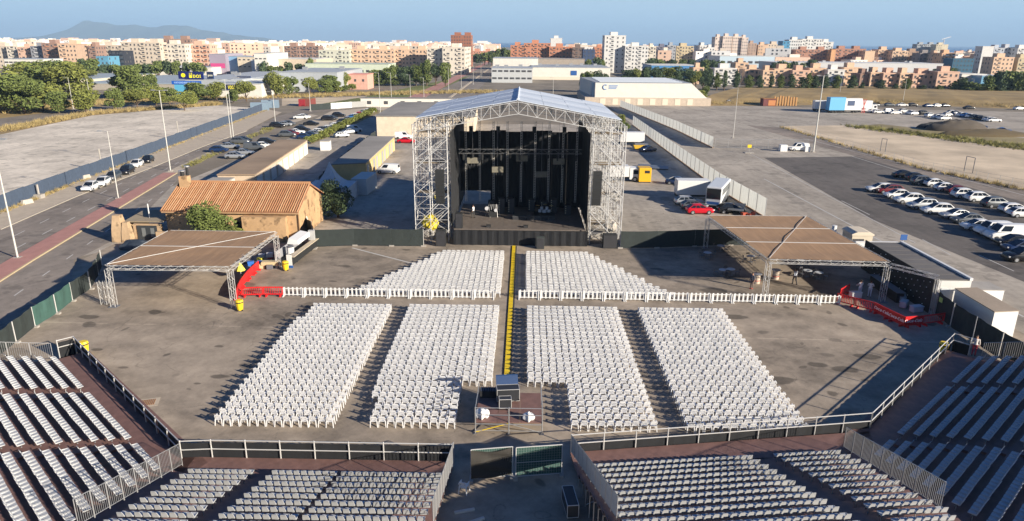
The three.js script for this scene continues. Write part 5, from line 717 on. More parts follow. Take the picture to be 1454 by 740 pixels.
// ---------- fences beyond the arena ----------
{
  const mF = M(0.07, 0.1, 0.155, 0.85, { map: T.cloth }), t = thing('site_fence', 'long dark blue screened fence along the pale lot', 'fence'), P = [[-70, -68], [-75.07,-95.79], [-77.78,-116.28], [-80.84,-144.96], [-86.01,-189.17], [-93.47,-254.78]];
  for (let i = 0; i + 1 < P.length; i++) { const [a, b] = [P[i], P[i + 1]], l = Math.hypot(b[0] - a[0], b[1] - a[1]), n = Math.round(l / 3.4); for (let k = 0; k < n; k++) { const f = s => [a[0] + (b[0] - a[0]) * s, a[1] + (b[1] - a[1]) * s], p = f(k / n), q = f((k + 1) / n), h = 2.4 + 0.05 * Math.sin(k * 2.3); part(t, 'screen_panel', G().hex([[p[0], 0.1, p[1]], [p[0] + 0.05, 0.1, p[1]], [q[0] + 0.05, 0.1, q[1] + 0.02], [q[0], 0.1, q[1] + 0.02], [p[0], h, p[1]], [p[0] + 0.05, h, p[1]], [q[0] + 0.05, h, q[1] + 0.02], [q[0], h, q[1] + 0.02]]), mF); part(t, 'post', G().bar([p[0] - 0.08, 0, p[1]], [p[0] - 0.08, h + 0.05, p[1]], 0.05, 5), tone.galv); } }
  for (const [x, z, h] of [[-75.66,-105.15,2.24],[-79.8,-129.1,4.26],[-86.37,-173.4,4.53]]) { const p = thing('pylon', 'short pale concrete post standing at the blue fence', 'post', x, 0, z, 0, 'posts at the blue fence'); part(p, 'shaft', G().bar([0, 0.3, 0], [0, h, 0], 0.16, 6), tone.concrete); part(p, 'footing', G().bb(-0.6, 0.6, 0, 0.7, -0.5, 0.5), tone.concrete); }
  for (const [x, z] of [[-79.07,-121.34],[-85.4,-149.46],[-84.57,-152.56],[-84.86,-161.24],[-85.59,-169.6],[-87.17,-184.52],[-75.78,-101.19]]) solo('concrete_block', 'pale concrete block on the footpath under the blue fence', 'block', G().hex([[-0.9, 0.1, 0.3], [0.9, 0.1, 0.3], [0.9, 0.1, -0.3], [-0.9, 0.1, -0.3], [-0.7, 0.75, 0.2], [0.8, 0.7, 0.2], [0.8, 0.7, -0.2], [-0.7, 0.75, -0.2]]), M(0.55, 0.5, 0.43, 0.95, { map: T.stucco }), x + 0.9, 0, z, 1.3 + 0.2 * rnd(), 'concrete blocks under the blue fence');
  const steel = (label, P, h, m, step = 3.4) => { const t = thing('steel_fence', label, 'fence'); for (let i = 0; i + 1 < P.length; i++) { const [a, b] = [P[i], P[i + 1]], l = Math.hypot(b[0] - a[0], b[1] - a[1]), n = Math.max(1, Math.round(l / step)); for (let k = 0; k < n; k++) { const p = [a[0] + (b[0] - a[0]) * k / n, a[1] + (b[1] - a[1]) * k / n], q = [a[0] + (b[0] - a[0]) * (k + 0.99) / n, a[1] + (b[1] - a[1]) * (k + 0.99) / n], g = G(), R = 8; for (let j = 0; j < R; j++) { const f = (s, y) => { const o = j % 2 === 0 === (s > j / R) ? 0.04 : 0; return [p[0] + (q[0] - p[0]) * s + o, y, p[1] + (q[1] - p[1]) * s + o * 0.5]; }; g.quad(f(j / R, 0.25), f((j + 1) / R, 0.25), f((j + 1) / R, h), f(j / R, h)); } part(t, 'panel', g, m); part(t, 'post', G().bar([p[0] - 0.06, 0, p[1]], [p[0] - 0.06, h + 0.1, p[1]], 0.05, 5), tone.galv); } part(t, 'plinth', G().bar([a[0], 0.12, a[1]], [b[0], 0.12, b[1]], 0.15, 4), M(0.45, 0.27, 0.15, 0.9)); } };
  const mS = new THREE.MeshPhysicalMaterial({ color: new THREE.Color().setRGB(0.72, 0.73, 0.69), roughness: 1, transmission: 0.5, thickness: 0, side: THREE.DoubleSide, map: T.metal }); // fine see-through mesh sheet

  steel('tall pale grey steel fence beside the backstage yard', [[35, -98], [33.6, -118], [33.3, -173], [33.2, -215]], 2.9, mS); steel('pale grey steel fence across the open car park', [[45.5, -168], [44, -203], [37.5, -277]], 2.7, mS); 
  const mg = thing('mesh_gate_run', 'low galvanised mesh gate run on the car park', 'fence'); for (let i = 0; i < 7; i++) { const x = 46 + i * 3.2, z = -168.3; part(mg, 'frame', G().bar([x, 0, z], [x, 2.2, z], 0.05, 5).bar([x, 2.2, z], [x + 3.2, 2.2, z], 0.04, 5).bar([x, 0.2, z], [x + 3.2, 0.2, z], 0.04, 5), tone.galv); const g = G(); for (let k = 1; k < 14; k++) g.bar([x + k * 0.23, 0.2, z], [x + k * 0.23, 2.2, z], 0.024, 3); part(mg, 'wire', g, tone.galv, true); }
  const bb = thing('barrier_booth', 'white barrier machine with boom on the car park', 'barrier', 61, 0, -164.5); part(bb, 'housing', G().bb(-0.8, 0.8, 0, 1.5, -0.7, 0.7), tone.white); part(bb, 'housing', G().bb(5, 6.2, 0, 1.1, -0.6, 0.6), tone.white); part(bb, 'boom', G().bar([0.8, 1.1, 0], [5, 1.1, 0], 0.08, 6), tone.white);
  const ys = thing('yellow_sign', 'small yellow sign on a post before the mesh gate', 'sign', 52, 0, -161); part(ys, 'board', G().bb(-0.45, 0.45, 1.2, 1.9, -0.03, 0.03), tone.yellow); part(ys, 'post', G().bar([0, 0.2, 0], [0, 1.2, 0], 0.05, 6), tone.galv); part(ys, 'island', G().bb(-1, 1, 0, 0.15, -0.6, 0.6), tone.concrete);
  const wire = thing('wire_fence', 'thin wire fence with goal-like frames along the dirt lot', 'fence'), Q = [[76.79,-213.2], [78.93,-172.21], [80.78,-140.83], [87.57,-120.94], [112, -100]]; for (let i = 0; i + 1 < Q.length; i++) { const [a, b] = [Q[i], Q[i + 1]], n = 9; for (let k = 0; k < n; k++) { const x = a[0] + (b[0] - a[0]) * k / n, z = a[1] + (b[1] - a[1]) * k / n; part(wire, 'post', G().bar([x, 0, z], [x, 1.8, z], 0.035, 4), tone.galv); } for (const y of [0.5, 1.1, 1.75]) part(wire, 'wire', G().bar([a[0], y, a[1]], [b[0], y, b[1]], 0.02, 3), tone.galv); }
  for (const [a, b] of [[[84.35,-165.71], [84.99,-164.65]], [[88.43,-139.71], [88.69,-137.38]]]) part(wire, 'gate_frame', G().bar([a[0], 0, a[1]], [a[0], 3, a[1]], 0.08, 5).bar([b[0], 0, b[1]], [b[0], 3, b[1]], 0.08, 5).bar([a[0], 3, a[1]], [b[0], 3, b[1]], 0.06, 5), tone.steel);
}

// ---------- the old stone house ----------
{
  const t = thing('stone_house', 'old ochre stone house with ribbed clay tile roof beside the road', 'house'), x0 = -44.4, x1 = -27.9, z0 = -93.8, z1 = -83.2, he = 3.6, hr = 6.2, zm = (z0 + z1) / 2, mW = M(0.62, 0.41, 0.23, 0.95, { map: T.wall });
  const g = G().quad([x0, 0, z1], [x1, 0, z1], [x1, he, z1], [x0, he, z1]).quad([x1, 0, z0], [x0, 0, z0], [x0, he, z0], [x1, he, z0]);
  for (const [x, f] of [[x1, 1], [x0, -1]]) { const q = [[x, 0, z1], [x, 0, z0], [x, he, z0], [x, hr - 0.1, zm], [x, he, z1]]; for (let i = 1; i < 4; i++) f > 0 ? g.tri(q[0], q[i], q[i + 1]) : g.tri(q[0], q[i + 1], q[i]); }
  part(t, 'wall', g, mW); part(t, 'buttress', G().bb(-34.6, -29.2, 0, 3.2, z1 + 0.004, z1 + 0.9), mW); part(t, 'cornice', G().bb(x0 - 0.3, x1 + 0.2, he - 0.12, he + 0.06, z1, z1 + 0.42), M(0.5, 0.32, 0.18, 0.9, { map: T.wall }));
  const roof = part(t, 'roof', G().hex([[x0 - 0.4, he + 0.07, z1 + 0.45], [x1 + 0.25, he + 0.07, z1 + 0.45], [x1 + 0.25, hr - 0.12, zm], [x0 - 0.4, hr - 0.12, zm], [x0 - 0.4, he + 0.15, z1 + 0.45], [x1 + 0.25, he + 0.15, z1 + 0.45], [x1 + 0.25, hr, zm], [x0 - 0.4, hr, zm]]).hex([[x0 - 0.4, hr - 0.12, zm], [x1 + 0.25, hr - 0.12, zm], [x1 + 0.25, he + 0.07, z0 - 0.45], [x0 - 0.4, he + 0.07, z0 - 0.45], [x0 - 0.4, hr, zm], [x1 + 0.25, hr, zm], [x1 + 0.25, he + 0.15, z0 - 0.45], [x0 - 0.4, he + 0.15, z0 - 0.45]]), M(0.3, 0.13, 0.07, 0.95));
  const tm = [M(0.52, 0.27, 0.13, 0.9, { map: T.stucco }), M(0.47, 0.23, 0.11, 0.9, { map: T.stucco }), M(0.56, 0.32, 0.17, 0.9, { map: T.stucco })], N = 60;
  for (let i = 0; i < N; i++) { const x = x0 - 0.25 + (x1 - x0 + 0.35) * i / (N - 1), o = 0.02 * rnd(); for (const [za, zb] of [[z1 + 0.5, zm], [z0 - 0.5, zm]]) { const gg = G(), q = 5; for (let k = 0; k < q; k++) { const f = s => [x + 0.012 * Math.sin(k * 3 + i), he + 0.2 + (hr - he - 0.15) * s + o, za + (zb - za) * s]; gg.bar(f(k / q), f((k + 1) / q + 0.01), 0.1, 6, 0.085); } part(roof, 'tile_course', gg, tm[Math.floor(rnd() * 3)]); } }
  part(roof, 'ridge_tiles', G().bar([x0 - 0.4, hr + 0.12, zm], [x1 + 0.25, hr + 0.12, zm], 0.17, 6), tm[0]);
  const c = part(t, 'chimney', G().bb(-44.2, -43.1, 4.6, 7.2, zm + 0.3, zm + 1.3), mW); part(c, 'chimney_pot', G().bar([-43.9, 7.2, zm + 0.8], [-43.9, 7.8, zm + 0.8], 0.22, 8), tone.black); part(c, 'cowl', G().bar([-43.9, 7.8, zm + 0.8], [-43.9, 7.9, zm + 0.8], 0.4, 8), tone.galv); part(c, 'chimney_pot', G().bar([-43.4, 7.2, zm + 0.4], [-43.4, 8.3, zm + 0.4], 0.16, 8), tone.black); part(c, 'cowl', G().bar([-43.4, 8.3, zm + 0.4], [-43.4, 8.45, zm + 0.4], 0.36, 8), tone.galv);
  part(t, 'gable_slit', G().bb(x1 + 0.004, x1 + 0.03, 3.3, 4.3, zm + 0.6, zm + 0.95), tone.wood); part(t, 'gable_door', G().bb(x1 + 0.004, x1 + 0.04, 0, 1.7, zm + 1.2, zm + 1.5), tone.wood); part(t, 'front_doorway', G().bb(-35.6, -34.7, 0, 2.4, z1 + 0.004, z1 + 0.05), tone.black);
  part(t, 'drainpipe', G().bar([x1 + 0.1, 0, z1 + 0.1], [x1 + 0.1, he, z1 + 0.1], 0.07, 6), tone.wood); part(t, 'leaning_plank', G().bar([x1 + 0.9, 0, z1 - 2.5], [x1 + 0.1, 2.4, z1 - 3], 0.06, 4), tone.white);
  const p = thing('stone_porch', 'crumbling stone gateway with flat tiled lean-to at the road end of the house', 'outbuilding'), mP = M(0.6, 0.43, 0.27, 0.95, { map: T.wall });
  part(p, 'lean_to_roof', G().hex([[-49.8, 2.1, -83.2], [-44.6, 2.3, -82.6], [-44.6, 2.5, -88], [-49.8, 2.4, -88], [-49.8, 2.25, -83.2], [-44.6, 2.45, -82.6], [-44.6, 2.65, -88], [-49.8, 2.55, -88]]), M(0.42, 0.34, 0.23, 0.95, { map: T.dirt })); part(p, 'front_wall', G().bb(-48.4, -44.9, 0, 2.05, -83.0, -82.6), mP); part(p, 'side_wall', G().bb(-49.6, -49.2, 0, 2.05, -87.8, -83), mP);
  for (const [x, z, h, w] of [[-49.9, -82.2, 3.3, 0.75], [-48.8, -81.9, 2.5, 0.55]]) part(p, 'pillar', G().loft([[0, w], [h * 0.5, w * 0.85], [h, w * 0.55]].map(([y, r]) => [[x - r, y, z + r], [x + r, y, z + r], [x + r, y, z - r], [x - r, y, z - r]])), mP);
  part(p, 'dark_gate', G().bb(-47.9, -45.4, 0.1, 1.9, -82.56, -82.5), M(0.03, 0.035, 0.04, 0.7)); for (const x of [-47.3, -46.2]) part(p, 'gate_panel', G().bb(x, x + 0.45, 0.5, 1.6, -82.495, -82.46), M(0.15, 0.16, 0.16, 0.7)); part(p, 'garden_wall', G().bb(-44.8, -40, 0, 1.5, -81.4, -81.0), mP); part(p, 'pole', G().bar([-47.2, 2.4, -84.5], [-47.2, 4.2, -84.5], 0.07, 6), tone.white);
  solo('tarpaulin_heap', 'dark tarpaulin heap before the stone gateway', 'tarpaulin', (() => { const g = new THREE.IcosahedronGeometry(1.2, 3), q = g.attributes.position; for (let i = 0; i < q.count; i++) { const k = 0.8 + 0.4 * vn(q.getX(i) * 2 + 9, q.getZ(i) * 2 + q.getY(i) + 9, 64, 70); q.setXYZ(i, q.getX(i) * 1.6 * k, Math.max(-0.1, q.getY(i) * 0.8 * k), q.getZ(i) * k); } g.computeVertexNormals(); return g; })(), M(0.025, 0.035, 0.05, 0.6), -46.4, 0.1, -79);
}
// ---------- low buildings round the yard ----------
const mRoofG = M(0.4, 0.37, 0.33, 0.85, { map: T.dirt });
function shed(label, C, h, mW, mR, doors, name = 'shed') { // C: outline, front edge = C[0] -> C[1]
  const t = thing(name, label, 'building'); part(t, 'wall', G().prism(C, 0, h), mW); const cx = C.reduce((s, p) => s + p[0], 0) / C.length, cz = C.reduce((s, p) => s + p[1], 0) / C.length; part(t, 'roof', G().prism(C.map(p => [cx + (p[0] - cx) * 1.02, cz + (p[1] - cz) * 1.01]), h + 0.003, h + 0.18), mR);
  if (doors) { const [e0, e1, n, w, hh, m, y0 = 0] = doors, a = C[e0], b = C[e1], l = Math.hypot(b[0] - a[0], b[1] - a[1]), dx = (b[0] - a[0]) / l, dz = (b[1] - a[1]) / l; let nx = dz, nz = -dx; if ((a[0] - cx) * nx + (a[1] - cz) * nz < 0) { nx = -nx; nz = -nz; } for (let i = 0; i < n; i++) { const s = l * (i + 0.5) / n, x = a[0] + dx * s, z = a[1] + dz * s; part(t, y0 ? 'window' : 'door', G().box(x + nx * 0.04, y0 + hh / 2, z + nz * 0.04, w, hh, 0.09, Math.atan2(-dz, dx)), Array.isArray(m) ? m[i % m.length] : m); } }
  return t;
}
shed('long cream garage block with white doors beside the gravel parking', [[-44, -112], [-47.9, -153.5], [-54, -153], [-50, -111.5]], 2.8, M(0.66, 0.52, 0.38, 0.9, { map: T.stucco }), M(0.42, 0.3, 0.2, 0.95, { map: T.dirt }), [0, 1, 9, 3.4, 2.3, [M(0.75, 0.72, 0.66, 0.7), M(0.72, 0.66, 0.56, 0.7)]]);
shed('long yellow storage shed with flat grey roof and grey doors behind the tent', [[-28.4, -124], [-29.7, -160], [-35.5, -160], [-34, -122]], 2.9, M(0.68, 0.49, 0.22, 0.9, { map: T.stucco }), mRoofG, [0, 1, 11, 1.5, 2.4, [M(0.36, 0.38, 0.4, 0.6), M(0.66, 0.5, 0.26, 0.8), M(0.3, 0.32, 0.34, 0.6)]]);
shed('pale warehouse with flat ribbed roof behind the stage corner', [[-38.5, -183], [-13, -184], [-15, -228], [-40, -226]], 5.2, M(0.74, 0.63, 0.48, 0.9, { map: T.stucco }), mRoofG, null, 'warehouse');
shed('white utility hut at the end of the cream garages', [[-46.3, -157.6], [-44.2, -157.8], [-44.4, -160], [-46.6, -160]], 2, tone.white, tone.concrete);
shed('small pale hut with corrugated front at the road end of the garages', [[-50.5, -108.5], [-47, -108.5], [-47, -111], [-50.5, -111]], 2.4, M(0.6, 0.6, 0.55, 0.8), tone.concrete, [0, 1, 2, 1.2, 1.8, M(0.35, 0.42, 0.42, 0.6)]);
shed('white portable hut among bushes behind the stone house', [[-44.5, -99], [-42.6, -99], [-42.6, -100.6], [-44.5, -100.6]], 2.3, tone.white, tone.white);
clothFence('black screen fence between the cream garages and the yellow shed', [[-33, -108], [-35.2, -120], [-36, -135], [-37, -150], [-37.5, -165], [-38, -178]], 2, tone.darkmesh);
{ // white pagoda tent and container
  const t = thing('pagoda_tent', 'white peaked pagoda tent in the shade behind the stone house', 'tent', -30.2, 0, -107); const mT = M(0.72, 0.73, 0.74, 0.7, { map: T.cloth }), g = G(), n = 12, R = 3.4, prof = s => [2.4 + 3.6 * Math.pow(1 - s, 2.6), s];
  for (let k = 0; k < 8; k++) for (let i = 0; i < 4; i++) { const c = (s, j) => { const a = [[-1, 1], [1, 1], [1, -1], [-1, -1]][j % 4]; const [y, r] = prof(s); return [a[0] * R * r, y, a[1] * R * r]; }; g.quad(c((k + 1) / 8, i), c((k + 1) / 8, i + 1), c(k / 8 + 0.002, i + 1), c(k / 8 + 0.002, i)); }
  part(t, 'tent_roof', g, mT); for (let i = 0; i < 4; i++) { const a = [[-1, 1], [1, 1], [1, -1], [-1, -1]], p = a[i], q = a[(i + 1) % 4]; part(t, 'side_wall', G().quad([p[0] * R, 0, p[1] * R], [q[0] * R, 0, q[1] * R], [q[0] * R, 2.42, q[1] * R], [p[0] * R, 2.42, p[1] * R]), mT); part(t, 'pole', G().bar([p[0] * R, 0, p[1] * R], [p[0] * R, 2.5, p[1] * R], 0.05, 6), tone.alu); }
  const c = thing('site_container', 'pale container beside the pagoda tent', 'container', -26.4, 0, -113.5, -0.05); part(c, 'wall', G().bb(-1.25, 1.25, 0.05, 2.6, -3.2, 3.2), M(0.62, 0.64, 0.63, 0.6, { map: T.paint })); for (let i = 0; i < 14; i++) part(c, 'rib', G().bb(1.254, 1.29, 0.2, 2.45, -3 + i * 0.44, -2.8 + i * 0.44), M(0.58, 0.6, 0.6, 0.6)); part(c, 'roof', G().bb(-1.28, 1.28, 2.603, 2.68, -3.25, 3.25), M(0.5, 0.52, 0.5, 0.7));
}
// ---------- halls, shops and offices in the middle distance ----------
function hall(name, label, x0, x1, z0, z1, h, mW, mR, o = {}) { // front wall at z1 (towards the arena)
  const t = thing(name, label, 'building'); part(t, 'wall', G().bb(x0, x1, 0, h, z0, z1), mW); part(t, 'roof', G().bb(x0 - 0.2, x1 + 0.2, h + 0.003, h + 0.25, z0 - 0.2, z1 + 0.2), mR);
  if (o.band) part(t, 'plinth_band', G().bb(x0 - 0.06, x1 + 0.06, 0, o.band[0], z1, z1 + 0.08), o.band[1]);
  for (const [a, b, c, d, m, n = 'panel'] of o.panels || []) part(t, n, G().bb(x0 + a, x0 + b, c, d, z1 + 0.09, z1 + 0.2), m);
  if (o.win) { const [n, rows, w, hh] = o.win; for (let r = 0; r < rows; r++) for (let i = 0; i < n; i++) { const x = x0 + (x1 - x0) * (i + 0.5) / n, y = h * (r + 0.62) / rows; part(t, 'window', G().bb(x - w / 2, x + w / 2, y - hh / 2, y + hh / 2, z1 + 0.01, z1 + 0.1), tone.win); } }
  for (let i = 0; i < (o.units || 0); i++) part(t, 'roof_unit', G().box(x0 + (x1 - x0) * (0.1 + 0.8 * hash(i, 3, 9)), h + 0.9, z0 + (z1 - z0) * (0.2 + 0.6 * hash(i, 5, 8)), 2.5, 1.3, 2), tone.galv);
  return t;
}
const mWh = M(0.74, 0.71, 0.64, 0.7, { map: T.paint }), mGy = M(0.42, 0.45, 0.48, 0.6, { map: T.metal }), mBg = M(0.66, 0.55, 0.42, 0.9, { map: T.stucco }), mCr = M(0.7, 0.6, 0.46, 0.9, { map: T.stucco });
{
  const t = thing('exhibition_hall', 'long white hall with beige base and grey roof beyond the steel fence', 'building'), x0 = 28.5, x1 = 72, z0 = -330, z1 = -287; part(t, 'wall', G().prism([[x0, z1], [x1 - 5, z1], [x1 - 5, z0], [x0 - 3, z0]], 3, 8.6), mWh); part(t, 'sloping_end', G().profile([[x1 - 5, 3], [x1 + 1.5, 3], [x1 - 5, 8.6]], z0, z1), mWh); part(t, 'base', G().bb(x0 - 4, x1 + 3, 0, 3, z0, z1 + 1), M(0.6, 0.5, 0.4, 0.9, { map: T.stucco })); part(t, 'roof', G().prism([[x0, z1], [x1 - 5, z1], [x1 - 5, z0], [x0 - 3, z0]], 8.603, 8.8), M(0.36, 0.38, 0.4, 0.6, { map: T.metal }));
  for (let i = 0; i < 8; i++) part(t, 'base_panel', G().bb(x0 + 2 + i * 5, x0 + 4.2 + i * 5, 0.2, 2.6, z1 + 1.01, z1 + 1.08), M(0.68, 0.6, 0.48, 0.9)); for (let i = 0; i < 6; i++) part(t, 'roof_light', G().bb(x0 + 2, x1 - 8, 8.81, 9.1, z1 - 4 - i * 6.5, z1 - 6.5 - i * 6.5), M(0.5, 0.54, 0.6, 0.5)); for (let i = 0; i < 9; i++) part(t, 'side_fin', G().bb(x0 - 0.8, x0 - 0.1, 3, 8.6, z1 - 2 - i * 4.4, z1 - 3.6 - i * 4.4), M(0.25, 0.38, 0.5, 0.5));
  const ring = new THREE.TorusGeometry(0.9, 0.16, 6, 16, 4.4).rotateZ(0.9).translate(x0 + 4, 7, z1 + 0.12); part(t, 'emblem', ring, M(0.12, 0.25, 0.5, 0.6)); for (let i = 0; i < 3; i++) part(t, 'emblem_line', G().bb(x0 + 5.4, x0 + 9 - i * 0.3, 7.4 - i * 0.55, 7.75 - i * 0.55, z1 + 0.01, z1 + 0.08), M(0.2, 0.3, 0.5, 0.6));
}
hall('factory', 'white flat-roofed factory with blue notice behind the stage roof', 4.9, 57.2, -540, -480, 7.91, mWh, mGy, { band: [2, M(0.62, 0.56, 0.46, 0.9)], panels: [[26, 30, 3, 6, tone.blue, 'notice']], units: 5 });
hall('factory', 'taller white block behind the office with grey ribbon windows', -22.84, 9.68, -560, -520, 12.61, mWh, mGy, {});
hall('office', 'grey office with dark ribbon windows beside the avenue', -20.19, 4.89, -470, -440, 8.57, M(0.52, 0.54, 0.55, 0.6, { map: T.metal }), mGy, { win: [7, 2, 2.6, 1.1], units: 3 });
hall('factory', 'brown-roofed shed rising behind the white factory', 10.79, 48.11, -620, -580, 11.04, M(0.42, 0.36, 0.3, 0.9, { map: T.stucco }), M(0.35, 0.3, 0.26, 0.9), {});
// shopping sheds on the left
const signTex = (w, h, f) => { const c = document.createElement('canvas'); c.width = w; c.height = h; f(c.getContext('2d')); const t = new THREE.CanvasTexture(c); t.colorSpace = THREE.SRGBColorSpace; return new THREE.MeshStandardMaterial({ map: t, roughness: 0.6 }); };
function billboard(parent, name, x, y, z, w, h, m) { part(parent, name + '_box', G().bb(x - w / 2, x + w / 2, y - h / 2, y + h / 2, z - 0.35, z - 0.02), tone.blue); const p = part(parent, name, new THREE.PlaneGeometry(w, h), m); p.position.set(x, y, z); }
{
  const z = -318, X = px => px; const a = hall('superstore', 'grey superstore with navy sign and yellow lettering beyond the round trees', -151.94, -126.4, -400, -318, 6.78, mGy, M(0.5, 0.53, 0.55, 0.6, { map: T.metal }), { units: 4 });
  billboard(a, 'shop_sign', -148.93, 8.6, -317.5, 11.39, 3.2, signTex(512, 160, k => { k.fillStyle = '#0d1a5c'; k.fillRect(0, 0, 512, 160); k.fillStyle = '#f4ea1e'; k.beginPath(); k.arc(100, 80, 44, 0, 7); k.fill(); k.font = 'bold 66px sans-serif'; k.fillText('LE', 218, 72); k.font = 'bold 92px sans-serif'; k.fillText('DOI', 290, 132); k.fillRect(218, 80, 60, 54); }));
  billboard(a, 'small_sign', -140.24, 8.68, -317.5, 3, 3.04, signTex(128, 128, k => { k.fillStyle = '#1c2a4a'; k.fillRect(0, 0, 128, 128); k.fillStyle = '#e8e4c8'; k.font = 'bold 52px sans-serif'; k.textAlign = 'center'; k.fillText('pnn', 64, 82); }));
  billboard(a, 'blue_fascia', -151.36, 5.38, -317.5, 13.34, 1.53, signTex(512, 64, k => { k.fillStyle = '#1a55b0'; k.fillRect(0, 0, 512, 64); k.fillStyle = '#a8c8f0'; k.font = 'bold 44px sans-serif'; k.fillText('YATORDAROALDILA', 40, 48); }));
  part(a, 'shop_front', G().bb(-157.08, -144.38, 0, 4.52, -317.9, -317.6), M(0.1, 0.38, 0.6, 0.4));
  const b = hall('superstore', 'low white store with navy and yellow fascia behind bushy trees', -135.8, -113.14, -345, -305, 5.83, mWh, mGy, { units: 2 });
  billboard(b, 'fascia_sign', -127.03, 4.4, -304.5, 12.78, 2.35, signTex(512, 96, k => { k.fillStyle = '#141d50'; k.fillRect(0, 0, 512, 96); k.fillStyle = '#f4ea1e'; k.font = 'bold 84px sans-serif'; k.fillText('VOOOM KU', 200 - 120 + 160, 78, 260); }));
  billboard(b, 'dark_sign', -129.89, 6.61, -329.5, 6.25, 2.6, M(0.06, 0.07, 0.11, 0.5));
  hall('superstore', 'wide grey hall with low blue-grey roof beyond the pine trees', -217.91, -165.79, -430, -345, 2.97, M(0.42, 0.38, 0.32, 0.85, { map: T.stucco }), M(0.42, 0.48, 0.52, 0.6, { map: T.metal }), {});
  hall('superstore', 'pale hall with blue-grey roof at the road edge behind the pines', -282.15, -228.33, -440, -360, 3.37, M(0.62, 0.55, 0.42, 0.85), M(0.42, 0.48, 0.52, 0.6, { map: T.metal }), {});
  hall('workshop', 'grey workshop with stair roof between bushes', -118.83, -90.57, -400, -345, 9.07, mGy, M(0.45, 0.48, 0.5, 0.6, { map: T.metal }), { win: [9, 1, 0.9, 0.7], units: 2 });
  hall('workshop', 'white workshop end beside the grey superstore', -131.17, -113, -390, -330, 6.68, mWh, M(0.5, 0.53, 0.55, 0.6), {});
  hall('villa', 'pink house with salmon roof among the hedges', -92.79, -80.44, -380, -365, 7.37, M(0.72, 0.42, 0.33, 0.9, { map: T.stucco }), M(0.68, 0.3, 0.24, 0.9), { win: [3, 1, 1, 1.2] });
  hall('school', 'long pale green building with small dark windows', -131.78, -81.57, -455, -430, 10.48, M(0.6, 0.66, 0.52, 0.85, { map: T.paint }), M(0.45, 0.5, 0.42, 0.8), { win: [14, 1, 2, 1.4] });
  hall('warehouse', 'purple-grey store with a magenta band far behind the superstores', -206.86, -196.13, -500, -470, 14.72, M(0.3, 0.26, 0.32, 0.7), mGy, { panels: [[0.5, 10, 6, 9, M(0.5, 0.06, 0.2, 0.6), 'magenta_band']] });
  hall('warehouse', 'blue glass showroom far behind the superstores', -198.22, -190.22, -500, -475, 13.35, M(0.2, 0.35, 0.52, 0.3), mGy, {});
  hall('office', 'cream office with small windows and blank white end', -188.36, -173.45, -490, -470, 13.1, mCr, mGy, { win: [5, 3, 1.4, 0.8], panels: [[9, 16, 0, 11.5, tone.white, 'blank_wall']] });
  hall('office', 'white office block with rows of small windows at the road edge', -343.4, -316.99, -490, -470, 10.5, mWh, mGy, { win: [9, 2, 2.4, 0.9], panels: [[24, 36, 0, 9.5, tone.white, 'blank_wall']] });
  hall('warehouse', 'white low sheds behind the pine clump', -300.96, -242.43, -480, -450, 5.89, mWh, M(0.6, 0.6, 0.58, 0.7), {});
  hall('warehouse', 'white low sheds in front of the beige flats', -245.12, -199.78, -490, -455, 6.6, mWh, M(0.62, 0.62, 0.6, 0.7), {});
  hall('workshop', 'white corner workshop behind the grey superstore', -165.87, -158.02, -480, -440, 15.94, mWh, mGy, { win: [3, 2, 1.6, 0.7] });
  hall('warehouse', 'low pale brick sheds beside the green school', -165.42, -133.51, -500, -460, 12.26, mBg, mWh, { win: [6, 1, 2, 1.2] });
  shed('low white cabins behind the stage roof, along the avenue foot', [[-62, -268], [-24, -270], [-24, -276], [-62, -274]], 3, mWh, mRoofG, [0, 1, 6, 1.5, 1.2, tone.win, 1]);
  // containers at the lot corner
  for (const [px, col, nm] of [[-84.37,-270.39, M(0.3, 0.02, 0.03, 0.6), 'red'], [-82.01,-270.66, M(0.2, 0.05, 0.04, 0.7), 'rust red']].map(q => [[q[0], q[1]], q[2], q[3]])) { const t = thing('site_container', nm + ' container at the far corner of the gravel parking', 'container', px[0], 0, px[1]); part(t, 'wall', G().bb(-1.2, 1.2, 0, 2.6, -3, 3), col); part(t, 'roof', G().bb(-1.22, 1.22, 2.603, 2.66, -3.02, 3.02), tone.rust); }
  for (const [x, z] of [[-88.08,-261.02],[-87.96,-249.95]]) { const t = thing('site_container', 'blue-grey container at the end of the blue fence', 'container', x - 6, 0, z, 0.2, 'containers at the end of blue fence'); part(t, 'wall', G().bb(-3, 3, 0, 2.7, -1.2, 1.2), M(0.2, 0.28, 0.36, 0.6, { map: T.metal })); part(t, 'roof', G().bb(-3.02, 3.02, 2.703, 2.76, -1.22, 1.22), M(0.3, 0.36, 0.42, 0.6)); }
  clothFence('grey site hoarding with white boards along the sandy lot', [[-76.49,-251.16],[-70.54,-257.24],[-64.31,-263.61],[-57.78,-270.3],[-50.92,-277.31],[-43.72,-284.67]], 2.2, [tone.darkmesh, tone.white, M(0.3, 0.3, 0.29, 0.8), tone.white]);
}
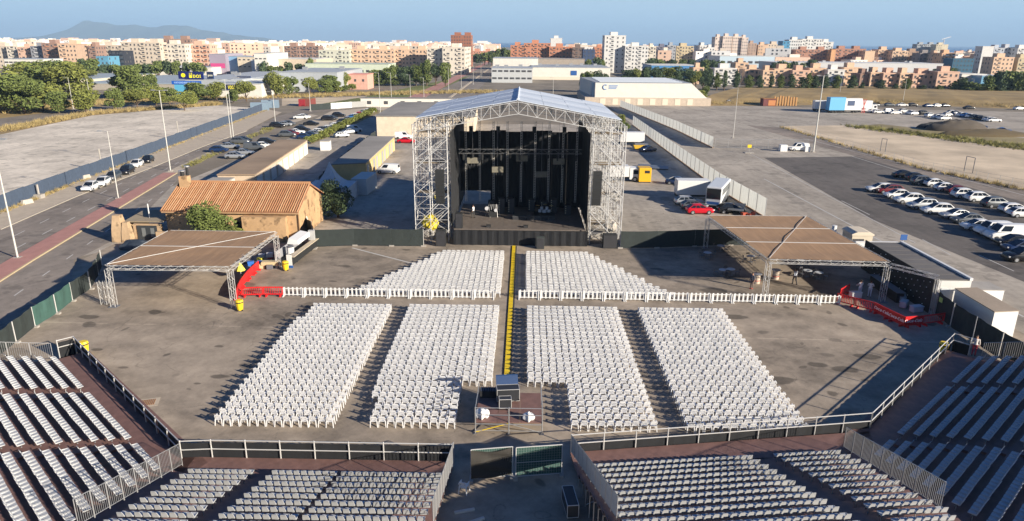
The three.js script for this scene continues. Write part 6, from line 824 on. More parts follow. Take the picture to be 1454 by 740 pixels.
// ---------- flats of the town ----------
function flats(label, x, w, h, z, col, o = {}) { // block of flats, front face at z
  const t = thing('apartment_block', label, 'building', x, 0, z, o.turn || 0, o.group), d = o.d || 14, fl = Math.max(2, Math.round(h / 3.1)), mW = M(col[0], col[1], col[2], 0.9, { map: T.stucco }), hw = w / 2;
  part(t, 'wall', G().bb(-hw, hw, 0, h, -d, 0), mW); part(t, 'parapet', G().bb(-hw - 0.15, hw + 0.15, h + 0.003, h + 0.5, -d - 0.15, 0.15), M(col[0] * 0.9, col[1] * 0.88, col[2] * 0.86, 0.9));
  const g = G(), b = G(), n = Math.max(2, Math.round(w / (o.bay || 2.9))), nd = Math.max(2, Math.round(d / 3.6)), sh = o.shade || 1; let bal = 0;
  for (let f = 0; f < fl; f++) { const y = h * (f + 0.35) / fl, hh = 1.5;
    for (let i = 0; i < n; i++) { if (hash(i, f, Math.round(x)) < 0.06) continue; const xx = -hw + w * (i + 0.5) / n; if (o.blank && i >= n * o.blank[0] && i < n * o.blank[1]) continue; const isB = o.balcony && (i % o.balcony === 1); g.bb(xx - (isB ? 1.0 : 0.5), xx + (isB ? 1.0 : 0.5), y, y + (isB ? 1.7 : 1.25), 0.004, 0.09); if (isB) { b.bb(xx - 1.4, xx + 1.4, y - 0.22, y - 0.1, 0.01, 0.75).bb(xx - 1.4, xx + 1.4, y - 0.1, y + 0.6, 0.68, 0.75); bal++; } else b.bb(xx - 0.8, xx + 0.8, y - 0.14, y - 0.02, 0.005, 0.2); }
    for (let i = 0; i < nd; i++) for (const s of [-1, 1]) { if (hash(i, f, s + Math.round(z)) < 0.4) continue; const zz = -d * (i + 0.5) / nd; g.bb(s * hw, s * (hw + 0.08), y, y + hh, zz - 0.6, zz + 0.6); } }
  part(t, 'windows', g, tone.win, true); part(t, bal ? 'balconies' : 'sills', b, o.balM || mW, true);
  const pn = o.pent === undefined ? Math.max(1, Math.round(w / 18)) : o.pent; for (let i = 0; i < pn; i++) part(t, 'roof_house', G().bb(-hw + w * (i + 0.3) / pn, -hw + w * (i + 0.3) / pn + Math.min(6, w * 0.4), h + 0.5, h + 3.2, -d * 0.7, -d * 0.3), mW);
  return t;
}
{
  const soft = (r, g, b) => { const m = 0.3 * r + 0.5 * g + 0.2 * b; return [m + (r - m) * 0.72, m + (g - m) * 0.72, m + (b - m) * 0.72]; }, be = soft(0.68, 0.55, 0.4), cr = soft(0.74, 0.65, 0.51), pk = [0.7, 0.46, 0.34], br = soft(0.4, 0.22, 0.15), wh = soft(0.74, 0.72, 0.68), rb = [0.56, 0.25, 0.15], gr = [0.3, 0.31, 0.34], dk = [0.03, 0.035, 0.05], ye = soft(0.64, 0.5, 0.26), pe = [0.74, 0.52, 0.36], pg = soft(0.66, 0.66, 0.5);
  const F = (l, x, w, h, z, c, o) => flats(l, x, w, h, z, c, o);
  F('cream flats at the road end of the row', -433.42,13.51,16.93, -590, be, { balcony: 3 }); F('cream flats with ribbon balconies next to the pinkish block', -418.98,9.31,17.08, -585, cr, { balcony: 2 }); F('pinkish brown flats between cream and dark blocks', -405.81,10.39,16.13, -580, pk, { balcony: 2 }); F('dark grey framed flats in the roadside row', -392.38,9.14,17.36, -575, gr, { balcony: 2, balM: M(0.5, 0.5, 0.5, 0.7) }); F('brown brick flats with deep balconies', -377.51,12.99,19.64, -570, br, { balcony: 2, balM: M(0.5, 0.25, 0.15, 0.8) }); F('tall peach flats with blank gables', -352.96,23.31,19.34, -560, pe, { balcony: 4, blank: [0.6, 0.8] }); F('narrow brown flats beside the peach gables', -338.53,7.21,17.89, -560, br, { balcony: 2 }); F('beige flats stepping behind the black building', -339.65,22.57,18.28, -585, be, { balcony: 3 });
  F('black clad office building among the beige flats', -296.9,10.82,15.05, -520, dk, { balcony: 2, pent: 0, balM: M(0.05, 0.06, 0.08, 0.5) }); F('blue glazed low building beside the black office', -298.5,8.53,11.42, -505, [0.12, 0.34, 0.5], { pent: 0 });
  F('large beige flats with dark square windows', -288.65,29.31,20.94, -540, be, { balcony: 4, d: 22 }); F('second wing of the large beige flats', -267.02,19.34,20.09, -545, cr, { balcony: 3 }); F('brick-balconied wing ending the beige flats', -252.57,19.13,19.66, -555, pk, { balcony: 2, balM: M(0.45, 0.2, 0.12, 0.9) }); F('brown roofed flats rising behind the beige wings', -311.72,30.22,23.6, -640, br, { balcony: 3 });
  F('brown brick flats with dark recessed balconies behind the green school', -200.31,13.38,18.66, -620, br, { balcony: 2 }); F('second brown brick flats with dark glazing', -186.02,16.46,18.77, -622, br, { balcony: 2, balM: M(0.2, 0.15, 0.14, 0.8) });
  F('pale yellow-green flats over the school roof', -148.22,24.16,16.32, -560, pg, { balcony: 4 }); F('long peach flats with wide windows', -119.63,35.38,17.02, -565, pe, { balcony: 3 }); F('long peach flats, middle part', -88.62,27.73,17.26, -568, pe, { balcony: 4 }); F('cream flats ending the peach row at the avenue', -67.97,11.69,18.68, -545, cr, { balcony: 3 }); F('cream corner flats facing the avenue', -53.13,16.83,19.35, -540, cr, { balcony: 3, d: 60 });
  F('tall red brick tower at the avenue', -63.32,20.22,29.51, -720, [0.36, 0.15, 0.09], { bay: 2.6, pent: 2, d: 22 }); F('low red roofed houses beyond the brick tower', -53.12,27.17,12.36, -900, [0.6, 0.3, 0.2], {});
  F('red brick flats over the white factory, avenue end', -6.38,12.41,20.74, -640, rb, { balcony: 2 }); F('red brick flats with stacked balconies over the white factory', 10.96,23.54,22.66, -640, rb, { balcony: 2, balM: M(0.5, 0.22, 0.14, 0.9) }); F('red brick flats beside the white stair tower', 31.54,20.29,19.89, -635, rb, { balcony: 3 }); F('white stair tower and blue tank above the brick flats', 32.74,11.74,27.47, -760, wh, { blank: [0, 1], pent: 1 }); F('pale blue slab beside the white stair tower', 38.58,4.57,28.37, -790, [0.35, 0.45, 0.6], { blank: [0, 1], pent: 0 });
  F('dark balconied flats between brick and white tower', 47.73,11.33,19.33, -650, [0.2, 0.15, 0.13], { balcony: 2 }); F('blue glass office below the white tower', 53.12,9.87,18.09, -600, [0.05, 0.08, 0.16], { pent: 0 }); F('narrow red brick flats against the white tower', 72.05,10.16,19.13, -700, rb, { balcony: 2 });
  F('tall white tower of flats with dark balcony strips', 74.31,17.31,29.33, -600, wh, { balcony: 3, bay: 4, d: 18 }); F('white flats joined to the tall tower', 91.63,18.94,21.21, -595, wh, { balcony: 3 }); F('cream flats beyond the white wing', 111.87,7.4,20.52, -640, cr, { balcony: 2 }); F('shadowed dark flats behind the tree belt', 132.47,10.79,20.28, -700, [0.2, 0.2, 0.26], { balcony: 2 }); F('grey flats beside the yellow slab', 141.14,8.09,21.64, -700, [0.4, 0.42, 0.45], { balcony: 2 }); F('yellow slab of flats', 154,16.17,21.11, -700, ye, { balcony: 4, d: 20 }); F('white flats beside the yellow slab', 177.03,8.3,21.84, -720, wh, { d: 24 }); F('shorter white flats beside the yellow slab', 182.51,7.57,19.93, -715, wh, {});
  F('tall pinkish white tower slab beside the beige blank-ended flats', 201.75,8,30.22, -760, [0.74, 0.62, 0.54], { bay: 2.6, group: 'pinkish tower slabs' }); F('tall pinkish white tower slab beside the beige blank-ended flats', 209.85,9.42,30.96, -758, [0.74, 0.62, 0.54], { bay: 2.6, group: 'pinkish tower slabs' }); F('tall pinkish white tower slab beside the beige blank-ended flats', 220.62,9.45,30.72, -760, [0.74, 0.62, 0.54], { bay: 2.6, group: 'pinkish tower slabs' }); F('tall pinkish white tower slab beside the beige blank-ended flats', 228.12,6.53,29.73, -758, [0.74, 0.62, 0.54], { bay: 2.6, group: 'pinkish tower slabs' });
  F('brown flats after the pinkish towers', 249.44,9.2,24.24, -800, [0.5, 0.36, 0.28], {}); F('beige flats with blank ends after the towers', 261.11,10.73,22.87, -800, pe, { blank: [0.3, 1] }); F('beige flats with stepped roof before the white hotel', 277.47,15.51,23.7, -810, be, {});
  F('blue clad end of the big white hotel', 264.48,7.07,26.54, -740, [0.1, 0.32, 0.52], { pent: 0 }); F('big white hotel, lower wing with small windows', 275.69,13.52,28, -745, wh, { bay: 2.4 }); F('big white hotel, central wing', 296.22,20.16,28.88, -755, wh, { balcony: 3 }); F('big white hotel, end wing', 313.79,13.05,26.25, -760, wh, { balcony: 2 });
  const rbk = [0.45, 0.24, 0.17];
  F('long brick terrace before the white hotel', 277.64,34.18,18.89, -700, rbk, { balcony: 2 }); F('orange gable ending the brick terrace', 291.84,3.96,19.12, -690, [0.72, 0.4, 0.2], { blank: [0, 1], pent: 0 }); F('brick terrace beyond the orange gable', 314.6,28.97,19.8, -705, rbk, { balcony: 2 }); F('peach gabled block in the brick terraces', 326.35,9.23,18.13, -690, pe, { blank: [0, 1], pent: 0 }); F('peach flats beyond the gabled block', 345.56,13.36,19.45, -700, pe, { balcony: 3 }); F('peach and brown stepped flats', 354.67,14.48,18.37, -690, pe, { balcony: 2 }); F('brown shadowed flats in the terraces', 373.28,14.68,17.75, -700, [0.4, 0.28, 0.2], { balcony: 2 }); F('grey balconied flats in the terraces', 369.01,12.78,16.88, -670, [0.3, 0.27, 0.26], { balcony: 2 }); F('peach gable beside the grey balconies', 373.05,7.55,16.46, -660, pe, { blank: [0, 1] }); F('peach tower block with white balconies', 371.1,11.59,17.35, -640, [0.74, 0.46, 0.28], { balcony: 2, balM: tone.white });
  F('blue glass office beside the peach tower block', 361.08,17.18,13.45, -600, [0.05, 0.14, 0.22], { pent: 0 }); F('peach block after the blue glass office', 391.21,7.8,14.19, -630, pe, { blank: [0, 1] }); F('grey stepped hospital against the sea', 603.9,30.31,25.45, -1100, [0.4, 0.42, 0.44], { balcony: 3 }); F('cream block beside the grey hospital', 614.57,17.43,25.11, -1080, [0.66, 0.58, 0.42], { blank: [0.5, 1] });
  F('tall white slab at the sea side', 391.69,9.41,23.25, -620, wh, { blank: [0, 1], pent: 0, d: 10 }); F('second pale slab at the sea side', 414.05,9.11,21.84, -640, [0.5, 0.53, 0.58], { balcony: 2 }); F('third pale slab at the sea side', 429.63,9.24,22.48, -650, [0.56, 0.57, 0.6], { balcony: 2 }); F('white end slab at the sea side', 435.58,10.92,22.02, -640, wh, { balcony: 2 }); F('peach flats in front of the pale slabs', 367.48,15.45,15.45, -560, pe, { balcony: 4 }); F('second peach flats in front of the pale slabs', 384.64,12.24,15.07, -560, ye, { balcony: 3 });
  // low terraced houses beyond the dry bank
  const low = [[985, 1000, 97, -445, pe], [1015, 1046, 98, -440, wh], [1045, 1063, 90, -470, pe], [1058, 1085, 100, -440, pe], [1084, 1100, 101, -430, [0.7, 0.42, 0.25]], [1100, 1128, 99, -430, pe], [1126, 1150, 101, -425, [0.66, 0.5, 0.4]], [1150, 1176, 98, -430, pe], [1176, 1200, 100, -425, wh], [1199, 1224, 97, -430, pe], [1222, 1240, 106, -410, [0.4, 0.24, 0.2]], [1237, 1256, 104, -408, pe], [1255, 1280, 105, -405, [0.72, 0.42, 0.3]], [1279, 1298, 105, -402, pe], [1297, 1334, 106, -400, [0.7, 0.4, 0.27]], [1332, 1363, 103, -395, [0.72, 0.42, 0.28]]];
  F('peach low terraced house behind the cypress row',107.39,6.47,9.39,-445,pe,{balcony:3,d:12,pent:1,group:'terraced houses pe'});
  F('white low terraced house behind the cypress row',122.43,13.22,9.28,-440,wh,{balcony:3,d:12,pent:1,group:'terraced houses wh'});
  F('peach low terraced house behind the cypress row',141.1,8.18,11.89,-470,pe,{balcony:3,d:12,pent:1,group:'terraced houses pe'});
  F('peach low terraced house behind the cypress row',140,11.51,8.61,-440,pe,{balcony:3,d:12,pent:1,group:'terraced houses pe'});
  F('peach low terraced house behind the cypress row',145.4,6.66,8.63,-430,pe,{balcony:3,d:12,pent:1,group:'terraced houses pe'});
  F('peach low terraced house behind the cypress row',154.45,11.64,9.52,-430,pe,{balcony:3,d:12,pent:1,group:'terraced houses pe'});
  F('pinkish low terraced house behind the cypress row',162.62,9.85,8.97,-425,pk,{balcony:3,d:12,pent:1,group:'terraced houses pk'});
  F('peach low terraced house behind the cypress row',174.75,10.79,10.1,-430,pe,{balcony:3,d:12,pent:1,group:'terraced houses pe'});
  F('white low terraced house behind the cypress row',183.08,9.84,9.55,-425,wh,{balcony:3,d:12,pent:1,group:'terraced houses wh'});
  F('peach low terraced house behind the cypress row',194.79,10.35,10.68,-430,pe,{balcony:3,d:12,pent:1,group:'terraced houses pe'});
  F('brown low terraced house behind the cypress row',193.98,7.12,7.91,-410,br,{balcony:3,d:12,pent:1,group:'terraced houses br'});
  F('peach low terraced house behind the cypress row',199,7.47,8.8,-408,pe,{balcony:3,d:12,pent:1,group:'terraced houses pe'});
  F('pinkish low terraced house behind the cypress row',205.8,9.76,8.61,-405,pk,{balcony:3,d:12,pent:1,group:'terraced houses pk'});
  F('peach low terraced house behind the cypress row',212.41,7.35,8.79,-402,pe,{balcony:3,d:12,pent:1,group:'terraced houses pe'});
  F('pinkish low terraced house behind the cypress row',221.81,14.24,8.59,-400,pk,{balcony:3,d:12,pent:1,group:'terraced houses pk'});
  F('pinkish low terraced house behind the cypress row',230.97,11.76,10,-395,pk,{balcony:3,d:12,pent:1,group:'terraced houses pk'});

  hall('warehouse', 'long low white hall behind the terraced houses', 206.78, 345.12, -640, -600, 9.55, M(0.5, 0.5, 0.5, 0.7), M(0.6, 0.6, 0.6, 0.7), { units: 6 }); hall('warehouse', 'blue and white low hall before the pinkish towers', 174.74, 223.64, -690, -650, 13.34, M(0.45, 0.55, 0.62, 0.5), mWh, { win: [8, 1, 4, 2] }); hall('greenhouse', 'blue glazed sports hall beside the hedge', 271.38, 287.08, -450, -430, 6.97, M(0.15, 0.32, 0.46, 0.2), M(0.5, 0.55, 0.6, 0.4), {}); hall('warehouse', 'white boundary hall beside the glazed sports hall', 265.42, 280.23, -460, -440, 7.49, mWh, mWh, {}); hall('sports_ground', 'blue walled enclosure behind the dark trees', 91.39, 124.22, -560, -520, 8.74, M(0.06, 0.2, 0.42, 0.5), mWh, {});
  // the rest of the town, too small and dense to tell apart
  const cols = [cr, wh, be, pk, wh, [0.72, 0.66, 0.58], [0.6, 0.42, 0.32]], gs = cols.map(() => G()), wn = G();
  for (let i = 0; i < 900; i++) { const px = rnd(), z = -(680 + 1500 * Math.pow(rnd(), 1.3)), x = (px * 2 - 1) * 0.86 * -z + 15; if (x > -75 && x < 0) continue; if (x > 0 && z < -1500) continue; const w = rr(12, 34), d = rr(10, 20), h = rr(9, 21) * (x > 250 ? 0.75 : 1), k = Math.floor(rnd() * cols.length), a = rr(-0.3, 0.3); gs[k].box(x, h / 2, z, w, h, d, a); gs[(k + 1) % 7].box(x + w * 0.1, h + 1.3, z, w * 0.3, 2.6, d * 0.4, a); for (let f = 0; f < h / 3.2 - 1; f++) for (let q = 0; q < w / 4 - 1; q++) if (rnd() < 0.7) { const lx = -w / 2 + 2.5 + q * 4, c = Math.cos(a), s = Math.sin(a), lz = d / 2 + 0.05; wn.box(x + lx * c + lz * s, 2.2 + f * 3.2, z - lx * s + lz * c, 1.6, 1.5, 0.1, a); } }
  for (let i = 0; i < 1100; i++) { const z = -rr(1700, 3600), x = -rr(0.04, 0.84) * -z; const w = rr(12, 34), h = rr(7, 20) * (0.7 + 0.8 * rnd() * rnd()); gs[i % 7].box(x, h / 2, z, w, h, 20, rr(-0.2, 0.2)); }
  const town = new THREE.Group(); cols.forEach((c, i) => { const m = mesh('house_mass', gs[i], M(c[0], c[1], c[2], 0.9)); m.userData.kind = 'stuff'; town.add(m); }); const wm = mesh('window_mass', wn, tone.win); wm.userData.kind = 'stuff'; town.add(wm); stuff('distant_town', 'dense pale roofs of the distant town up to the horizon', 'town', town);
  const cr2 = thing('tower_crane', 'construction crane above the cream block against the sea', 'crane', 618.67, 0, -1085); part(cr2, 'mast', G().bar([0, 0, 0], [0, 32.57, 0], 0.7, 4), M(0.4, 0.4, 0.42, 0.6)); part(cr2, 'jib', G().bar([-4, 32.57, 0], [9, 36.51, 0], 0.5, 4), M(0.6, 0.6, 0.6, 0.6));
}
{ // hills on the horizon
  const g = G(), N = 90, P = [[-0.74, 0], [-0.66, 0.0035], [-0.625, 0.012], [-0.606, 0.0205], [-0.58, 0.0185], [-0.56, 0.0155], [-0.54, 0.0165], [-0.515, 0.014], [-0.49, 0.0165], [-0.468, 0.016], [-0.44, 0.011], [-0.42, 0.0095], [-0.40, 0.0065], [-0.37, 0.0045], [-0.33, 0.0]], D = 12000;
  const hh = u => { for (let i = 0; i + 1 < P.length; i++) if (u >= P[i][0] && u <= P[i + 1][0]) { const t = (u - P[i][0]) / (P[i + 1][0] - P[i][0]), s = t * t * (3 - 2 * t); return P[i][1] + (P[i + 1][1] - P[i][1]) * s; } return 0; };
  for (let i = 0; i < N; i++) { const u0 = -0.74 + 0.41 * i / N, u1 = -0.74 + 0.41 * (i + 1) / N, y = u => 1.22 * D * hh(u) * (0.97 + 0.06 * vn(u * 160 + 90, 3, 999, 3)); g.quad([u0 * D, -5, -D + 900], [u1 * D, -5, -D + 900], [u1 * D, y(u1), -D], [u0 * D, y(u0), -D]).quad([u1 * D, -5, -D - 900], [u0 * D, -5, -D - 900], [u0 * D, y(u0), -D], [u1 * D, y(u1), -D]); }
  structure('hills', g, M(0.1, 0.12, 0.1, 1));
  // dry bank and dirt mound on the right
  const b = G(), Q = [[70.02,-287.73], [102.43,-291.37], [153.08,-307.43], [199.8,-286.23], [300, -255]], m2 = 10; for (let i = 0; i + 1 < Q.length; i++) for (let k = 0; k < m2; k++) { const f = (s, q) => { const x = Q[i][0] + (Q[i + 1][0] - Q[i][0]) * s, z = Q[i][1] + (Q[i + 1][1] - Q[i][1]) * s, o = vn(x * 0.2 + 50, q * 2, 999, 5); return [[x, -0.05, z + o], [x + 6, 1.2 + 0.8 * o, z - 14 - 3 * o], [x + 14, 2.0 + 0.6 * o, z - 32], [x + 50, 1.5, z - 110]][q]; }; for (let q = 0; q < 3; q++) b.quad(f(k / m2, q), f((k + 1) / m2, q), f((k + 1) / m2, q + 1), f(k / m2, q + 1)); } structure('dry_bank', b, mDry);
  const mound = (x, z, rx, rz, h, m, n) => { const g = new THREE.SphereGeometry(1, 40, 14, 0, 6.2832, 0, 1.57), p = g.attributes.position; for (let i = 0; i < p.count; i++) { const k = 0.65 + 0.7 * fbm(p.getX(i) * 3 + 20, p.getZ(i) * 3 + 20, 512, 4, n); p.setXYZ(i, p.getX(i) * rx, p.getY(i) * h * k, p.getZ(i) * rz); } g.computeVertexNormals(); const o = structure('dirt_mound', g, m); o.position.set(x, -0.05, z); };
  mound(128.57,-210.61, 9, 4, 3.2, M(0.17, 0.14, 0.11, 1, { map: T.dirt }), 3); mound(130.19,-199.31, 13, 4, 1.6, M(0.2, 0.15, 0.08, 1, { map: T.dirt }), 5); mound(124.47,-215.56, 5, 2.5, 1.6, M(0.08, 0.08, 0.08, 1, { map: T.dirt }), 7);
  const w = thing('timber_stack', 'orange timber posts stacked upright at the foot of the dry bank', 'timber', 106.01, 0, -291.77); for (let i = 0; i < 9; i++) part(w, 'timber_post', G().bb(-4 + i * 1.1, -3.4 + i * 1.1, 0, 3.4 + 0.8 * hash(i, 1, 1), -0.4, 0.4), M(0.45, 0.25, 0.1, 0.9)); 
  const k = thing('kiosk', 'dark red and orange kiosk beside the timber posts', 'kiosk', 99.45, 0, -291.04); part(k, 'wall', G().bb(-2.5, 2.5, 0, 2.8, -2, 2), M(0.16, 0.05, 0.05, 0.8)); part(k, 'front_panel', G().bb(-0.5, 2.4, 0.2, 2.3, 2.01, 2.08), M(0.5, 0.2, 0.07, 0.7)); part(k, 'roof', G().bb(-2.7, 2.7, 2.803, 3, -2.2, 2.2), tone.rust);
}

// ---------- trees, bushes and grass ----------
const leafM = [M(0.19, 0.21, 0.045, 0.9), M(0.13, 0.165, 0.04, 0.9), M(0.07, 0.105, 0.045, 0.9), M(0.2, 0.17, 0.05, 0.9)], barkM = M(0.11, 0.075, 0.05, 0.95);
function crownGeo(kind, n, leaf, sd) { // unit crown: width 1, height 1, base at y = 0
  const S = seed; seed = sd; const g = G(), L = [];
  if (kind === 'tall') for (let i = 0; i < 16; i++) { const y = i / 16, r = 0.5 * Math.pow(Math.sin(Math.PI * (0.12 + 0.86 * y)), 0.7) * (1 - 0.25 * y); L.push([rr(-0.14, 0.14), 0.05 + y * 0.9, rr(-0.14, 0.14), r * rr(0.55, 0.8)]); }
  else for (let i = 0; i < 15; i++) { const a = rnd() * 6.283, y = rr(0.18, 0.86), m = Math.sqrt(Math.max(0.05, 1 - Math.pow((y - 0.45) / 0.62, 2))) * 0.33 * Math.sqrt(rnd()); L.push([Math.cos(a) * m, y, Math.sin(a) * m, rr(0.17, 0.27)]); }
  const ys = kind === 'tall' ? 0.3 : 0.85;
  for (let i = 0; i < n; i++) { const b = L[i % L.length], u = rnd() * 2 - 1, t = rnd() * 6.283, q = Math.sqrt(1 - u * u), k = b[3] * (0.72 + 0.28 * Math.pow(rnd(), 0.5)) * (1 + 0.25 * (rnd() - 0.5)), c = [b[0] + q * Math.cos(t) * k, Math.max(0.01, b[1] + u * k * ys), b[2] + q * Math.sin(t) * k];
    const e = V(rr(-1, 1), rr(-1, 1), rr(-1, 1)).normalize(), f = V(rr(-1, 1), rr(-1, 1), rr(-1, 1)).cross(e).normalize(), s = leaf * rr(0.6, 1.4), w = s * 0.5; const P = (x, y) => [c[0] + e.x * x + f.x * y, c[1] + (e.y * x + f.y * y) * (kind === 'tall' ? 0.5 : 1), c[2] + e.z * x + f.z * y]; g.tri(P(-s, 0), P(0, -w), P(s, 0)); g.tri(P(-s, 0), P(s, 0), P(0, w)); }
  seed = S; return g.build();
}
const crowns = { far: [1, 2, 3, 4].map(i => crownGeo('round', 1300, 0.075, 400 + i)), round: [1, 2, 3, 4].map(i => crownGeo('round', 4200, 0.04, 500 + i)), tall: [1, 2, 3].map(i => crownGeo('tall', 2000, 0.06, 700 + i)), fine: [1, 2].map(i => crownGeo('round', 5200, 0.03, 900 + i)) };
let treeN = 0;
function tree(name, label, group, kind, x, z, w, h, mi, trunk = 0.18) {
  const t = thing(name, label, name.includes('bush') || name.includes('hedge') ? 'bush' : 'tree', x, 0, z, (treeN * 2.4) % 6.28, group), v = crowns[kind], th = h * trunk;
  const tk = part(t, 'trunk', (() => { const g = G().bar([0, -0.1, 0], [0.02 * h, th + h * 0.25, 0], 0.03 * h + 0.05, 6, 0.018 * h + 0.03); for (let i = 0; i < 4; i++) { const a = i * 1.7 + treeN; g.bar([0.015 * h, th, 0], [Math.cos(a) * w * 0.25, th + h * 0.35, Math.sin(a) * w * 0.25], 0.015 * h + 0.02, 5, 0.02); } return g; })(), barkM);
  const c = part(t, 'crown', v[treeN % v.length], leafM[mi]); c.scale.set(w, h - th * 0.8, w * (0.85 + 0.3 * hash(treeN, 2, 2))); c.position.y = th * 0.8; treeN++; return t;
}
{
  const put = (list, name, label, group, kind, mis, trunk) => list.forEach(([x, z, w, h], i) => tree(name, label, group, kind, x, z, w, h, mis[i % mis.length], trunk));
  put([[-180.35,-242.82,16.94,12.32],[-164.47,-229.59,17.27,12.09],[-164.64,-239.31,14.2,9.47],[-231.92,-329.05,20.47,12.28],[-201.58,-298.21,21.97,13.92],[-189.24,-292.07,21.96,14.17],[-186.19,-258.96,12.99,9.74],[-155.13,-232.9,9.69,6.84],[-256.51,-381.4,20.56,11.21],[-247.27,-396.38,19,7.6],[-175.35,-233.25,14.86,11.3],[-173.85,-221.85,17.23,12.64]], 'pine_tree', 'dense round pine in the clump above the pale lot', 'pines above the pale lot', 'round', [0, 1, 0], 0.12);
  put([[-145.06,-231.55,9.47,7.52],[-144.22,-246.66,6.4,7.28],[-140.83,-255.26,10.1,6.53],[-163.27,-291.55,19.05,12.92],[-138.48,-264.31,9.73,6.69],[-136.56,-270.73,8.03,6.18],[-119.46,-246.63,8.38,6.7],[-132.16,-284.54,12.14,7.03],[-125.96,-288.81,8.98,7.06],[-174.68,-327.47,9.82,8.31],[-113,-286.82,8.16,8.16],[-115.32,-279.7,6.16,4.93],[-108.86,-310,9.36,10.03],[-104.58,-318.92,7.52,8.2],[-96.91,-319.91,6.8,8.17],[-92.34,-338.7,10.72,7.86],[-91.38,-359.17,8.29,8.29],[-92.47,-329.35,8.36,6.96]], 'roadside_tree', 'round clipped roadside tree between lot and superstores', 'roadside round trees', 'round', [0, 1], 0.16);
  put([[-310.9,-440,12.03,9.69],[-289.54,-440,10.69,11.12],[-284.35,-440,8.51,10.75],[-271.83,-440,9.45,12.11],[-266.65,-440,11.49,11.74],[-259.26,-440,8.3,8.88],[-251.8,-440,9.26,8.94],[-245.29,-440,10.23,8.58],[-238.65,-440,8.13,9.06],[-232.02,-440,9.09,9.53],[-226.52,-440,10.05,11.25],[-219.47,-440,6.99,11.72],[-214.35,-440,6.96,10.93],[-209.16,-440,5.94,10.56],[-201.3,-440,11.79,10.63],[-161.13,-440,6.66,11.8],[-156.24,-440,6.64,8.52],[-144.69,-440,7.52,11.11],[-151.01,-440,8.5,8.56],[-136.94,-440,7.49,10.35],[-131.53,-440,6.53,12.89]], 'distant_tree', 'dark distant tree in front of the town flats', 'trees before the flats', 'far', [1, 2]);
  put([[-82.5,-400,9.95,8.17],[-88.55,-400,9.15,5.83],[-78.63,-400,8.28,6.68],[-74.08,-400,10.74,11.27],[-66.67,-400,11.53,9.82],[-60.74,-400,9.04,10.63],[-54.76,-400,8.2,13.7],[-49.7,-400,7.37,12.23],[-44.21,-400,8.17,12.28],[-72.84,-400,10.73,3.68],[-64.9,-400,9.87,4.52],[-80.83,-400,8.29,2.08],[-57.71,-400,7.39,6.87],[-96.75,-400,10.86,1.17],[-90.83,-400,9.99,0.45],[-84.92,-400,8.3,-0.26]], 'avenue_tree', 'bushy tree in the park strip beside the avenue', 'park trees beside the avenue', 'round', [1, 2, 1]);
  put([[-51.16,-760,12.37,11.99],[-42.26,-760,12.36,13.48],[-34.86,-760,12.36,14.96],[-27.47,-760,10.81,16.43],[-21.57,-760,10.81,17.9],[-17.13,-760,10.8,16.52],[-46.72,-760,10.82,10.61],[-37.82,-760,10.82,12.1],[-14.15,-760,10.8,13.72],[-30.42,-760,10.81,13.58]], 'avenue_tree', 'tall tree lining the far avenue', 'trees lining the far avenue', 'far', [2, 1]);
  put([[32.83,-360,6.61,10.01],[36.32,-360,7.35,10.72],[29.36,-360,4.4,8.96],[39.93,-360,5.88,8.71]], 'avenue_tree', 'rounded tree in front of the white factory wall', 'trees before the factory', 'round', [1, 2]);
  put([[49.05,-560,6.85,11.7],[56.07,-560,9.14,12.8],[60.5,-560,5.72,11.27],[97.88,-560,11.54,13.16],[106.09,-560,10.42,12.18],[114.26,-560,10.44,11.73],[122.35,-560,9.31,12.32],[130.47,-560,9.34,12.39],[138.59,-560,10.54,12.46],[145.18,-560,9.4,11.47],[152.22,-560,9.43,11.53],[192.86,-560,8.42,10.83],[200.83,-560,10.87,11.95],[207.97,-560,9.7,10.96],[214.52,-560,7.31,10.5],[222.78,-560,9.79,13.18],[328.08,-560,10.54,7.82],[317.55,-560,7.84,6.68]], 'distant_tree', 'distant tree in the green belt before the towers', 'green belt trees', 'far', [1, 2]);
  put([[57.91,-400,9.03,9.4],[62.17,-400,8.22,9.81],[68.33,-400,8.24,11],[73.36,-400,7.43,11.42],[79.24,-400,10.76,10.72],[84.65,-400,9.96,11.14],[90.93,-400,9.16,10.44],[95.69,-400,8.35,9.35],[99.57,-400,7.53,9.39]], 'broad_tree', 'broad dark tree behind the white hall', 'trees behind the hall', 'round', [2, 0, 2]);
  put([[99,-385,5.25,12.14],[103.35,-385,6.48,9.64],[107.31,-385,4.87,11.12],[113.32,-385,5.7,10.81],[120.27,-385,6.55,8.7],[126.25,-385,6.58,8.75],[132.13,-385,3.72,9.53],[137.02,-385,5.39,9.21],[143.31,-385,6.67,9.63],[148.77,-385,5.87,7.86],[151.83,-385,6.72,10.07],[155.7,-385,6.75,9.01],[160.85,-385,7.62,9.42],[166.86,-385,6.82,9.11],[175.04,-385,7.73,9.19],[190.31,-385,7.85,6.78],[204.3,-385,7.08,7.63],[212.39,-385,6.25,4.07],[233.07,-385,9.14,8.62],[229.8,-385,7.28,6.41],[180.5,-385,4.32,5.24],[198.12,-385,5.27,4.67],[221.69,-385,5.41,4.16]], 'cypress_tree', 'tall dark tree in the row along the terraced houses', 'tall tree row', 'tall', [2, 1, 2]);
  put([[250.21,-380,10.16,11.84],[257.47,-380,13.05,11.91],[263.25,-380,12.2,10.54],[243.54,-380,6.42,8.94],[256.61,-380,12.1,7.62],[240.64,-380,13.7,5.33],[249.78,-380,13.85,5.41],[235.08,-380,10.89,5.64]], 'hedge_bush', 'dense green hedge growth at the sports hall', 'hedge at the sports hall', 'far', [2, 1], 0.02);
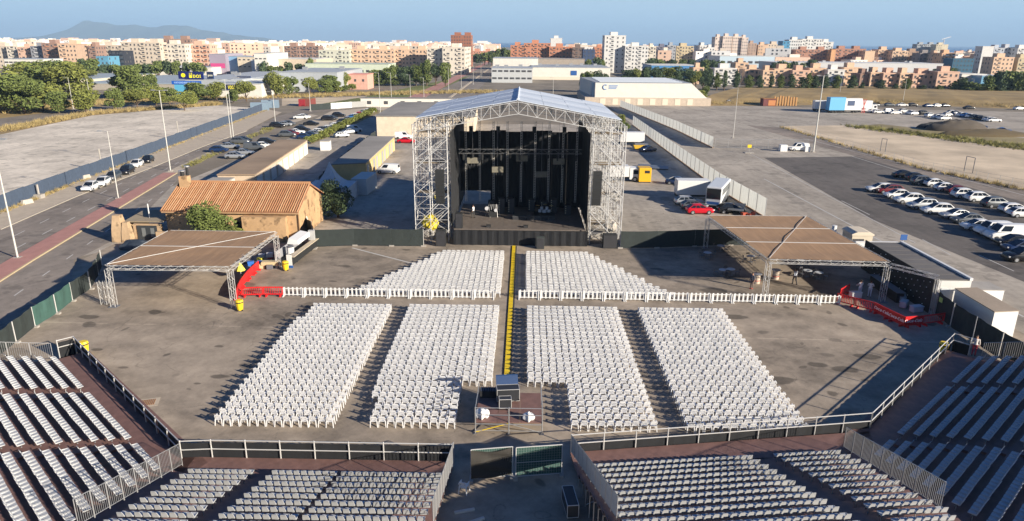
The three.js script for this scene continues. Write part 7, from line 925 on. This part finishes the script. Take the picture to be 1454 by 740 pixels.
  put([[76.66,-309.43,7.14,4.54],[84.7,-334.62,4.22,4.92],[27.38,-200.34,3.31,4.55],[28.11,-194.03,2.81,3.21]], 'bush', 'green bush against the yard wall or hall end', 'yard bushes', 'round', [0, 1], 0.05);
  tree('leafy_tree', 'leafy green tree against the front wall of the stone house', undefined, 'fine', -37.9, -81.6, 6.6, 5.2, 1, 0.1); tree('leafy_bush', 'small leafy bush beside the tree at the stone house', undefined, 'fine', -34.9, -81.8, 2.8, 2.3, 0, 0.05); tree('dark_tree', 'dark dense tree in the shade at the gable of the stone house', undefined, 'fine', -26.2, -95.5, 5.2, 5.2, 2, 0.05); tree('garden_bush', 'green bush behind the tile roof of the stone house', undefined, 'fine', -44.5, -102.5, 5.5, 3.6, 1, 0.05); tree('garden_bush', 'lower green bush beside the white portable hut', undefined, 'fine', -41, -101.5, 3.5, 2.2, 0, 0.05);
  // hedge along the parked row
  for (let i = 0; i < 16; i++) { const a = [-51.6,-168.47], b = [-52.66,-245.84], s = i / 15; tree('hedge_bush', 'low scruffy hedge bush behind the long row of parked cars', 'hedge bushes behind the car row', 'far', a[0] + (b[0] - a[0]) * s, a[1] + (b[1] - a[1]) * s, 3.4, 1.8, 0, 0.02); }
  for (let i = 0; i < 20; i++) { const a = [-67.68,-342.07], b = [-48.4,-519.66], s = i / 19; tree('hedge_bush', 'clipped hedge along the park path by the avenue', 'hedge along the park path', 'far', a[0] - 22 + (b[0] - a[0]) * s, a[1] + (b[1] - a[1]) * s, 5, 3, i % 2, 0.02); }
  // loose grass and weeds
  const blade = G(); for (let i = 0; i < 7; i++) { const a = i * 0.9; blade.tri([Math.cos(a) * 0.12 - 0.05, 0, Math.sin(a) * 0.12], [Math.cos(a) * 0.12 + 0.05, 0, Math.sin(a) * 0.12], [Math.cos(a) * 0.45, 0.8 + 0.3 * (i % 3), Math.sin(a) * 0.45]); }
  const bg = blade.build(), d = new THREE.Object3D(), patch = (label, poly, n, s0, s1, m) => { const im = new THREE.InstancedMesh(bg, m, n); let k = 0; while (k < n) { const i = Math.floor(rnd() * (poly.length - 1)), a = poly[i], b = poly[i + 1], s = rnd(), x = a[0] + (b[0] - a[0]) * s + rr(-a[2], a[2]), z = a[1] + (b[1] - a[1]) * s + rr(-a[2], a[2]); d.position.set(x, a[3] || 0, z); const q = rr(s0, s1); d.scale.set(q * 1.6, q, q * 1.6); d.rotation.y = rnd() * 6.28; d.updateMatrix(); im.setMatrixAt(k++, d.matrix); } stuff('dry_grass', label, 'grass', im); };
  const gd = M(0.34, 0.26, 0.11, 1), gg = M(0.2, 0.19, 0.06, 1);
  patch('scruffy green weeds along the edge of the dirt lot', [[101.83,-217.23, 4], [113.98,-194.96, 5], [123.82,-174.33, 6], [260, -200, 6]], 1700, 0.25, 0.8, gg);
  patch('dry straw weeds along the wire fence', [[77.88,-213.3, 0.8], [80.02,-174.72, 0.8], [81.23,-141.68, 0.8], [87.57,-120.94, 1.2], [112, -100, 1]], 900, 0.2, 0.7, gd);
  patch('dry grass tufts on the bank', [[75.49,-298.46, 8], [124.53,-311.38, 9], [173.26,-317.13, 9], [206.72,-296.43, 9], [290, -270, 9]], 5000, 0.5, 1.3, gd);
  patch('tufts of weeds on the verges of the service road', [[-66.26,-134.64, 1], [-67.91,-149.7, 1.2], [-71.76,-195.17, 1.4], [-72.33,-196.77, 1]], 500, 0.2, 0.5, gg);
  patch('weeds at the foot of the blue fence', [[-74.47,-94.96, 0.5, 0.1], [-77.03,-115.1, 0.5, 0.1], [-84.71,-186.22, 0.5, 0.1], [-91.6,-249.57, 0.5, 0.1]], 700, 0.15, 0.45, gd);
  patch('dry grass at the far edge of the pale lot', [[-140.94,-186.09, 3], [-144.85,-233.95, 3], [-119.9,-269.49, 3], [-119.9,-269.49, 3]], 2200, 0.4, 1.1, gd);
  patch('dry grass field around the pines', [[-175.35,-233.25, 8], [-168.61,-273.48, 9], [-134.35,-302.78, 9], [-93.82,-320.32, 8], [-49.32,-344.57, 8], [-15.78,-359.29, 9]], 4500, 0.4, 1.1, gd);
}
scene.fog = new THREE.FogExp2(new THREE.Color().setRGB(0.3, 0.45, 0.63), 0.0001);
renderer.render(scene, camera);
